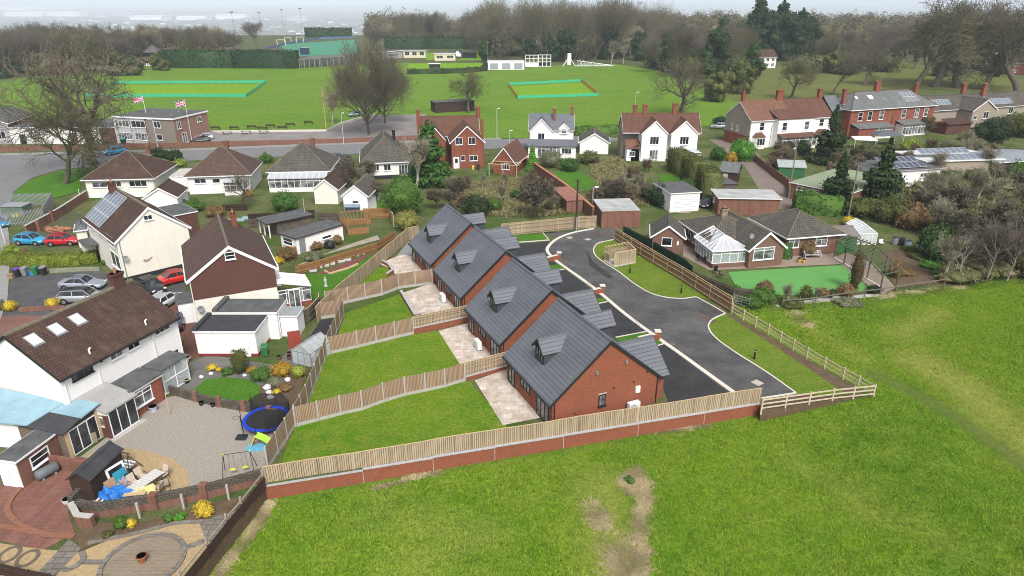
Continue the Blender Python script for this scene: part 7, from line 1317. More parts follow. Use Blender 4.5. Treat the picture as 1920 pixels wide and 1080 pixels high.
# brick garage by the close, bungalow opposite etc.
BG = House('brick_garage', 'red brick garage with pale lichen roof at the head of the close', 'garage', (1127,428), (1199,426), 0, 6.5, 2.35); BG.body(BRICK_OLD); BG.flat(0, BG.L, 0, BG.W, 2.36, MATS['lichen_roof'], BRICK_OLD, o=.05)
TR = House('low_terrace_roof', 'narrow brick lean-to with red sheet roof beside the pole', 'lean-to', (1062,400), (1092,398), 0, 8, 1.9); TR.body(BRICK_OLD); TR.flat(0, TR.L, 0, TR.W, 1.91, M('rust_sheet', (.26,.12,.09), .8, .3, 1), BRICK_OLD)
brickwall('long red brick garden wall running up from the close to the outbuildings', [(1112,412),(1062,368),(1010,330),(985,312)], 1.9, .35, BRICK_OLD, M('orange_coping', (.38,.16,.09), .85), capo=.06)
t = thing('telegraph_pole', 'dark tall telegraph pole at the head of the close', 'telegraph pole', G(1080,432)); b = MB(); b.tube([(0,0,0),(0,0,7.4)], [.16,.11], 8); b.build('pole', M('creosote', (.045,.03,.022), .9), t); b = MB(); b.tube([(-.0,-.2,.05),(0,-.2,2.0)], .1, 8); b.build('cable_cover', PSt, t); b = MB(); b.box(-.4,.4,-.05,.05,7.0,7.1); b.build('crossbar', MATS['creosote'], t)
def lamp(label, p, h, arm=.6, m=None, rz=0, group=None):
    t = thing('street_lamp', label, 'street lamp', p, rz, group); m = m or M('pale_steel', (.5,.51,.52), .5); b = MB(); b.tube([(0,0,0),(0,0,1.0)], [.10,.10], 8); b.tube([(0,0,1.0),(0,0,h-.2),(arm*.3,0,h),(arm,0,h+.05)], [.07,.05,.045,.04], 8); b.build('column', m, t); b = MB(); b.box(arm-.05,arm+.5,-.12,.12,h,h+.12); b.build('lantern', UPVC, t); return t
lamp('pale street lamp beside the brick garage at the head of the close', G(1110,402), 4.2, .3); lamp('tall white street lamp beside the road and cricket field', G(932,261), 7, .2); lamp('grey street lamp in front of the club building', G(297,281), 6.5, .5, rz=PI); lamp('street lamp behind the white twin gabled semi', G(1189,232), 8, .3); lamp('lamp column at the left junction verge', G(92,316), 8, .8, M('old_green_lamp', (.25,.26,.2), .7)); lamp('street lamp near the white bungalow with dark grey roof', G(955,290), 5, .2); lamp('white lamp post at the car park entrance', G(645,272), 7, .2)
def pole(label, p, h, r=.13, m=None, name='telegraph_pole', cat_='telegraph pole'):
    t = MB(); t.tube([(0,0,0),(0,0,h)], [r,r*.7], 8); o = t.build(name, m or M('weathered_pole', (.20,.165,.125), .9)); o.location = p; return tag(o, label, cat_)
pole('brown telegraph pole among the dark conifers right of the workshop', G(1590,408), 8.0); pole('telegraph pole beside the green roofed workshop', G(1478,372), 9.0); pole('tall yellow wooden pole by the car park wall', G(612,246), 10.5, .14, M('yellow_pole', (.5,.33,.12), .8), 'flag_pole', 'pole'); pole('leaning white pole at the left pavement edge', G(10,455), 6, .09, M('pale_steel', (.5,.51,.52), .5), 'lamp_column', 'lamp column')
pole('small white post in the front garden of the first bungalow', G(153,380), 2.2, .05, UPVC, 'garden_post', 'post')
# lane and yards
slab('lane', [(1385,262),(1420,285),(1445,330),(1500,370),(1480,392),(1440,392),(1420,350),(1395,310),(1330,262)], .0, M('lane_gravel', (.19,.15,.13), .95, .2, .8, .4)); brickwall('brick garden wall along the right of the lane', [(1400,290),(1440,322),(1478,350),(1478,370)], 1.3, .25, BRICK_OLD, None)
slab('patio', [zC2(0,420),zC2(150,500),zC2(900,465),zC2(850,405),zC2(560,420),zC2(120,350),zC2(0,320)], .0, MB_('old_pink_paving', (.30,.235,.19), (.25,.20,.165), (.17,.14,.11), .6, .6, .015, bs=1, bmp=.2)); slab('yard', [(1255,398),(1290,400),(1315,390),(1330,385),(1340,400),(1420,395),(1400,380),(1330,368),(1250,392)], .0, M('yard_stone', (.27,.22,.17), .95, .2, 1))
slab('lawn', [(1030,325),(1080,318),(1125,345),(1122,360),(1050,345)], .0, GRASS_B); slab('lawn', [(893,352),(930,350),(950,360),(948,370),(900,372),(890,362)], .0, GRASS_B); slab('lawn', [(1235,325),(1290,330),(1330,340),(1300,350),(1240,345)], .0, GRASS_B)
car('dark car parked beside the brick garage with the lichen roof', paint('black_paint', (.02,.022,.025)), zC2(120,150), zC2(150,125), 'hatch', name='hatchback_car'); car('silver car parked behind the white twin gabled semi', paint('silver_grey_paint', (.5,.52,.55), .5), zC(165,722), zC(240,725), 'hatch', name='hatchback_car'); car('dark blue car on the road at the right of the glazed bungalow', paint('slate_paint', (.05,.07,.10)), zA(1900,930), zA(1960,910), 'hatch', name='hatchback_car'); car('pale blue car parked behind the right-hand white house', paint('grey_blue_paint', (.25,.3,.36), .4), zC(1050,910), zC(985,935), 'hatch', name='hatchback_car'); car('grey car beside the white bungalow drive', paint('mid_grey_paint', (.2,.21,.22), .4), zB(5,915), zB(-40,900), 'hatch', name='hatchback_car')
bin_('green wheelie bin by the brick outbuilding', G(*zB(825,985)), 0, GRB); bin_('black wheelie bin behind the red brick house', G(*zB(770,955)), 0, BKB); bin_('yellow lidded tub behind the red brick house', G(*zB(742,955)), 0, M('yellow_plastic', (.6,.55,.06), .45), s=.7)
# ---------------------------------------------------------------- bungalow with conservatory on the right
RB = House('brick_bungalow', 'brown brick bungalow with mossy tiled roofs and a white conservatory', 'bungalow', zC2(575,425), zC2(870,400), 0, 8.5, 2.5); BRB = MB_('plum_brick', (.20,.105,.075), (.165,.09,.068), (.17,.12,.09), .225, .075, .009, bs=.8, bmp=.2)
RB.body(BRB); RB.hip(TILE_GRY, 4.7, .35, MOSSCAP)
for a, c, n in (((592,375),(658,318),2),((742,365),(818,308),2)): RB.winpx('f', zC2(*a), zC2(*c), cols=n, top=.3, gm=GLASSL)
u_ = RB.on('f', *zC2(655,420))[0]; 
# gable wing
gA, gB = G(*zC2(365,490)), G(*zC2(555,470)); d = gB-gA
GW = House('x', 'x', 'x', gA, gB, 0, 9.5, 2.5, world=True)
def adopt(h, base):   # fold a wing's parts into the parent house
    for c in list(h.t.children): c.matrix_local = base.matrix_basis.inverted() @ h.t.matrix_basis @ c.matrix_basis; c.parent = base
    bpy.data.objects.remove(h.t)
bpy.context.view_layer.update()
GW.body(BRB, 'y', 4.4, name='wing_wall'); GW.gable(TILE_GRY, 'y', 4.4, .3, .2, UPVC, cap=MOSSCAP, barge_h=.25); GW.winpx('f', zC2(392,445), zC2(520,365), cols=2, top=.25, gm=GLASSL)
LWg = House('x', 'x', 'x', G(*zC2(-10,330)), G(*zC2(125,430)), 0, 7.5, 2.5, world=True); LWg.L = max(LWg.L, 8); LWg.body(BRB, name='wing_wall'); LWg.hip(TILE_GRY, 4.5, .35, MOSSCAP)
for u_ in (1.2, 3.4): LWg.win('f', u_, .9, 1.5, 1.3, 2, gm=GLASSL)
GW.chimney(.6, 7.5, 3.2, 5.4, .8, .6, BRICK_TAN, 1); GW.dish('f', -.3, 4.3)
# conservatory on the left of the gable wing: lean ridge and hipped end
cA, cB = G(*zC2(160,490)), G(*zC2(352,478)); CV = House('x', 'x', 'x', cA, cB, 0, 5.0, 2.25, world=True); L = CV.L
CV.fbox('f', 0, L, 0, .6, -.2, 0, BRB, 'conservatory_wall'); CV.fbox('l', 0, 5.0, 0, .6, -.2, 0, BRB, 'conservatory_wall'); CV.glazed(*CV.face('f'), L, .6, 2.25, 4, gm=Mclear('conservatory_glass', (.6,.68,.68), .35), top=.72, name='conservatory_glazing'); CV.glazed(*CV.face('l'), 5.0, .6, 2.25, 6, gm=MATS['conservatory_glass'], top=.72, name='conservatory_glazing')
b = MB(); x = L/2; rr = 3.5; b.add([(-.15,-.15,2.26),(L+.15,-.15,2.26),(L+.15,5.2,2.26),(-.15,5.2,2.26),(x,1.9,rr),(x,5.2,rr)], [(0,1,4),(1,2,5,4),(3,0,4,5),(2,3,5)]); b.build('conservatory_roof', POLY, CV.t); b = MB()
for p, q in (((-.15,-.15,2.28),(x,1.9,rr+.02)),((L+.15,-.15,2.28),(x,1.9,rr+.02)),((x,1.9,rr+.04),(x,5.2,rr+.04))): b.bar(p, q, .12, .1)
for i in range(1,6): y = -.15+i*.95; b.bar((-.15,y,2.28),(x,max(1.9,y),rr+.02),.06,.06); b.bar((L+.15,y,2.28),(x,max(1.9,y),rr+.02),.06,.06)
for i in range(1,4): b.bar((L*i/4,-.15,2.28),(x,1.9,rr+.02),.06,.06)
b.bar((-.2,-.2,2.24),(L+.2,-.2,2.24),.12,.14); b.bar((-.2,-.2,2.24),(-.2,5.2,2.24),.12,.14); b.bar((-.2,5.2,2.35),(x,5.2,rr+.12),.1,.16); b.bar((L+.2,5.2,2.35),(x,5.2,rr+.12),.1,.16); b.build('conservatory_frame', UPVC, CV.t)
bpy.context.view_layer.update()
for w in (GW, LWg, CV): adopt(w, RB.t)
# outbuilding left of it
OB = House('brick_summerhouse', 'small brick outbuilding with mossy gable roof beside the closeboard fence', 'outbuilding', zB2(1745,400), zB2(1915,410), 0, 5.0, 2.3); OB.body(BRB, 'y', 3.7); OB.gable(TILE_GRY, 'y', 3.7, .3, .2, UPVC); OB.winpx('f', zB2(1800,360), zB2(1862,318), cols=1, gm=GLASS); b = MB(); b.obox(*OB.face('f'), OB.L*.8, OB.L*.8+.25, 1.2, 1.7, 0, .1); b.build('wall_plaque', CREAM, OB.t)
slab('artificial_lawn', [zC2(255,510),zC2(920,470),zC2(1000,540),zC2(1040,610),zC2(850,640),zC2(420,640),zC2(300,590)], .0, TURF_A)
hedge('small clipped hedge clump at the end of the gable wing', [zC2(575,440),zC2(580,400)], 1.0, 1.9, LF_MID, .13)
slab('climber_bed', [zC2(650,425),zC2(745,415),zC2(745,422),zC2(650,432)], .02, SOIL); shrub('dry brown climber on the bungalow wall between the windows', zC2(700,418), 1.0, 2.2, LF_BRN, .12, 'climber', 'climber', shape='clump')
def bench(label, p, rz, m=None, L=1.9, name='garden_bench', group=None):
    t = thing(name, label, 'bench', p, rz, group); m = m or TIMB_G; b = MB()
    for i in range(3): b.box(-L/2,L/2,-.25+i*.16,-.13+i*.16,.42,.46)
    b.build('seat', m, t); b = MB()
    for i in range(3): b.box(-L/2,L/2,.24+i*.02,.27+i*.02,.55+i*.14,.65+i*.14)
    b.build('backrest', m, t)
    for x in (-L/2+.1, L/2-.1): b = MB(); b.box(x-.04,x+.04,-.25,-.17,0,.62); b.box(x-.04,x+.04,.2,.28,0,.92); b.box(x-.04,x+.04,-.17,.2,.56,.62); b.build('end_frame', m, t)
    return t
bench('pale grey bench on the bungalow terrace', G(*zC2(728,430)), .05, M('silver_bench', (.42,.42,.44), .6), 2.2)
for i, q in enumerate((zC2(655,455),zC2(680,458))): t = thing('gold_pot', ('yellow-brown pot left of the terrace bench','yellow-brown pot nearest the terrace bench')[i], 'plant pot', G(*q)); b = MB(); b.tube([(0,0,0),(0,0,.45),(0,0,.45),(0,0,.35)], [.2,.28,.23,.2], 12); b.build('pot', M('gold_glaze', (.4,.22,.05), .5), t)
for i, q in enumerate((zC2(185,520),zC2(215,545),zC2(90,450),zC2(125,460))): t = thing('metal_chair', ('dark metal patio chair by the closeboard fence, left one','dark metal patio chair by the closeboard fence, right one','dark pot stand by the conservatory, left one','dark pot stand by the conservatory, right one')[i], 'chair', G(*q), i); b = MB(); b.box(-.25,.25,-.25,.25,.42,.45); b.build('seat', BLACK, t); b = MB(); b.box(-.25,.25,.22,.25,.46,.95); b.build('backrest', BLACK, t); 
for i, (a, lb) in enumerate(((zB2(1850,395),'terracotta pot below the outbuilding plaque'),(zC2(70,405),'terracotta pot by the conservatory corner'))): t = thing('clay_pot', lb, 'plant pot', G(*a)); b = MB(); b.tube([(0,0,0),(0,0,.5),(0,0,.5),(0,0,.4)], [.2,.3,.25,.22], 12); b.build('pot', MATS['terracotta'], t)
close_fence('dark green slatted fence behind the closeboard fence', [zB2(1585,310),zB2(1700,370),zB2(1920,500),zC2(50,545)], 1.5, M('dark_green_slats', (.012,.045,.028), .6), topcap=False)
close_fence('low grey picket fence at the corner of the artificial lawn', [zC2(50,545),zC2(160,590),zC2(285,640),zC2(385,650)], .9, WOOD_OLD, topcap=False)
t = thing('field_gate', 'small galvanised metal gate at the end of the closeboard fence', 'gate', G(*zC2(285,690))); A, B = Vector(), G(*zC2(372,715))-G(*zC2(285,690)); b = MB()
for z in (.2,.5,.8,1.1): b.bar(A+Vector((0,0,z)), B+Vector((0,0,z)), .04, .04)
for f in (0,.5,1): q = A.lerp(B,f); b.bar(q+Vector((0,0,0)), q+Vector((0,0,1.2)), .05, .05)
b.bar(A+Vector((0,0,.2)), B+Vector((0,0,1.1)), .03, .03); b.build('bars', PSt, t)
# green pergola walk
t = thing('garden_pergola', 'long dark green slatted pergola walk beside the lawn', 'pergola', G(*zC2(850,430))); o = G(*zC2(850,430)); pl = [G(*zC2(x,y))-o for x,y in ((850,428),(905,468),(975,510),(1035,550),(1105,635))]; pr = [G(*zC2(x,y))-o for x,y in ((915,400),(985,425),(1060,455),(1130,520),(1195,612))]; GP = M('green_brown_stain', (.085,.092,.058), .8, .2, 3)
for p in pl+pr: b = MB(); b.box(p.x-.06,p.x+.06,p.y-.06,p.y+.06,0,2.2); b.build('post', GP, t)
for q in (pl, pr):
    b = MB()
    for A, B in zip(q[:-1], q[1:]): b.bar(A+Vector((0,0,2.2)), B+Vector((0,0,2.2)), .06, .12)
    b.build('beam', GP, t)
for i in range(16):
    f = i/15*3.99; k = int(f); A = pl[k].lerp(pl[k+1], f-k); B = pr[k].lerp(pr[k+1], f-k); d = (B-A)*.12; b = MB(); b.bar(A-d+Vector((0,0,2.3)), B+d+Vector((0,0,2.3)), .1, .09); b.build('slat', GP, t)
slab('garden_path', [zC2(845,430),zC2(920,400),zC2(1070,455),zC2(1200,600),zC2(1110,640),zC2(1035,580)], .0, MATS['old_pink_paving']); struct(ribbon([G(*zC2(x,y)) for x,y in ((850,430),(950,490),(1040,555),(1110,595))], .2, 0, .12).build('path_edging', STONE)); slab('vegetable_plot', [zC2(1100,400),zC2(1250,370),zC2(1500,500),zC2(1480,570),zC2(1200,600)], .0, SOIL)
for i, (q, r, m) in enumerate(((zC2(1340,430),1.6,LF_OLV),(zC2(1400,480),1.5,LF_BRT),(zC2(1290,390),1.2,LF_OLV),(zC2(1230,520),1.2,LF_BRN),(zC2(1450,520),1.2,LF_GRN))): shrub('vegetable patch clump, '+('yellowish, middle','bright green','nearest the sheds','brown dead stems','at the far right')[i], q, r, .6, m, .13, 'vegetable_clump', 'plants', shape='clump', stem=False)
GS = House('green_shed', 'green garden shed with brown roof at the end of the bungalow', 'shed', zC2(865,400), zC2(970,395), 0, 3.6, 2.1); GS.body(GREENP, 'x', 2.8); GS.gable(M('brown_felt', (.17,.15,.14), .9, .2, 1), 'x', 2.8, .2, .2, GREENP, gutter=False); GS.door('f', .2, .8, 1.8, M('bright_green_paint', (.03,.2,.05), .6), pane=False)
greenhouse('greenhouse', 'white glazed greenhouse beside the green shed', zC2(975,355), zC2(1085,358), 4.5, 1.6, 2.3, Mclear('white_glass', (.7,.75,.76), .7, .2), UPVC)
for i, q in enumerate((zC2(1190,355),zC2(1228,360),zC2(1265,375))): t = thing('water_butt', ('grey water butt nearest the greenhouse','dark water butt in the middle of three','low pale blue water butt')[i], 'water butt', G(*q)); b = MB(); b.tube([(0,0,0),(0,0,.5),(0,0,1.0)], [.32,.38,.34], 12); b.build('barrel', (GYB,BKB,M('pale_blue_barrel', (.3,.4,.45), .5))[i], t); b = MB(); b.cyl((0,0),.36,.36,1.0,1.06,12); b.build('lid', BKB, t)
t = thing('white_chair', 'white plastic chair by the water butts', 'chair', G(*zC2(1115,362))); b = MB(); b.box(-.25,.25,-.25,.25,.4,.45); b.build('seat', UPVC, t); b = MB(); b.box(-.25,.25,.2,.25,.45,.85); b.build('backrest', UPVC, t)
p = G(*zC2(955,615)); sh = shrub('tall narrow brown-green cypress at the edge of the artificial lawn', zC2(960,615), .7, 4.6, Mleaf('brown_cypress', (.045,.04,.015), (.10,.075,.03)), .13, 'column_cypress', 'tree', shape='column')
for lb, q, r, h, m in (('dark bush left in the row below the artificial lawn', zC2(455,680), 1.3, 1.7, LF_GRN),('bare brown round bush at the left of the lawn edge', zC2(460,630), 1.0, 1.5, LF_BRN),('clipped brown-green ball bush in the lawn border', zC2(690,655), .65, 1.5, LF_OLV),('small pale bush in the lawn border', zC2(790,650), .7, 1.0, LF_BRN),('round brown bush next to the narrow cypress', zC2(915,640), .95, 1.4, LF_BRN),('small dark upright bush in the lawn border', zC2(833,655), .4, 1.1, LF_DK2),('dark low bush by the pergola end', zC2(1070,625), .8, .9, LF_DK2),('spreading green shrubs by the metal gate', zC2(390,700), 1.2, 1.2, LF_GRN),('green bush at the left edge of the lawn', zC2(300,620), .6, .8, LF_GRN),('low brambly shrubs in front of the concrete edge', zC2(610,700), 1.3, .6, LF_OLV),('grey-green low shrub by the field path', zC2(930,690), 1.4, .5, LF_GRY),('brown climbing bush on the pergola end', zC2(1190,540), .8, 2.2, LF_BRN)): shrub(lb, q, r, h, m, .12, shape='clump')
slab('concrete_path', [zC2(520,695),zC2(830,650),zC2(1110,628),zC2(1112,645),zC2(830,675),zC2(530,706)], .01, CONC); rail_fence('thin grey rail fence along the field below the artificial lawn', [zC2(560,705),zC2(745,690),zC2(930,660),zC2(1110,640),zC2(1285,610),zC2(1470,585)], 1.0, 1, 2.5, M('dull_post', (.16,.14,.11), .9), pw=.08)
rail_fence('old green fence with white tops along the vegetable plot', [zC2(1310,390),zC2(1430,460),zC2(1530,525),zC2(1560,580)], 1.3, 2, 2.8, M('green_white_post', (.35,.42,.38), .8), pw=.09)
hedge('large dark green clipped hedge behind the bungalow', [zC2(620,170),zC2(880,185)], 3.0, 2.9, LF_GRN, .2, lump=.25); hedge('tall olive clipped hedge curving beside the white garage', [(1262,318),(1290,333),(1320,354),(1336,378)], 2.8, 4.2, LF_OLV, .2); hedge('small clipped hedge block beside the tall olive hedge', [(1285,350),(1305,358)], 1.6, 1.4, LF_GRN, .18)
DCON = conifer_proto(9.5, 2.7, LF_DK2, .34, 'x', 'spruce_tree', 16, .9, 3.5, .25)
for (q, H_, lb) in (((1565,395), 9.0, 'dark spreading conifer in front of the green roofed workshop'), ((1645,388), 10.5, 'taller dark conifer right of the telegraph pole'), ((1552,305), 11, 'open dark spruce in front of the white bay semi')): plant(DCON, G(*q), lb, scale=H_/9.5)
shrub('dark green dense holly bush standing at the end of the vegetable plot', zC2(1420,440), 2.3, 4.6, LF_IVY, .22, 'holly_tree', 'tree', shape='clump'); shrub('olive bushes between the dark conifers', zC2(1010,190), 3.0, 2.6, LF_OLV, .2, shape='clump'); shrub('olive-brown bush behind the greenhouse', zC2(1170,230), 2.6, 4.0, LF_OLV, .22, shape='clump'); shrub('grey-brown bush beside the holly', zC2(1290,260), 2.4, 3.6, LF_BRN, .2, shape='clump'); shrub('yellow-leaved bush by the sheds', zC2(930,245), .9, 1.3, LF_YEL, .14)
# ---------------------------------------------------------------- sports ground and beyond
slab('sports_field', [(-200,170),(0,153),(60,143),(130,134),(310,122),(320,128),(560,128),(650,124),(765,117),(770,136),(915,133),(1050,122),(1150,120),(1225,130),(1300,158),(1400,200),(1380,232),(1085,252),(1000,259),(870,259),(800,214),(700,217),(612,246),(372,249),(340,240),(220,245),(0,240),(-200,250)], .01, GRASS_S)
slab('meadow', [(1290,160),(1400,140),(1500,112),(1640,105),(1780,135),(1920,150),(2100,150),(2100,175),(1850,172),(1700,165),(1560,175),(1400,205)], .005, grassmat('olive_meadow', (.12,.15,.03), (.16,.18,.045), (.17,.17,.06), sc=.6))
SQG = grassmat('cut_square', (.15,.32,.008), (.185,.35,.01), (.20,.35,.016), sc=.4, bmp=.1)
slab('cricket_square', [(957,162),(1092,155),(1118,178),(972,183)], .03, SQG); slab('cricket_square', [(170,179),(462,178),(495,158),(225,159)], .03, SQG)
slab('car_park', [(345,262),(372,249),(612,247),(640,233),(700,216),(800,214),(800,258),(640,270),(430,274)], .02, M('worn_car_park', (.20,.185,.175), .9, .2, .3, .3, col2=(.27,.25,.24)))
for i in range(9): x = 425+i*18; mark([(x,252.5),(x+22,258)], .14, .03)
for a, c in (((712,245),(725,222)),((733,245),(742,222)),((655,250),(690,232))): mark([a,c], .18, .03)
GNET = Mclear('green_mesh', (.03,.50,.27), .6, .8); ONET = Mclear('orange_mesh', (.75,.26,.05), .85, .8)
def netfence(lb, runs, h):
    o = G(*runs[0][1]); t = thing('mesh_fence', lb, 'fence', o)
    for m, a, c in runs:
        A, B = G(*a)-o, G(*c)-o; d = B-A; n = max(1, int(d.length/3)); b = MB(); e = Vector((-d.y,d.x,0)).normalized()*.02
        b.add([A-e+Vector((0,0,.05)),B-e+Vector((0,0,.05)),B-e+Vector((0,0,h)),A-e+Vector((0,0,h)),A+e+Vector((0,0,.05)),B+e+Vector((0,0,.05)),B+e+Vector((0,0,h)),A+e+Vector((0,0,h))], [(3,2,1,0),(4,5,6,7),(3,7,6,2)]); b.build('mesh', m, t); b = MB()
        for k in range(n+1): q = A+d*k/n; b.box(q.x-.03,q.x+.03,q.y-.03,q.y+.03,0,h+.05)
        b.build('stakes', PSt, t)
netfence('green and orange mesh fence around the right cricket square', [(GNET,(953,160),(1090,153.5)),(ONET,(953,160),(970,185)),(GNET,(970,185),(1123,180)),(ONET,(1090,153.5),(1123,180))], 1.05)
netfence('green mesh fence around the left cricket square', [(GNET,(222,157),(500,156)),(GNET,(500,156),(462,182)),(GNET,(462,182),(160,182)),(GNET,(160,182),(222,157))], 1.1)
# club house
CB = House('club_building', 'two storey flat roofed club building in grey render and brick with flags', 'club house', (222,267), (340,273), 0, 12, 5.6); CB.L = 15.5; Lc = CB.L
CB.body(MB_('greyish_brick', (.27,.235,.19), (.23,.20,.16), (.27,.25,.22), .225, .075, .01)); CB.flat(0, Lc, 0, CB.W, 5.61, FELT, UPVC, o=.25, t=.35); CB.fbox('f', 0, Lc*.52, 0, 5.6, 0, .05, M('pale_grey_render', (.43,.43,.44), .9, .1, 1), 'front_render'); CB.fbox('r', 0, CB.W, 0, 5.6, 0, .04, M('pinkish_brick', (.27,.16,.125), .9, .15, 2), 'side_wall')
for u_, z_, w_, h_, n_ in ((.4,3.6,3.6,1.5,4),(4.6,3.6,3.6,1.5,3),(10.4,3.7,1.7,1.4,2),(.6,.8,3.6,1.6,5),(5.0,.8,3.2,1.6,4),(10.6,1.0,1.4,1.2,1)): CB.win('f', u_, z_, w_, h_, n_, gm=GLASSL if n_ > 3 else GLASS, off=.05 if u_ < 8 else 0)
for u_, z_, w_, h_ in ((1,3.4,1.2,1.6),(8,3.8,1.4,1.2),(2.0,.2,1.6,2.2)): CB.win('r', u_, z_, w_, h_, 2, off=.05)
CB.pipe('f', 4.2, 5.6, BLACK); CB.pipe('f', 8.3, 5.6, BLACK)
for x, y in ((6,6),(11,8),(13,3)): b = MB(); b.tube([(x,y,5.9),(x,y,6.4)], .25, 8); b.build('roof_vent', LEAD, CB.t)
CL = House('club_annexe', 'long low white club annexe with flat roof behind the bare trees', 'club house', (24,270), (222,269), 0, 11, 3.6); CL.body(WHITE); CL.flat(0, CL.L, 0, CL.W, 3.61, FELT, UPVC, o=.3)
for u_ in (2.0,): CL.door('f', u_, 1.2, 2.1, DARKF)
for u_, w_ in ((13,1.8),(20,1.2)): CL.fbox('f', u_, u_+w_, .1, 2.4, 0, .04, BRICK_BRN, 'doorway')
CL.fbox('f', CL.L-3.6, CL.L-.1, 0, 3.4, 0, .06, BRICK_BRN, 'brick_bay')
CK = House('club_hall', 'grey club hall with brick side and sloping roof at the left edge', 'club house', (-60,273), (24,270), 0, 14, 4.6); CK.body(M('grey_render', (.33,.33,.34)), 'y', 6.5); CK.gable(FELT, 'y', 6.5, .3, .2, UPVC); CK.win('f', CK.L-4.5, 1.2, 3.6, 1.6, 4); CK.fbox('r', 0, 14, 0, 4.6, 0, .05, BRICK_RED, 'brick_side')
def flag(lb, base, h, rz=0, ln=(.6,.4)):
    t = thing('union_flag', lb, 'flag', base, rz, 'flags on the club building'); b = MB(); b.tube([(0,0,0),(0,0,h)], [.06,.04], 7); b.build('flagpole', UPVC, t)
    nx, ny, W_, H_ = 24, 14, 2.3, 1.3; v = []; ff = []; mi = []
    for j in range(ny+1):
        for i in range(nx+1): x, y = W_*i/nx, H_*j/ny; v.append((-x-.05, .14*math.sin(x*3.2)*x/W_, h-.1-H_+y-.16*x+.05*math.sin(x*2.5)))
    for j in range(ny):
        for i in range(nx):
            ff.append((j*(nx+1)+i,j*(nx+1)+i+1,(j+1)*(nx+1)+i+1,(j+1)*(nx+1)+i)); x, y = (i+.5)/nx-.5, (j+.5)/ny-.5; x *= W_; y *= H_; m = 0
            d1, d2 = abs(y*W_-x*H_)/math.hypot(W_,H_), abs(y*W_+x*H_)/math.hypot(W_,H_)
            if min(d1,d2) < .13: m = 1
            if min(d1,d2) < .05: m = 2
            if abs(x) < .22 or abs(y) < .22: m = 1
            if abs(x) < .13 or abs(y) < .13: m = 2
            mi.append(m)
    b = MB(); b.v = v; b.f = ff; b.m = mi; b.sm = [True]*len(ff); b.build('cloth', [M('flag_blue', (.02,.03,.22), .7), M('flag_white', (.75,.75,.75), .7), M('flag_red', (.55,.01,.03), .7)], t, uv=False)
flag('union flag on the middle of the club roof', CB.wp(4.2, 5.5, 5.9), 3.9); flag('union flag at the right rear corner of the club building', CB.wp(Lc+.4, 4.5, 0), 9.4)
car('dark estate car parked beside the club building', paint('black_paint', (.02,.022,.025)), (357,270), (394,268), 'estate', name='estate_car'); car('white car behind the dark estate by the club', paint('white_paint', (.6,.62,.65)), (372,262), (396,261), 'hatch', name='hatchback_car'); car('bright blue car driving on the main road', paint('blue_paint', (.03,.28,.55)), (201,291), (231,287), 'suv', name='suv_car'); car('grey blue car alone in the car park', paint('grey_blue_paint', (.25,.3,.36), .4), (653,219), (681,217), 'hatch', name='hatchback_car')
bin_('large black and orange bin against the club annexe', G(200,272), 0, BKB, M('orange_lid', (.6,.2,.02), .5), s=1.5); bin_('large black bin with a teal lid by the club building', G(233,273), 0, BKB, M('teal_lid', (.02,.3,.3), .5), s=1.5); bin_('blue bin at the right side of the club building', G(374,248), 0, MATS['blue_plastic'], s=1.2)
brickwall('long low brick wall along the far side of the main road', [(-150,290),(0,284),(320,277),(430,274),(640,269),(800,262)], 1.1, .3, BRICK_OLD, None)
for i, q in enumerate(((373,243),(405,243.5),(440,243.5),(473,241.5),(493,244),(508,239.5),(530,242.5),(545,237),(579,233))): bench('dark wooden bench along the near edge of the cricket field', G(*q), PI-.1, WOOD_DRK, 2.4, group='benches along the cricket field')
for i, q in enumerate(((425,252),(461,251),(494,250.5))): t = thing('picnic_table', 'grey picnic table behind the cricket field benches', 'table', G(*q), .1, 'picnic tables by the car park'); b = MB(); b.box(-1.2,1.2,-.4,.4,.70,.76); b.build('tabletop', CONC, t); b = MB(); b.box(-1.2,1.2,-.95,-.65,.42,.47); b.box(-1.2,1.2,.65,.95,.42,.47); b.build('seat', CONC, t); b = MB(); b.box(-.9,-.8,-.8,.8,0,.7); b.box(.8,.9,-.8,.8,0,.7); b.build('leg_frame', CONC, t)
t = struct(ribbon([G(*q) for q in ((372,249),(612,246.5),(642,232),(702,215.5))], .3, 0, .5).build('kerb', STONE))
wf = thing('white_boundary_fence', 'low white boarded fence at the far left boundary of the field', 'fence', G(128,137)); o = G(128,137); P = [G(*q)-o for q in ((128,137),(190,130),(250,124),(320,124))]; ribbon([(p.x,p.y) for p in P], .12, .1, 1.5).build('boards', UPVC, wf)
for p in P: b = MB(); b.box(p.x-.1,p.x+.1,p.y-.1,p.y+.1,0,1.6); b.build('post', UPVC, wf)
HT = House('scorers_hut', 'small dark hut with a pyramid roof beside the tall clipped hedge', 'hut', (274,118), (299,118), 0, 6, 5); HT.body(BLACK); HT.hip(M('hut_roof', (.10,.085,.085), .9), 8.5, .5, fascia=None); HT.fbox('f', 0, HT.L, 0, 1.0, 0, .1, BRICK_RED, 'brick_base')
hedge('tall clipped dark conifer hedge behind the left cricket square', [(315,127),(440,127.5),(560,128)], 5, 8.2, LF_DARK, .7, dens=2.2); hedge('low dark hedge at the far left of the field', [(-60,152),(0,148),(42,142)], 3, 3, LF_DARK, .6, dens=2.5)
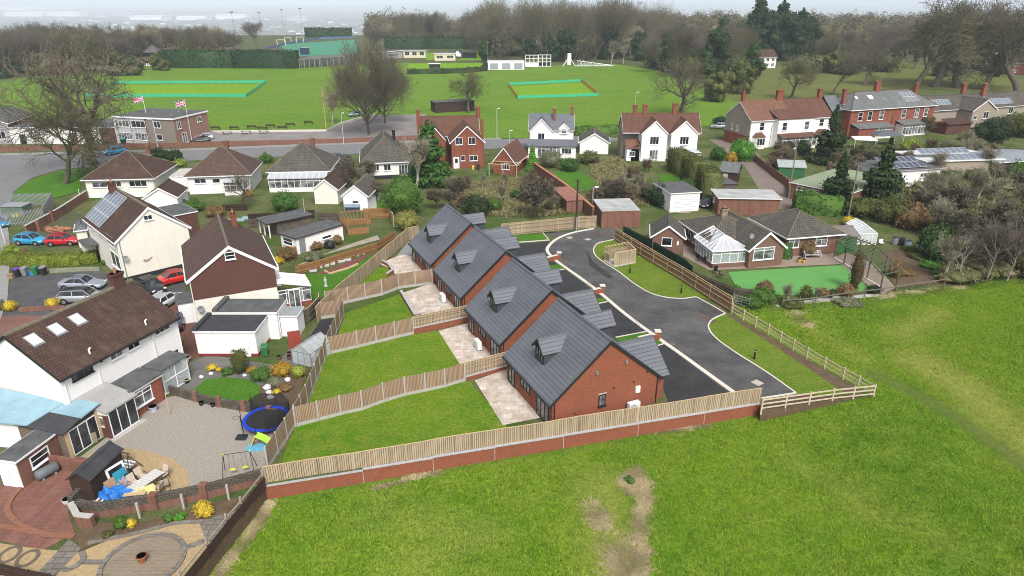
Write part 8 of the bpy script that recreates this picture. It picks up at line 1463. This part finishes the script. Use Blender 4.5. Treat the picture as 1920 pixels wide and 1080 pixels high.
hedge('dark clipped hedge behind the bowling green', [(722,92),(800,91.5),(905,91)], 6, 7.5, LF_DARK, .8, dens=2); hedge('low curved dark hedge around the cut lawn by the pavilions', [(764,139),(830,138),(880,136),(908,133),(912,126)], 2.6, 2.2, LF_DK2, .5, dens=3); hedge('far hedge behind the hockey pitch', [(575,70),(620,70.5),(660,70)], 6, 8, LF_DARK, 1.2, dens=1); hedge('clipped low hedge between the road and field by the slate roofed house', [(1078,254),(1155,249)], 2, 2, LF_GRN, .3)
slab('bowling_green', [(792,99),(905,97),(907,113),(800,113)], .02, SQG); slab('bowling_green', [(765,134),(765,119),(905,118),(905,130)], .03, SQG)
slab('hockey_pitch', [(520,84),(665,74),(672,100),(560,106)], .03, M('hockey_turf', (.05,.22,.13), .9, .1, .1)); 
t = thing('pitch_fence', 'blue boarded fence along the far side of the hockey pitch', 'fence', G(500,92)); o = G(500,92); P = [G(*q)-o for q in ((500,92),(545,82),(600,73),(664,71))]; ribbon([(p.x,p.y) for p in P], .3, 0, 1.3).build('boards', M('pitch_blue', (.08,.15,.30), .7), t)
def goal(lb, px, s, w=3.66, h=2.14, rz=0):
    t = thing('goal_frame', lb, 'goal', G(*px), rz); b = MB()
    for x in (-w/2,w/2): b.tube([(x,0,0),(x,0,h)], .12*s, 6); b.tube([(x,0,h),(x,1.5,0)], .08*s, 6)
    b.tube([(-w/2,0,h),(w/2,0,h)], .12*s, 6); b.build('posts', UPVC, t)
goal('white goal at the left of the hockey pitch', (528,86), 1.4, 6, 4); goal('white goal in the middle of the hockey pitch', (563,80), 1.4, 6, 4, .8); goal('small white goal by the hockey pitch fence', (540,80), 1.2, 5, 3.5)
for i, (px, py, h, lb) in enumerate(((443,86,22,'tall floodlight column nearest the purple tree'),(492,72,20,'floodlight column behind the purple tree'),(534,70,22,'floodlight column left of the far goals'),(568,70,23,'floodlight column at the right of the far goals'))):
    t = thing('floodlight', lb, 'floodlight', G(px,py)); b = MB(); b.tube([(0,0,0),(0,0,h)], [.22,.12], 7); b.build('mast', PSt, t); b = MB(); b.box(-1.2,1.2,-.2,.2,h-.1,h+.5); b.build('lamp_head', DGREY, t)
for i, (a, c, lb) in enumerate((((562,128),(600,126),'grey cricket net cage nearer the tall hedge'),((603,125),(648,121),'grey cricket net cage nearer the bare roadside tree'))):
    A, B = G(*a), G(*c); t = thing('cricket_nets', lb, 'cricket nets', A); d = B-A; b = MB()
    for k in range(5):
        q = d*k/4
        for y in (0,9,18): b.box(q.x-.1,q.x+.1,q.y+y-.1,q.y+y+.1,0,4)
        b.bar(q+Vector((0,0,4)), q+Vector((0,18,4)), .12, .12)
    b.bar(Vector((0,0,4)), d+Vector((0,0,4)), .12, .12); b.bar(Vector((0,18,4)), d+Vector((0,18,4)), .12, .12); b.build('frame', PSt, t); b = MB(); b.add([(0,0,4.1),(d.x,d.y,4.1),(d.x,d.y+18,4.1),(0,18,4.1)], [(0,1,2,3)])
    for k in range(5): q = d*k/4; b.add([(q.x,q.y,0),(q.x,q.y+18,0),(q.x,q.y+18,4),(q.x,q.y,4)], [(0,1,2,3)])
    b.build('netting', Mclear('grey_net', (.2,.21,.22), .4, .9), t)
DB = House('scoreboard_hut', 'dark blue scoreboard hut by the cricket nets', 'hut', (566,103), (581,102.5), 0, 4, 4); DB.body(M('navy_board', (.02,.035,.07), .6)); DB.flat(0, DB.L, 0, 4, 4.01, FELT)
def pav(name, lb, a, c, W_, e, m, roof=FELT, wins=3, wh=1.4):
    h = House(name, lb, 'pavilion', a, c, 0, W_, e); h.body(m); h.flat(0, h.L, 0, W_, e+.01, roof, UPVC, o=.4, t=.3); n = wins
    for i in range(n): w_ = h.L/n*.62; h.win('f', h.L*(i+.5)/n-w_/2, e*.35, w_, wh, 2)
    return h
CRM = M('cream_board', (.62,.57,.40), .8, .06, 1); pav('clubhouse', 'cream flat roofed bowls clubhouse with three windows', (757,108.5), (798,108.5), 9, 3.6, CRM, wins=3, wh=2.0); pav('pavilion', 'small cream pavilion with one dark window by the bowling green', (815,114), (854,113.5), 6, 3.6, CRM, wins=2); pav('clubhouse', 'dull grey end of the bowls clubhouse hidden by a bare tree', (720,112), (755,108.5), 8, 3.8, M('grey_render', (.33,.33,.34)), wins=1)
t = thing('round_sign', 'dark round board with a white emblem beside the cream pavilion', 'sign', G(860,111)); b = MB(); b.tube([(0,0,2.6),(0,.3,2.6)], 2.5, 24, 0, True, False); b.build('board', DGREY, t); b = MB(); b.ell((-.5,-.05,2.8),(1.1,.08,1.5)); b.ell((.7,-.05,2.2),(.6,.08,1.0)); b.build('emblem', UPVC, t)
t = thing('covered_stand', 'dark covered spectator stand right of the round board', 'stand', G(880,110)); b = MB(); b.box(-4,4,0,3,3.2,3.5); b.box(-4,4,2.7,3,0,3.2); b.box(-4,-3.8,0,2.7,0,3.2); b.box(3.8,4,0,2.7,0,3.2); b.build('shelter', DGREY, t)
t = thing('dugout_bench', 'white roofed bench shelter on the cut lawn', 'shelter', G(815,129)); b = MB(); b.box(-2.8,2.8,-.9,.9,2.2,2.5); b.build('roof', UPVC, t); b = MB(); b.box(-2.6,2.6,.5,.7,0,2.2); b.box(-2.6,2.6,-.1,.5,0,.8); b.build('back', DGREY, t)
SG = House('storage_sheds', 'white flat roofed store with three grey shutters beside the field', 'store', (915,131), (983,130.5), 0, 7, 3.6); SG.body(UPVC); SG.flat(0, SG.L, 0, 7, 3.61, M('white_corrugated', (.55,.56,.57)), UPVC)
for i in range(3): SG.fbox('f', SG.L*(i+.17)/3, SG.L*(i+.85)/3, .3, 2.9, 0, .08, M('grey_shutter', (.28,.32,.35), .5), 'shutter')
def scr(lb, a, w, h):
    t = thing('sight_screen', lb, 'sight screen', G(*a)); b = MB()
    for i in range(4): x = -w/2+w*i/3; b.box(x-.13,x+.13,-.13,.13,0,h)
    for z in (.2,h*.4,h*.7,h-.15): b.box(-w/2,w/2,-.1,.1,z-.12,z+.12)
    b.build('frame', UPVC, t); return t
t = scr('white square sight screen frame with a white lower panel', (997,125.5), 6, 5.6); b = MB(); b.box(-3,3,.12,.2,0,2.2); b.build('panel', UPVC, t); t = scr('white square sight screen frame with a dark opening', (1021,125), 6, 5.6); b = MB(); b.box(-3,3,.12,.2,0,2.2); b.build('panel', BLACK, t)
t = thing('roller_frame', 'upright white slatted sight screen on stays', 'sight screen', G(1067,124)); b = MB(); b.box(-.9,.9,-.1,.1,.5,6); b.build('boards', UPVC, t); b = MB()
for s in (-1,1): b.tube([(s*3.0,-1,0),(s*.6,0,3.5)], .15, 6); b.tube([(s*3.0,2.5,0),(s*.6,0,3.5)], .15, 6)
b.build('stays', UPVC, t)
t = thing('fallen_screen', 'tangle of white fallen sight screen frames on the grass', 'frames', G(1105,125)); b = MB()
for i in range(11): x = -6+i*1.6; b.tube([(x,0,.2),(x+2.5,2,1.8-.12*i)], .12, 5); b.tube([(x,2,.2),(x+1.5,0,.3+max(0,3.2-.6*i))], .12, 5)
b.tube([(-7,0,.3),(11,0,.3)], .16, 5); b.tube([(-6,2,2.6),(11,2,.5)], .16, 5); b.build('frames', UPVC, t)
lamp('tall lamp column beside the white storage sheds', G(915,130), 12, .2, PSt); 
DK = House('field_shelter', 'low dark flat roofed shelter at the field edge behind the red brick house', 'shelter', (816,212), (890,208), 0, 5, 2.8); DK.body(WOOD_DRK); DK.flat(0, DK.L, 0, 5, 2.81, FELT, WOOD_DRK)
pole('thin white line post in the field', G(1011,215), .1)
# ---------------------------------------------------------------- trees
T_TALL = bare_proto(3, 17, .42, .34, (9,7,6,5), (.55,.6,.7,.8), .02, BARK, TW_BRN, label='x')
T_WIDE = bare_proto(5, 15, .34, .42, (9,8,6,5), (.95,.7,.75,.8), .022, BARKG, TW_OLV, up=.06, label='x')
T_PUR = bare_proto(8, 15, .38, .32, (9,8,6,5), (.6,.6,.7,.8), .02, BARK, TW_PUR, label='x')
T_OVAL = bare_proto(12, 17, .5, .36, (26,9,6,5), (1.2,.55,.65,.7), .026, BARKG, TW_BRN, up=.13, curl=.14, label='x', st=.16)
T_OAK = bare_proto(14, 15, .36, .52, (9,7,6,5), (.85,.75,.8,.85), .02, BARK, TW_BRN, up=.04, curl=.26, label='x')
T_BIRCH = bare_proto(17, 10, .5, .16, (10,7,6), (.6,.6,.7), .022, BARKP, TW_PUR, label='x', name='birch_tree')
T_SLIM = bare_proto(41, 26, .72, .28, (18,6,5,4), (.55,.6,.7,.7), .02, M('olive_bark', (.16,.15,.10), .95, .3, 2, .3), TW_OLV, up=.2, label='x', st=.35)
T_PALE = bare_proto(21, 6, .22, .10, (9,8,6,3), (.55,.55,.6,.7), .010, BARKP, TW_GRY, up=.15, label='x', name='bare_shrub')
T_SCRUB = bare_proto(23, 4.5, .15, .07, (12,9,7,3), (.75,.6,.65,.7), .012, BARK, TW_BRN, up=.12, label='x', name='bare_shrub')
T_REDS = bare_proto(25, 4, .15, .06, (12,9,7,3), (.7,.55,.6,.7), .010, BARK, TW_RED, up=.18, label='x', name='bare_shrub')
EV_A = ever_proto(16, 5.5, LF_DARK, .6, 'x', dens=2.2, n=18, base=.06); EV_A['h'] = 16
EV_B = ever_proto(13, 4.5, LF_IVY, .5, 'x', dens=3, n=16, base=.1); EV_B['h'] = 13
EV_O = ever_proto(9, 4.5, LF_OLV, .4, 'x', dens=4, n=16, base=.05); EV_O['h'] = 9
CON_T = conifer_proto(24, 6.0, LF_DARK, .7, 'x', 'tall_conifer', 18, .45, 2.2, .12); CON_T['h'] = 24
# single trees
plant(T_OAK, G(175,308), 'tall bare tree with ivy green trunk at the road junction', H=25, rz=1.0); plant(T_WIDE, G(122,345), 'bare tree with olive twigs on the corner verge', H=16.5, rz=2.2)
plant(T_OVAL, G(692,253), 'large oval bare tree in the middle of the car park', scale=(1.0,1.0,1.32), rz=.4); plant(T_OVAL, G(722,232), 'second bare tree just behind the car park tree', scale=(.75,.75,1.1), rz=2.0); plant(T_PALE, G(624,233), 'small bare tree beside the tall yellow pole', H=9.5)
plant(T_WIDE, G(880,212), 'bare olive tree in front of the dark field shelter', H=13); plant(T_OAK, G(1277,212), 'spreading bare oak at the right edge of the cricket field', H=17, rz=.3); plant(T_WIDE, G(1480,185), 'bare tree left of the brick chimneys of the white semi', H=15, rz=1); plant(T_TALL, G(1560,178), 'bare tree between the two pairs of chimneys', H=17); 
plant(T_PUR, G(483,96), 'purple-brown bare tree beside the floodlights', H=19, rz=1); plant(T_PUR, G(700,108), 'brown bare tree beside the cricket nets', H=17)
for (px, py, H_, pr, lb) in ((1715,168,32,T_WIDE,'large bare tree behind the slate roofed semi, leaning left'),(1752,163,35,T_OAK,'large bare tree directly behind the slate roof'),(1795,165,33,T_WIDE,'large bare tree behind the solar roof ridge'),(1850,170,33,T_WIDE,'large bare tree behind the pebbledashed chimneys'),(1910,175,32,T_OAK,'large bare tree at the right edge'),(1620,160,16,T_OAK,'bare tree left of the slate roof chimney'),(1385,175,11,EV_O,'olive bushy tree beside the white semi'),(1410,150,14,EV_B,'ivy covered tree behind the white semi'),(1340,190,9,EV_O,'low olive bush at the corner of the cricket field')): plant(pr, G(px,py), lb, H=H_)
for (px, py, H_, lb) in ((1414,112,32,'tallest dark conifer of the clump on the right'),(1456,110,30,'dark conifer in the middle of the clump'),(1493,112,26,'dark conifer at the right end of the clump')): plant(CON_T, G(px,py), lb, H=H_)
for px, py, H_, lb in ((1436,114,25,'broad dark evergreen at the front of the conifer clump, left of its middle'),(1472,114,24,'broad dark evergreen at the front of the conifer clump, right of its middle'),(1510,111,22,'broad dark evergreen closing the right end of the conifer clump')): plant(EV_A, G(px,py), lb, H=H_)
CON_G = conifer_proto(10.5, 2.6, LF_MID, .34, 'x', 'conifer_tree', 16, .55, 4, .2); CON_G['h'] = 10.5; plant(CON_G, G(806,345), 'dark green feathery conifer between the grey bungalow and red house', scale=(1.35,1.35,1.04))
plant(T_PALE, G(782,360), 'pale bare twisting tree beside the feathery conifer', H=10); CON_S = conifer_proto(5, 1.3, LF_BRT, .16, 'x', 'cone_conifer', 12, .8, 12, .05); CON_S['h'] = 5; plant(CON_S, G(998,322), 'small pointed bright green conifer by the brick outbuilding', H=5)
for lb, q, r, h, m in (('large grey-green bush in front of the slate roofed house', (1032,312), 2.2, 3.2, LF_GRY),('bright green bush in front of the lean-to', (1068,320), 1.8, 2.4, LF_MID),('olive bush between the slate roofed house and garage', (1105,305), 2.2, 2.4, LF_OLV),('large bright green round bush by the lane', (1391,300), 2.6, 4.4, LF_BRT),('orange leaved small tree by the lane', (1370,308), 1.1, 2.6, LF_ORG),('green bush beside the lane sheds', (1345,300), 1.6, 2.8, LF_MID),('dark rounded evergreen in the garden behind the first bungalow', (893,405), 2.2, 3.4, LF_DK2),('dark green bush below the twin gabled semi', (1240,385), 2.0, 3.4, LF_DARK),('dark green bush beside the tall olive hedge', (1218,372), 1.6, 3.0, LF_GRN),('clipped dark evergreen by the road at the brown roofed bungalow', (298,297), 2.0, 2.2, LF_DK2),('clipped dark evergreen ball next to the road', (328,302), 1.8, 2.4, LF_DK2),('yellow-green bush at the white flat roofed garage', (338,312), 1.2, 1.6, LF_LIM),('green bush between two hipped bungalows', (500,305), 1.2, 2.0, LF_GRN),('yellow shrubs by the twin gabled semi', (1258,312), 1.2, 1.4, LF_YEL),('yellow-green bush in front of the slate roofed semi', (1705,285), 2.2, 3.0, LF_LIM),('olive bush in front of the grey gazebo', (1655,300), 2.6, 3.0, LF_OLV),('dark olive evergreen in the corner by the pebbledashed house', (1855,265), 4.2, 5.5, LF_DK2),('broad olive evergreen at the right edge by the pebbledashed house', (1905,255), 4.5, 5.5, LF_OLV),('dark bush in front of the veranda', (1503,290), 1.7, 3.2, LF_DK2),('yellow shrub by the pebbledashed lean-to', (1808,262), 1.5, 1.8, LF_LIM),('dark green bush at the far corner of the cricket field', (1350,232), 1.8, 2.0, LF_DARK),('dark conifer at the right edge by the sheds', (1902,335), 1.6, 3.4, LF_GRN)): shrub(lb, q, r, h, m, .2, shape='clump')
rs = random.Random(5)
def scatter(n, proto, px0, px1, py0, py1, H0, H1, lb, grp, edge=None):
    for i in range(n):
        px, py = rs.uniform(px0,px1), rs.uniform(py0,py1); pr = rs.choice(proto); plant(pr, G(px,py), lb, H=rs.uniform(H0,H1), rz=rs.random()*6.3, group=grp)
scatter(64, (T_TALL,T_PUR,T_WIDE,T_OAK,T_TALL), -60, 262, 92, 142, 14, 20, 'bare tree in the wood beyond the left end of the field', 'bare trees of the left wood')
scatter(26, (T_PUR,T_TALL,T_WIDE), 230, 440, 90, 118, 13, 18, 'bare tree in the wood behind the tall clipped hedge', 'bare trees behind the tall hedge')
scatter(9, (EV_B,EV_O), 20, 330, 118, 140, 5, 9, 'low evergreen at the edge of the left wood', 'evergreens of the left wood')
scatter(26, (T_PUR,T_SLIM,T_TALL), 745, 905, 72, 92, 17, 24, 'purple-brown bare tree in the wood behind the bowling green', 'bare trees behind the bowling green')
scatter(40, (T_SLIM,T_TALL,T_SLIM,T_OAK), 890, 1240, 82, 114, 26, 36, 'tall bare tree in the wood behind the white store', 'tall bare trees of the middle wood')
scatter(24, (EV_B,EV_A,EV_B,EV_A), 905, 1230, 92, 116, 9, 18, 'ivy green evergreen in the wood behind the white store', 'evergreens of the middle wood')
scatter(10, (T_PALE,), 1130, 1260, 105, 122, 9, 14, 'pale bare thicket at the edge of the middle wood', 'pale thickets of the middle wood')
scatter(26, (T_TALL,T_SLIM,T_PUR,T_WIDE), 1225, 1400, 85, 150, 15, 24, 'bare tree between the field and the dark conifers', 'bare trees left of the dark conifers'); scatter(16, (EV_A,EV_B,EV_B), 1235, 1400, 80, 150, 10, 21, 'evergreen between the field and the dark conifers', 'evergreens left of the dark conifers')
scatter(22, (T_TALL,T_OAK,T_WIDE,T_PUR), 1500, 1680, 80, 125, 12, 18, 'bare tree in the parkland right of the dark conifers', 'bare trees of the parkland'); scatter(24, (T_OAK,T_WIDE,T_PUR,T_TALL), 1640, 2000, 85, 150, 15, 22, 'bare tree far behind the slate roofed semi', 'far bare trees on the right'); scatter(8, (EV_B,EV_O), 1540, 1980, 90, 150, 6, 11, 'evergreen bush in the parkland', 'evergreens of the parkland')
scatter(24, (T_PALE,T_SCRUB,T_PALE), 1715, 1960, 372, 450, 4, 6.5, 'pale bare scrub tree in the thicket right of the sheds', 'thicket right of the sheds'); scatter(20, (T_PALE,T_PALE,T_SCRUB), 1755, 1960, 450, 528, 4.5, 7, 'pale stemmed bare tree along the field edge', 'thicket along the field edge'); scatter(12, (T_PALE,T_REDS), 1700, 1930, 250, 340, 3.5, 6, 'bare shrub in the gardens by the pebbledashed house', 'bare garden shrubs on the right'); scatter(10, (T_SCRUB,T_REDS), 1560, 1720, 300, 345, 3, 5, 'bare shrub in the gardens behind the solar sheds', 'bare shrubs behind the solar sheds')
scatter(12, (T_SCRUB,T_PALE,T_REDS), 850, 1060, 340, 402, 2, 3.6, 'bare shrub in the overgrown garden behind the close', 'bare shrubs behind the close'); scatter(14, (T_REDS,T_SCRUB,T_PALE), 1110, 1225, 320, 385, 2.6, 4.6, 'twiggy brown shrub in the gardens below the twin gabled semi', 'brown shrubs below the twin gables'); scatter(8, (T_SCRUB,T_REDS), 1420, 1480, 290, 320, 2.5, 4, 'bare shrub in front of the white bay semi', 'bare shrubs by the white bay semi'); scatter(7, (T_SCRUB,T_PALE), 640, 720, 320, 400, 3, 5, 'bare shrub by the garden outhouses', 'bare shrubs by the outhouses'); scatter(6, (T_BIRCH,T_PALE), 255, 420, 92, 120, 15, 20, 'pale birch standing in the left wood', 'birches of the left wood'); scatter(4, (T_SCRUB,T_PALE), 815, 860, 370, 402, 2.5, 4, 'bare shrub beside the feathery conifer', 'bare shrubs by the feathery conifer')
plant(T_SCRUB, G(1003,408), 'bare many stemmed tree standing behind the closeboard fence', H=6.5); 
for lb, q, r, h, m in (('mid green garden bush behind the closeboard fence, wider one',(925,392),1.6,1.8,LF_GRN),('small dark green garden bush in the overgrown garden',(968,372),1.1,1.4,LF_IVY),('yellow-olive garden bush at the foot of the brick garden wall',(1035,392),1.4,1.5,LF_OLV),('leafy green bush left of the tall olive hedge',(1190,345),1.6,2.4,LF_GRN),('ivy green bush beside the red brick garage',(1155,362),1.5,2.2,LF_IVY),('dark ivy bush in the thicket behind the pergola',(1735,395),1.8,3.2,LF_IVY),('olive evergreen in the thicket at the right edge',(1890,420),2.4,3.8,LF_OLV),('ivy green evergreen in the thicket above the white stems',(1810,440),2.0,3.4,LF_IVY),('bright green bush by the red house garden',(835,352),1.2,1.6,LF_GRN)): shrub(lb, q, r, h, m, .18, shape='clump')
plant(T_OAK, G(455,385), 'thick leaning bare stump tree by the glazed bungalow garden', scale=(.3,.3,.42))
plant(T_PALE, G(*zC2(590,690)), 'small bare fruit tree in the artificial lawn border', H=2.4); plant(T_PALE, G(*zC2(750,680)), 'thin bare sapling in the artificial lawn border', H=2.0)
for (px,py) in ((1798,528),(1850,525),(1888,527)): plant(T_BIRCH, G(px,py), 'white stemmed tree in front of the field edge thicket', H=rs.uniform(7,8.5), group='white stemmed trees at the field edge')
# far-off bush mass filling the woods and the valley
def mass(lb, n, spots, r, h, m, size, dens, cat_='wood'):
    bl = []
    for i in range(n):
        px0, px1, py0, py1 = rs.choice(spots); p = G(rs.uniform(px0,px1), rs.uniform(py0,py1)); k = rs.uniform(.6,1.3); bl.append(((p.x,p.y,h*k*.45),(r*k,r*k,h*k*.55)))
    v, f = blobs_mesh(bl, dens, size, .72, .4); v[:,2] = np.maximum(v[:,2], 0); o = npmesh('undergrowth', v, f, m); tag(o, lb, cat_, kind='stuff')
UG = Mleaf('undergrowth_brown', (.075,.068,.035), (.14,.125,.07)); UGG = Mleaf('undergrowth_olive', (.04,.052,.018), (.085,.095,.035)); UGY = Mleaf('bramble_mix', (.055,.075,.02), (.19,.165,.085)); VLW = Mleaf('valley_trees', (.07,.085,.06), (.10,.11,.08))
mass('brown undergrowth filling the left wood', 110, ((-80,255,95,142),(240,430,88,120)), 6, 6, UG, .8, 1.6); mass('olive undergrowth under the middle and right woods', 150, ((745,905,70,92),(900,1240,80,114),(1230,1400,80,140),(1500,2000,80,140)), 6, 6.5, UGG, .8, 1.6); mass('brown bramble undergrowth of the thicket on the right', 60, ((1700,1960,345,450),(1770,1960,450,530)), 1.9, 1.4, UGY, .25, 5); mass('dark low shrubs between the gardens on the right', 45, ((1560,1900,275,345),(1560,1680,340,400)), 2.2, 1.8, UGG, .25, 5)
# valley floor far away
def far_p(px, py): p = ray(px, py); k = None; y = 1500
    # intersect with the valley surface
def valley(px, py):
    d = ray(px, py); t = 1000/d.y
    for _ in range(400):
        x, y, z = d.x*t, d.y*t, CH+d.z*t
        if z <= far_z(x,y): break
        t *= 1.008
    return Vector((x,y,far_z(x,y)))
WHM = M('pale_warehouse', (.85,.85,.84), .6, .04, .02); WHG = M('grey_warehouse', (.42,.44,.46), .6, .04, .02)
for i, (x0, x1, y, m, lb) in enumerate(((0,72,20,WHM,'long white warehouse highest in the far valley at the left edge'),(52,138,24,WHG,'grey warehouse behind the biggest white one in the far valley'),(10,80,31,WHM,'white warehouse at the left edge of the far valley, lower row'),(92,152,31,WHM,'big white warehouse in the far valley'),(214,250,33,WHG,'grey warehouse in the far valley, alone between the white ones'),(246,305,37,WHM,'long thin white warehouse in the middle of the far valley'),(333,386,38,WHM,'bright white warehouse right of the middle in the far valley'),(406,462,35,WHM,'white warehouse behind the floodlight in the far valley'),(180,200,33,WHG,'small grey warehouse left of the middle in the far valley'),(540,575,39,WHG,'pale warehouse between the right floodlights'),(310,323,37,WHG,'small pale block beside the long thin warehouse'))):
    A, B = valley(x0,y), valley(x1,y); h_ = (B-A).length/(x1-x0)*4.5; t = thing('warehouse', lb, 'warehouse', (A+B)/2); h_ *= 1.3; w_ = (B-A).length/2; b = MB(); b.box(-w_,w_,-20,160,0,h_); b.build('walls', m, t); b = MB(); b.extr([(-24,h_),(164,h_),(70,h_*1.25)], -w_-3, w_+3, 'x'); b.build('roof', m, t)
bl = MB(); r2 = random.Random(9)
for i in range(420):
    p = valley(r2.uniform(-80,760), r2.choice((r2.uniform(24,66), r2.uniform(35,66)))); s = r2.uniform(8,26); bl.box(p.x-s,p.x+s,p.y-s*.6,p.y+s*.6,p.z,p.z+r2.uniform(5,9), r2.choice((0,1,2)))
o = bl.build('distant_town', [WHG, M('far_roofs', (.20,.15,.13), .9), WHM], uv=False); tag(o, 'scattered small buildings of the distant town in the valley', 'town', kind='stuff')
bb = []
for i in range(330):
    p = valley(r2.uniform(-150,900), r2.uniform(26,72)); k = r2.uniform(.6,1.6); bb.append(((p.x,p.y,p.z+3),(60*k,14*k,10*k)))
v, f = blobs_mesh(bb, .05, 5, .9, .3); o = npmesh('distant_woods', v, f, VLW); tag(o, 'lines of trees in the distant valley', 'wood', kind='stuff')
bb = []
for i in range(300):
    px = r2.uniform(1180,2050); y = r2.uniform(430,900); d = ray(px, 60); x = d.x/d.y*y; bb.append(((x,y,5),(9,9,r2.uniform(8,13))))
for i in range(120):
    px = r2.uniform(700,1250); y = r2.uniform(620,900); d = ray(px, 60); x = d.x/d.y*y; bb.append(((x,y,5+far_z(x,y)),(11,11,r2.uniform(9,15))))
v, f = blobs_mesh(bb, 1.4, .9, .8, .45); o = npmesh('distant_woods', v, f, UG); tag(o, 'far brown woodland closing the horizon on the right', 'wood', kind='stuff')
for i, (px, py, w_, m, r_, lb) in enumerate(((1560,96,11,WHITE,TILE_BR2,'white house far off among the parkland trees'),(1640,88,12,WHITE,TILE_RED,'white gabled house far off right of the dark conifers'),(1668,92,14,BRICK_OLD,TILE_RED,'red roofed house far off beside the white gabled house'),(1850,110,26,CREAM,SLATE2,'long cream house behind the big bare trees on the right'),(1420,128,9,WHITE,TILE_BRN,'small white house half hidden by the ivy covered tree'),(1885,140,20,BRICK_RED,TILE_BRN,'red brick house behind the trees at the right edge'))):
    p = G(px,py); h = House('far_house', lb, 'house', p, p+Vector((w_,1.5,0)), 0, 8, 5, world=True); h.body(m, 'x', 8.2); h.gable(r_, 'x', 8.2, .3, .2, UPVC)
    for f in (.15,.45,.75): h.win('f', h.L*f, 3.2, 1.4, 1.3, 2); h.win('f', h.L*f, .8, 1.4, 1.4, 2)
def bird(lb, x, y, z):
    t = MB(); t.add([(0,.3,0),(0,-.35,0),(.12,.0,.05),(.75,.1,.22),(.75,-.1,.2),(-.12,0,.05),(-.75,.1,.3),(-.75,-.1,.28),(0,0,-.1)], [(0,2,1),(1,5,0),(2,3,4),(7,6,5),(0,8,2),(2,8,1),(1,8,5),(5,8,0),(1,2,4),(1,7,5)]); o = t.build('bird', BLACK, uv=False); o.location = (x,y,z); tag(o, lb, 'bird')
for px, py, lb in ((683,40,'dark bird flying left of the middle wood, lowest of three'),(716,35,'dark bird flying above the hockey pitch hedge, middle of three'),(744,32,'dark bird flying nearest the middle wood, highest of three')):
    d = ray(px, py); bird(lb, d.x/d.y*150, 150, CH+d.z/d.y*150)
HAZE, EXPO, DEN = .00016, .6, True
# ---------------------------------------------------------------- air, sky, light, camera
bm = MB(); bm.box(-34000,34000,-120,33000,-152,36); hz = bm.build('haze', [], uv=False); hz['kind'] = 'stuff'; hz['label'] = 'pale winter haze fading the far valley'; hz['category'] = 'haze'
m = bpy.data.materials.new('haze_air'); m.use_nodes = True; nt = m.node_tree; nt.nodes.remove(nt.nodes['Principled BSDF']); pv = nt.nodes.new('ShaderNodeVolumePrincipled')
pv.inputs['Color'].default_value = (.80,.88,1,1); pv.inputs['Density'].default_value = HAZE; pv.inputs['Anisotropy'].default_value = -.2; nt.links.new(pv.outputs[0], nt.nodes['Material Output'].inputs['Volume']); hz.data.materials.append(m)
w = bpy.data.worlds.new('World'); scene.world = w; w.use_nodes = True; nt = w.node_tree; bg = nt.nodes['Background']; sky = nt.nodes.new('ShaderNodeTexSky'); sky.sky_type = 'NISHITA'; sky.sun_disc = False
SE, SR = R(50), R(165)   # elevation, compass bearing from +Y clockwise
sky.sun_elevation = SE; sky.sun_rotation = SR; sky.air_density = 1.0; sky.dust_density = 4.0; sky.ozone_density = 1.0
hs = nt.nodes.new('ShaderNodeHueSaturation'); hs.inputs['Saturation'].default_value = .45; nt.links.new(sky.outputs[0], hs.inputs['Color']); nt.links.new(hs.outputs[0], bg.inputs['Color']); bg.inputs['Strength'].default_value = .12
sd = bpy.data.lights.new('sun', 'SUN'); sd.energy = 2.0; sd.angle = R(18); sd.color = (1,.965,.92); so = bpy.data.objects.new('sun', sd); COL.objects.link(so)
sdir = Vector((math.sin(SR)*math.cos(SE), math.cos(SR)*math.cos(SE), math.sin(SE))); so.rotation_euler = sdir.to_track_quat('Z','Y').to_euler(); so.location = sdir*100
cam = bpy.data.cameras.new('camera'); cam.sensor_width = 36; cam.lens = 24; cam.clip_start = .5; cam.clip_end = 60000; co = bpy.data.objects.new('camera', cam); COL.objects.link(co); co.location = (0,0,CH); co.rotation_euler = (PI/2-CP,0,0); scene.camera = co
vs = scene.view_settings; vs.view_transform = 'Standard'; vs.look = 'None'; vs.gamma = 1; vs.exposure = EXPO; vs.use_curve_mapping = False
cy = scene.cycles; cy.max_bounces = 6; cy.diffuse_bounces = 2; cy.glossy_bounces = 2; cy.transmission_bounces = 3; cy.transparent_max_bounces = 12; cy.volume_bounces = 3; cy.use_adaptive_sampling = True; cy.adaptive_threshold = .008
cy.use_denoising = DEN; cy.denoising_prefilter = 'NONE'; cy.denoising_input_passes = 'RGB_ALBEDO_NORMAL'; cy.denoiser = 'OPENIMAGEDENOISE'; cy.filter_width = 1.0; cy.sample_clamp_indirect = 6
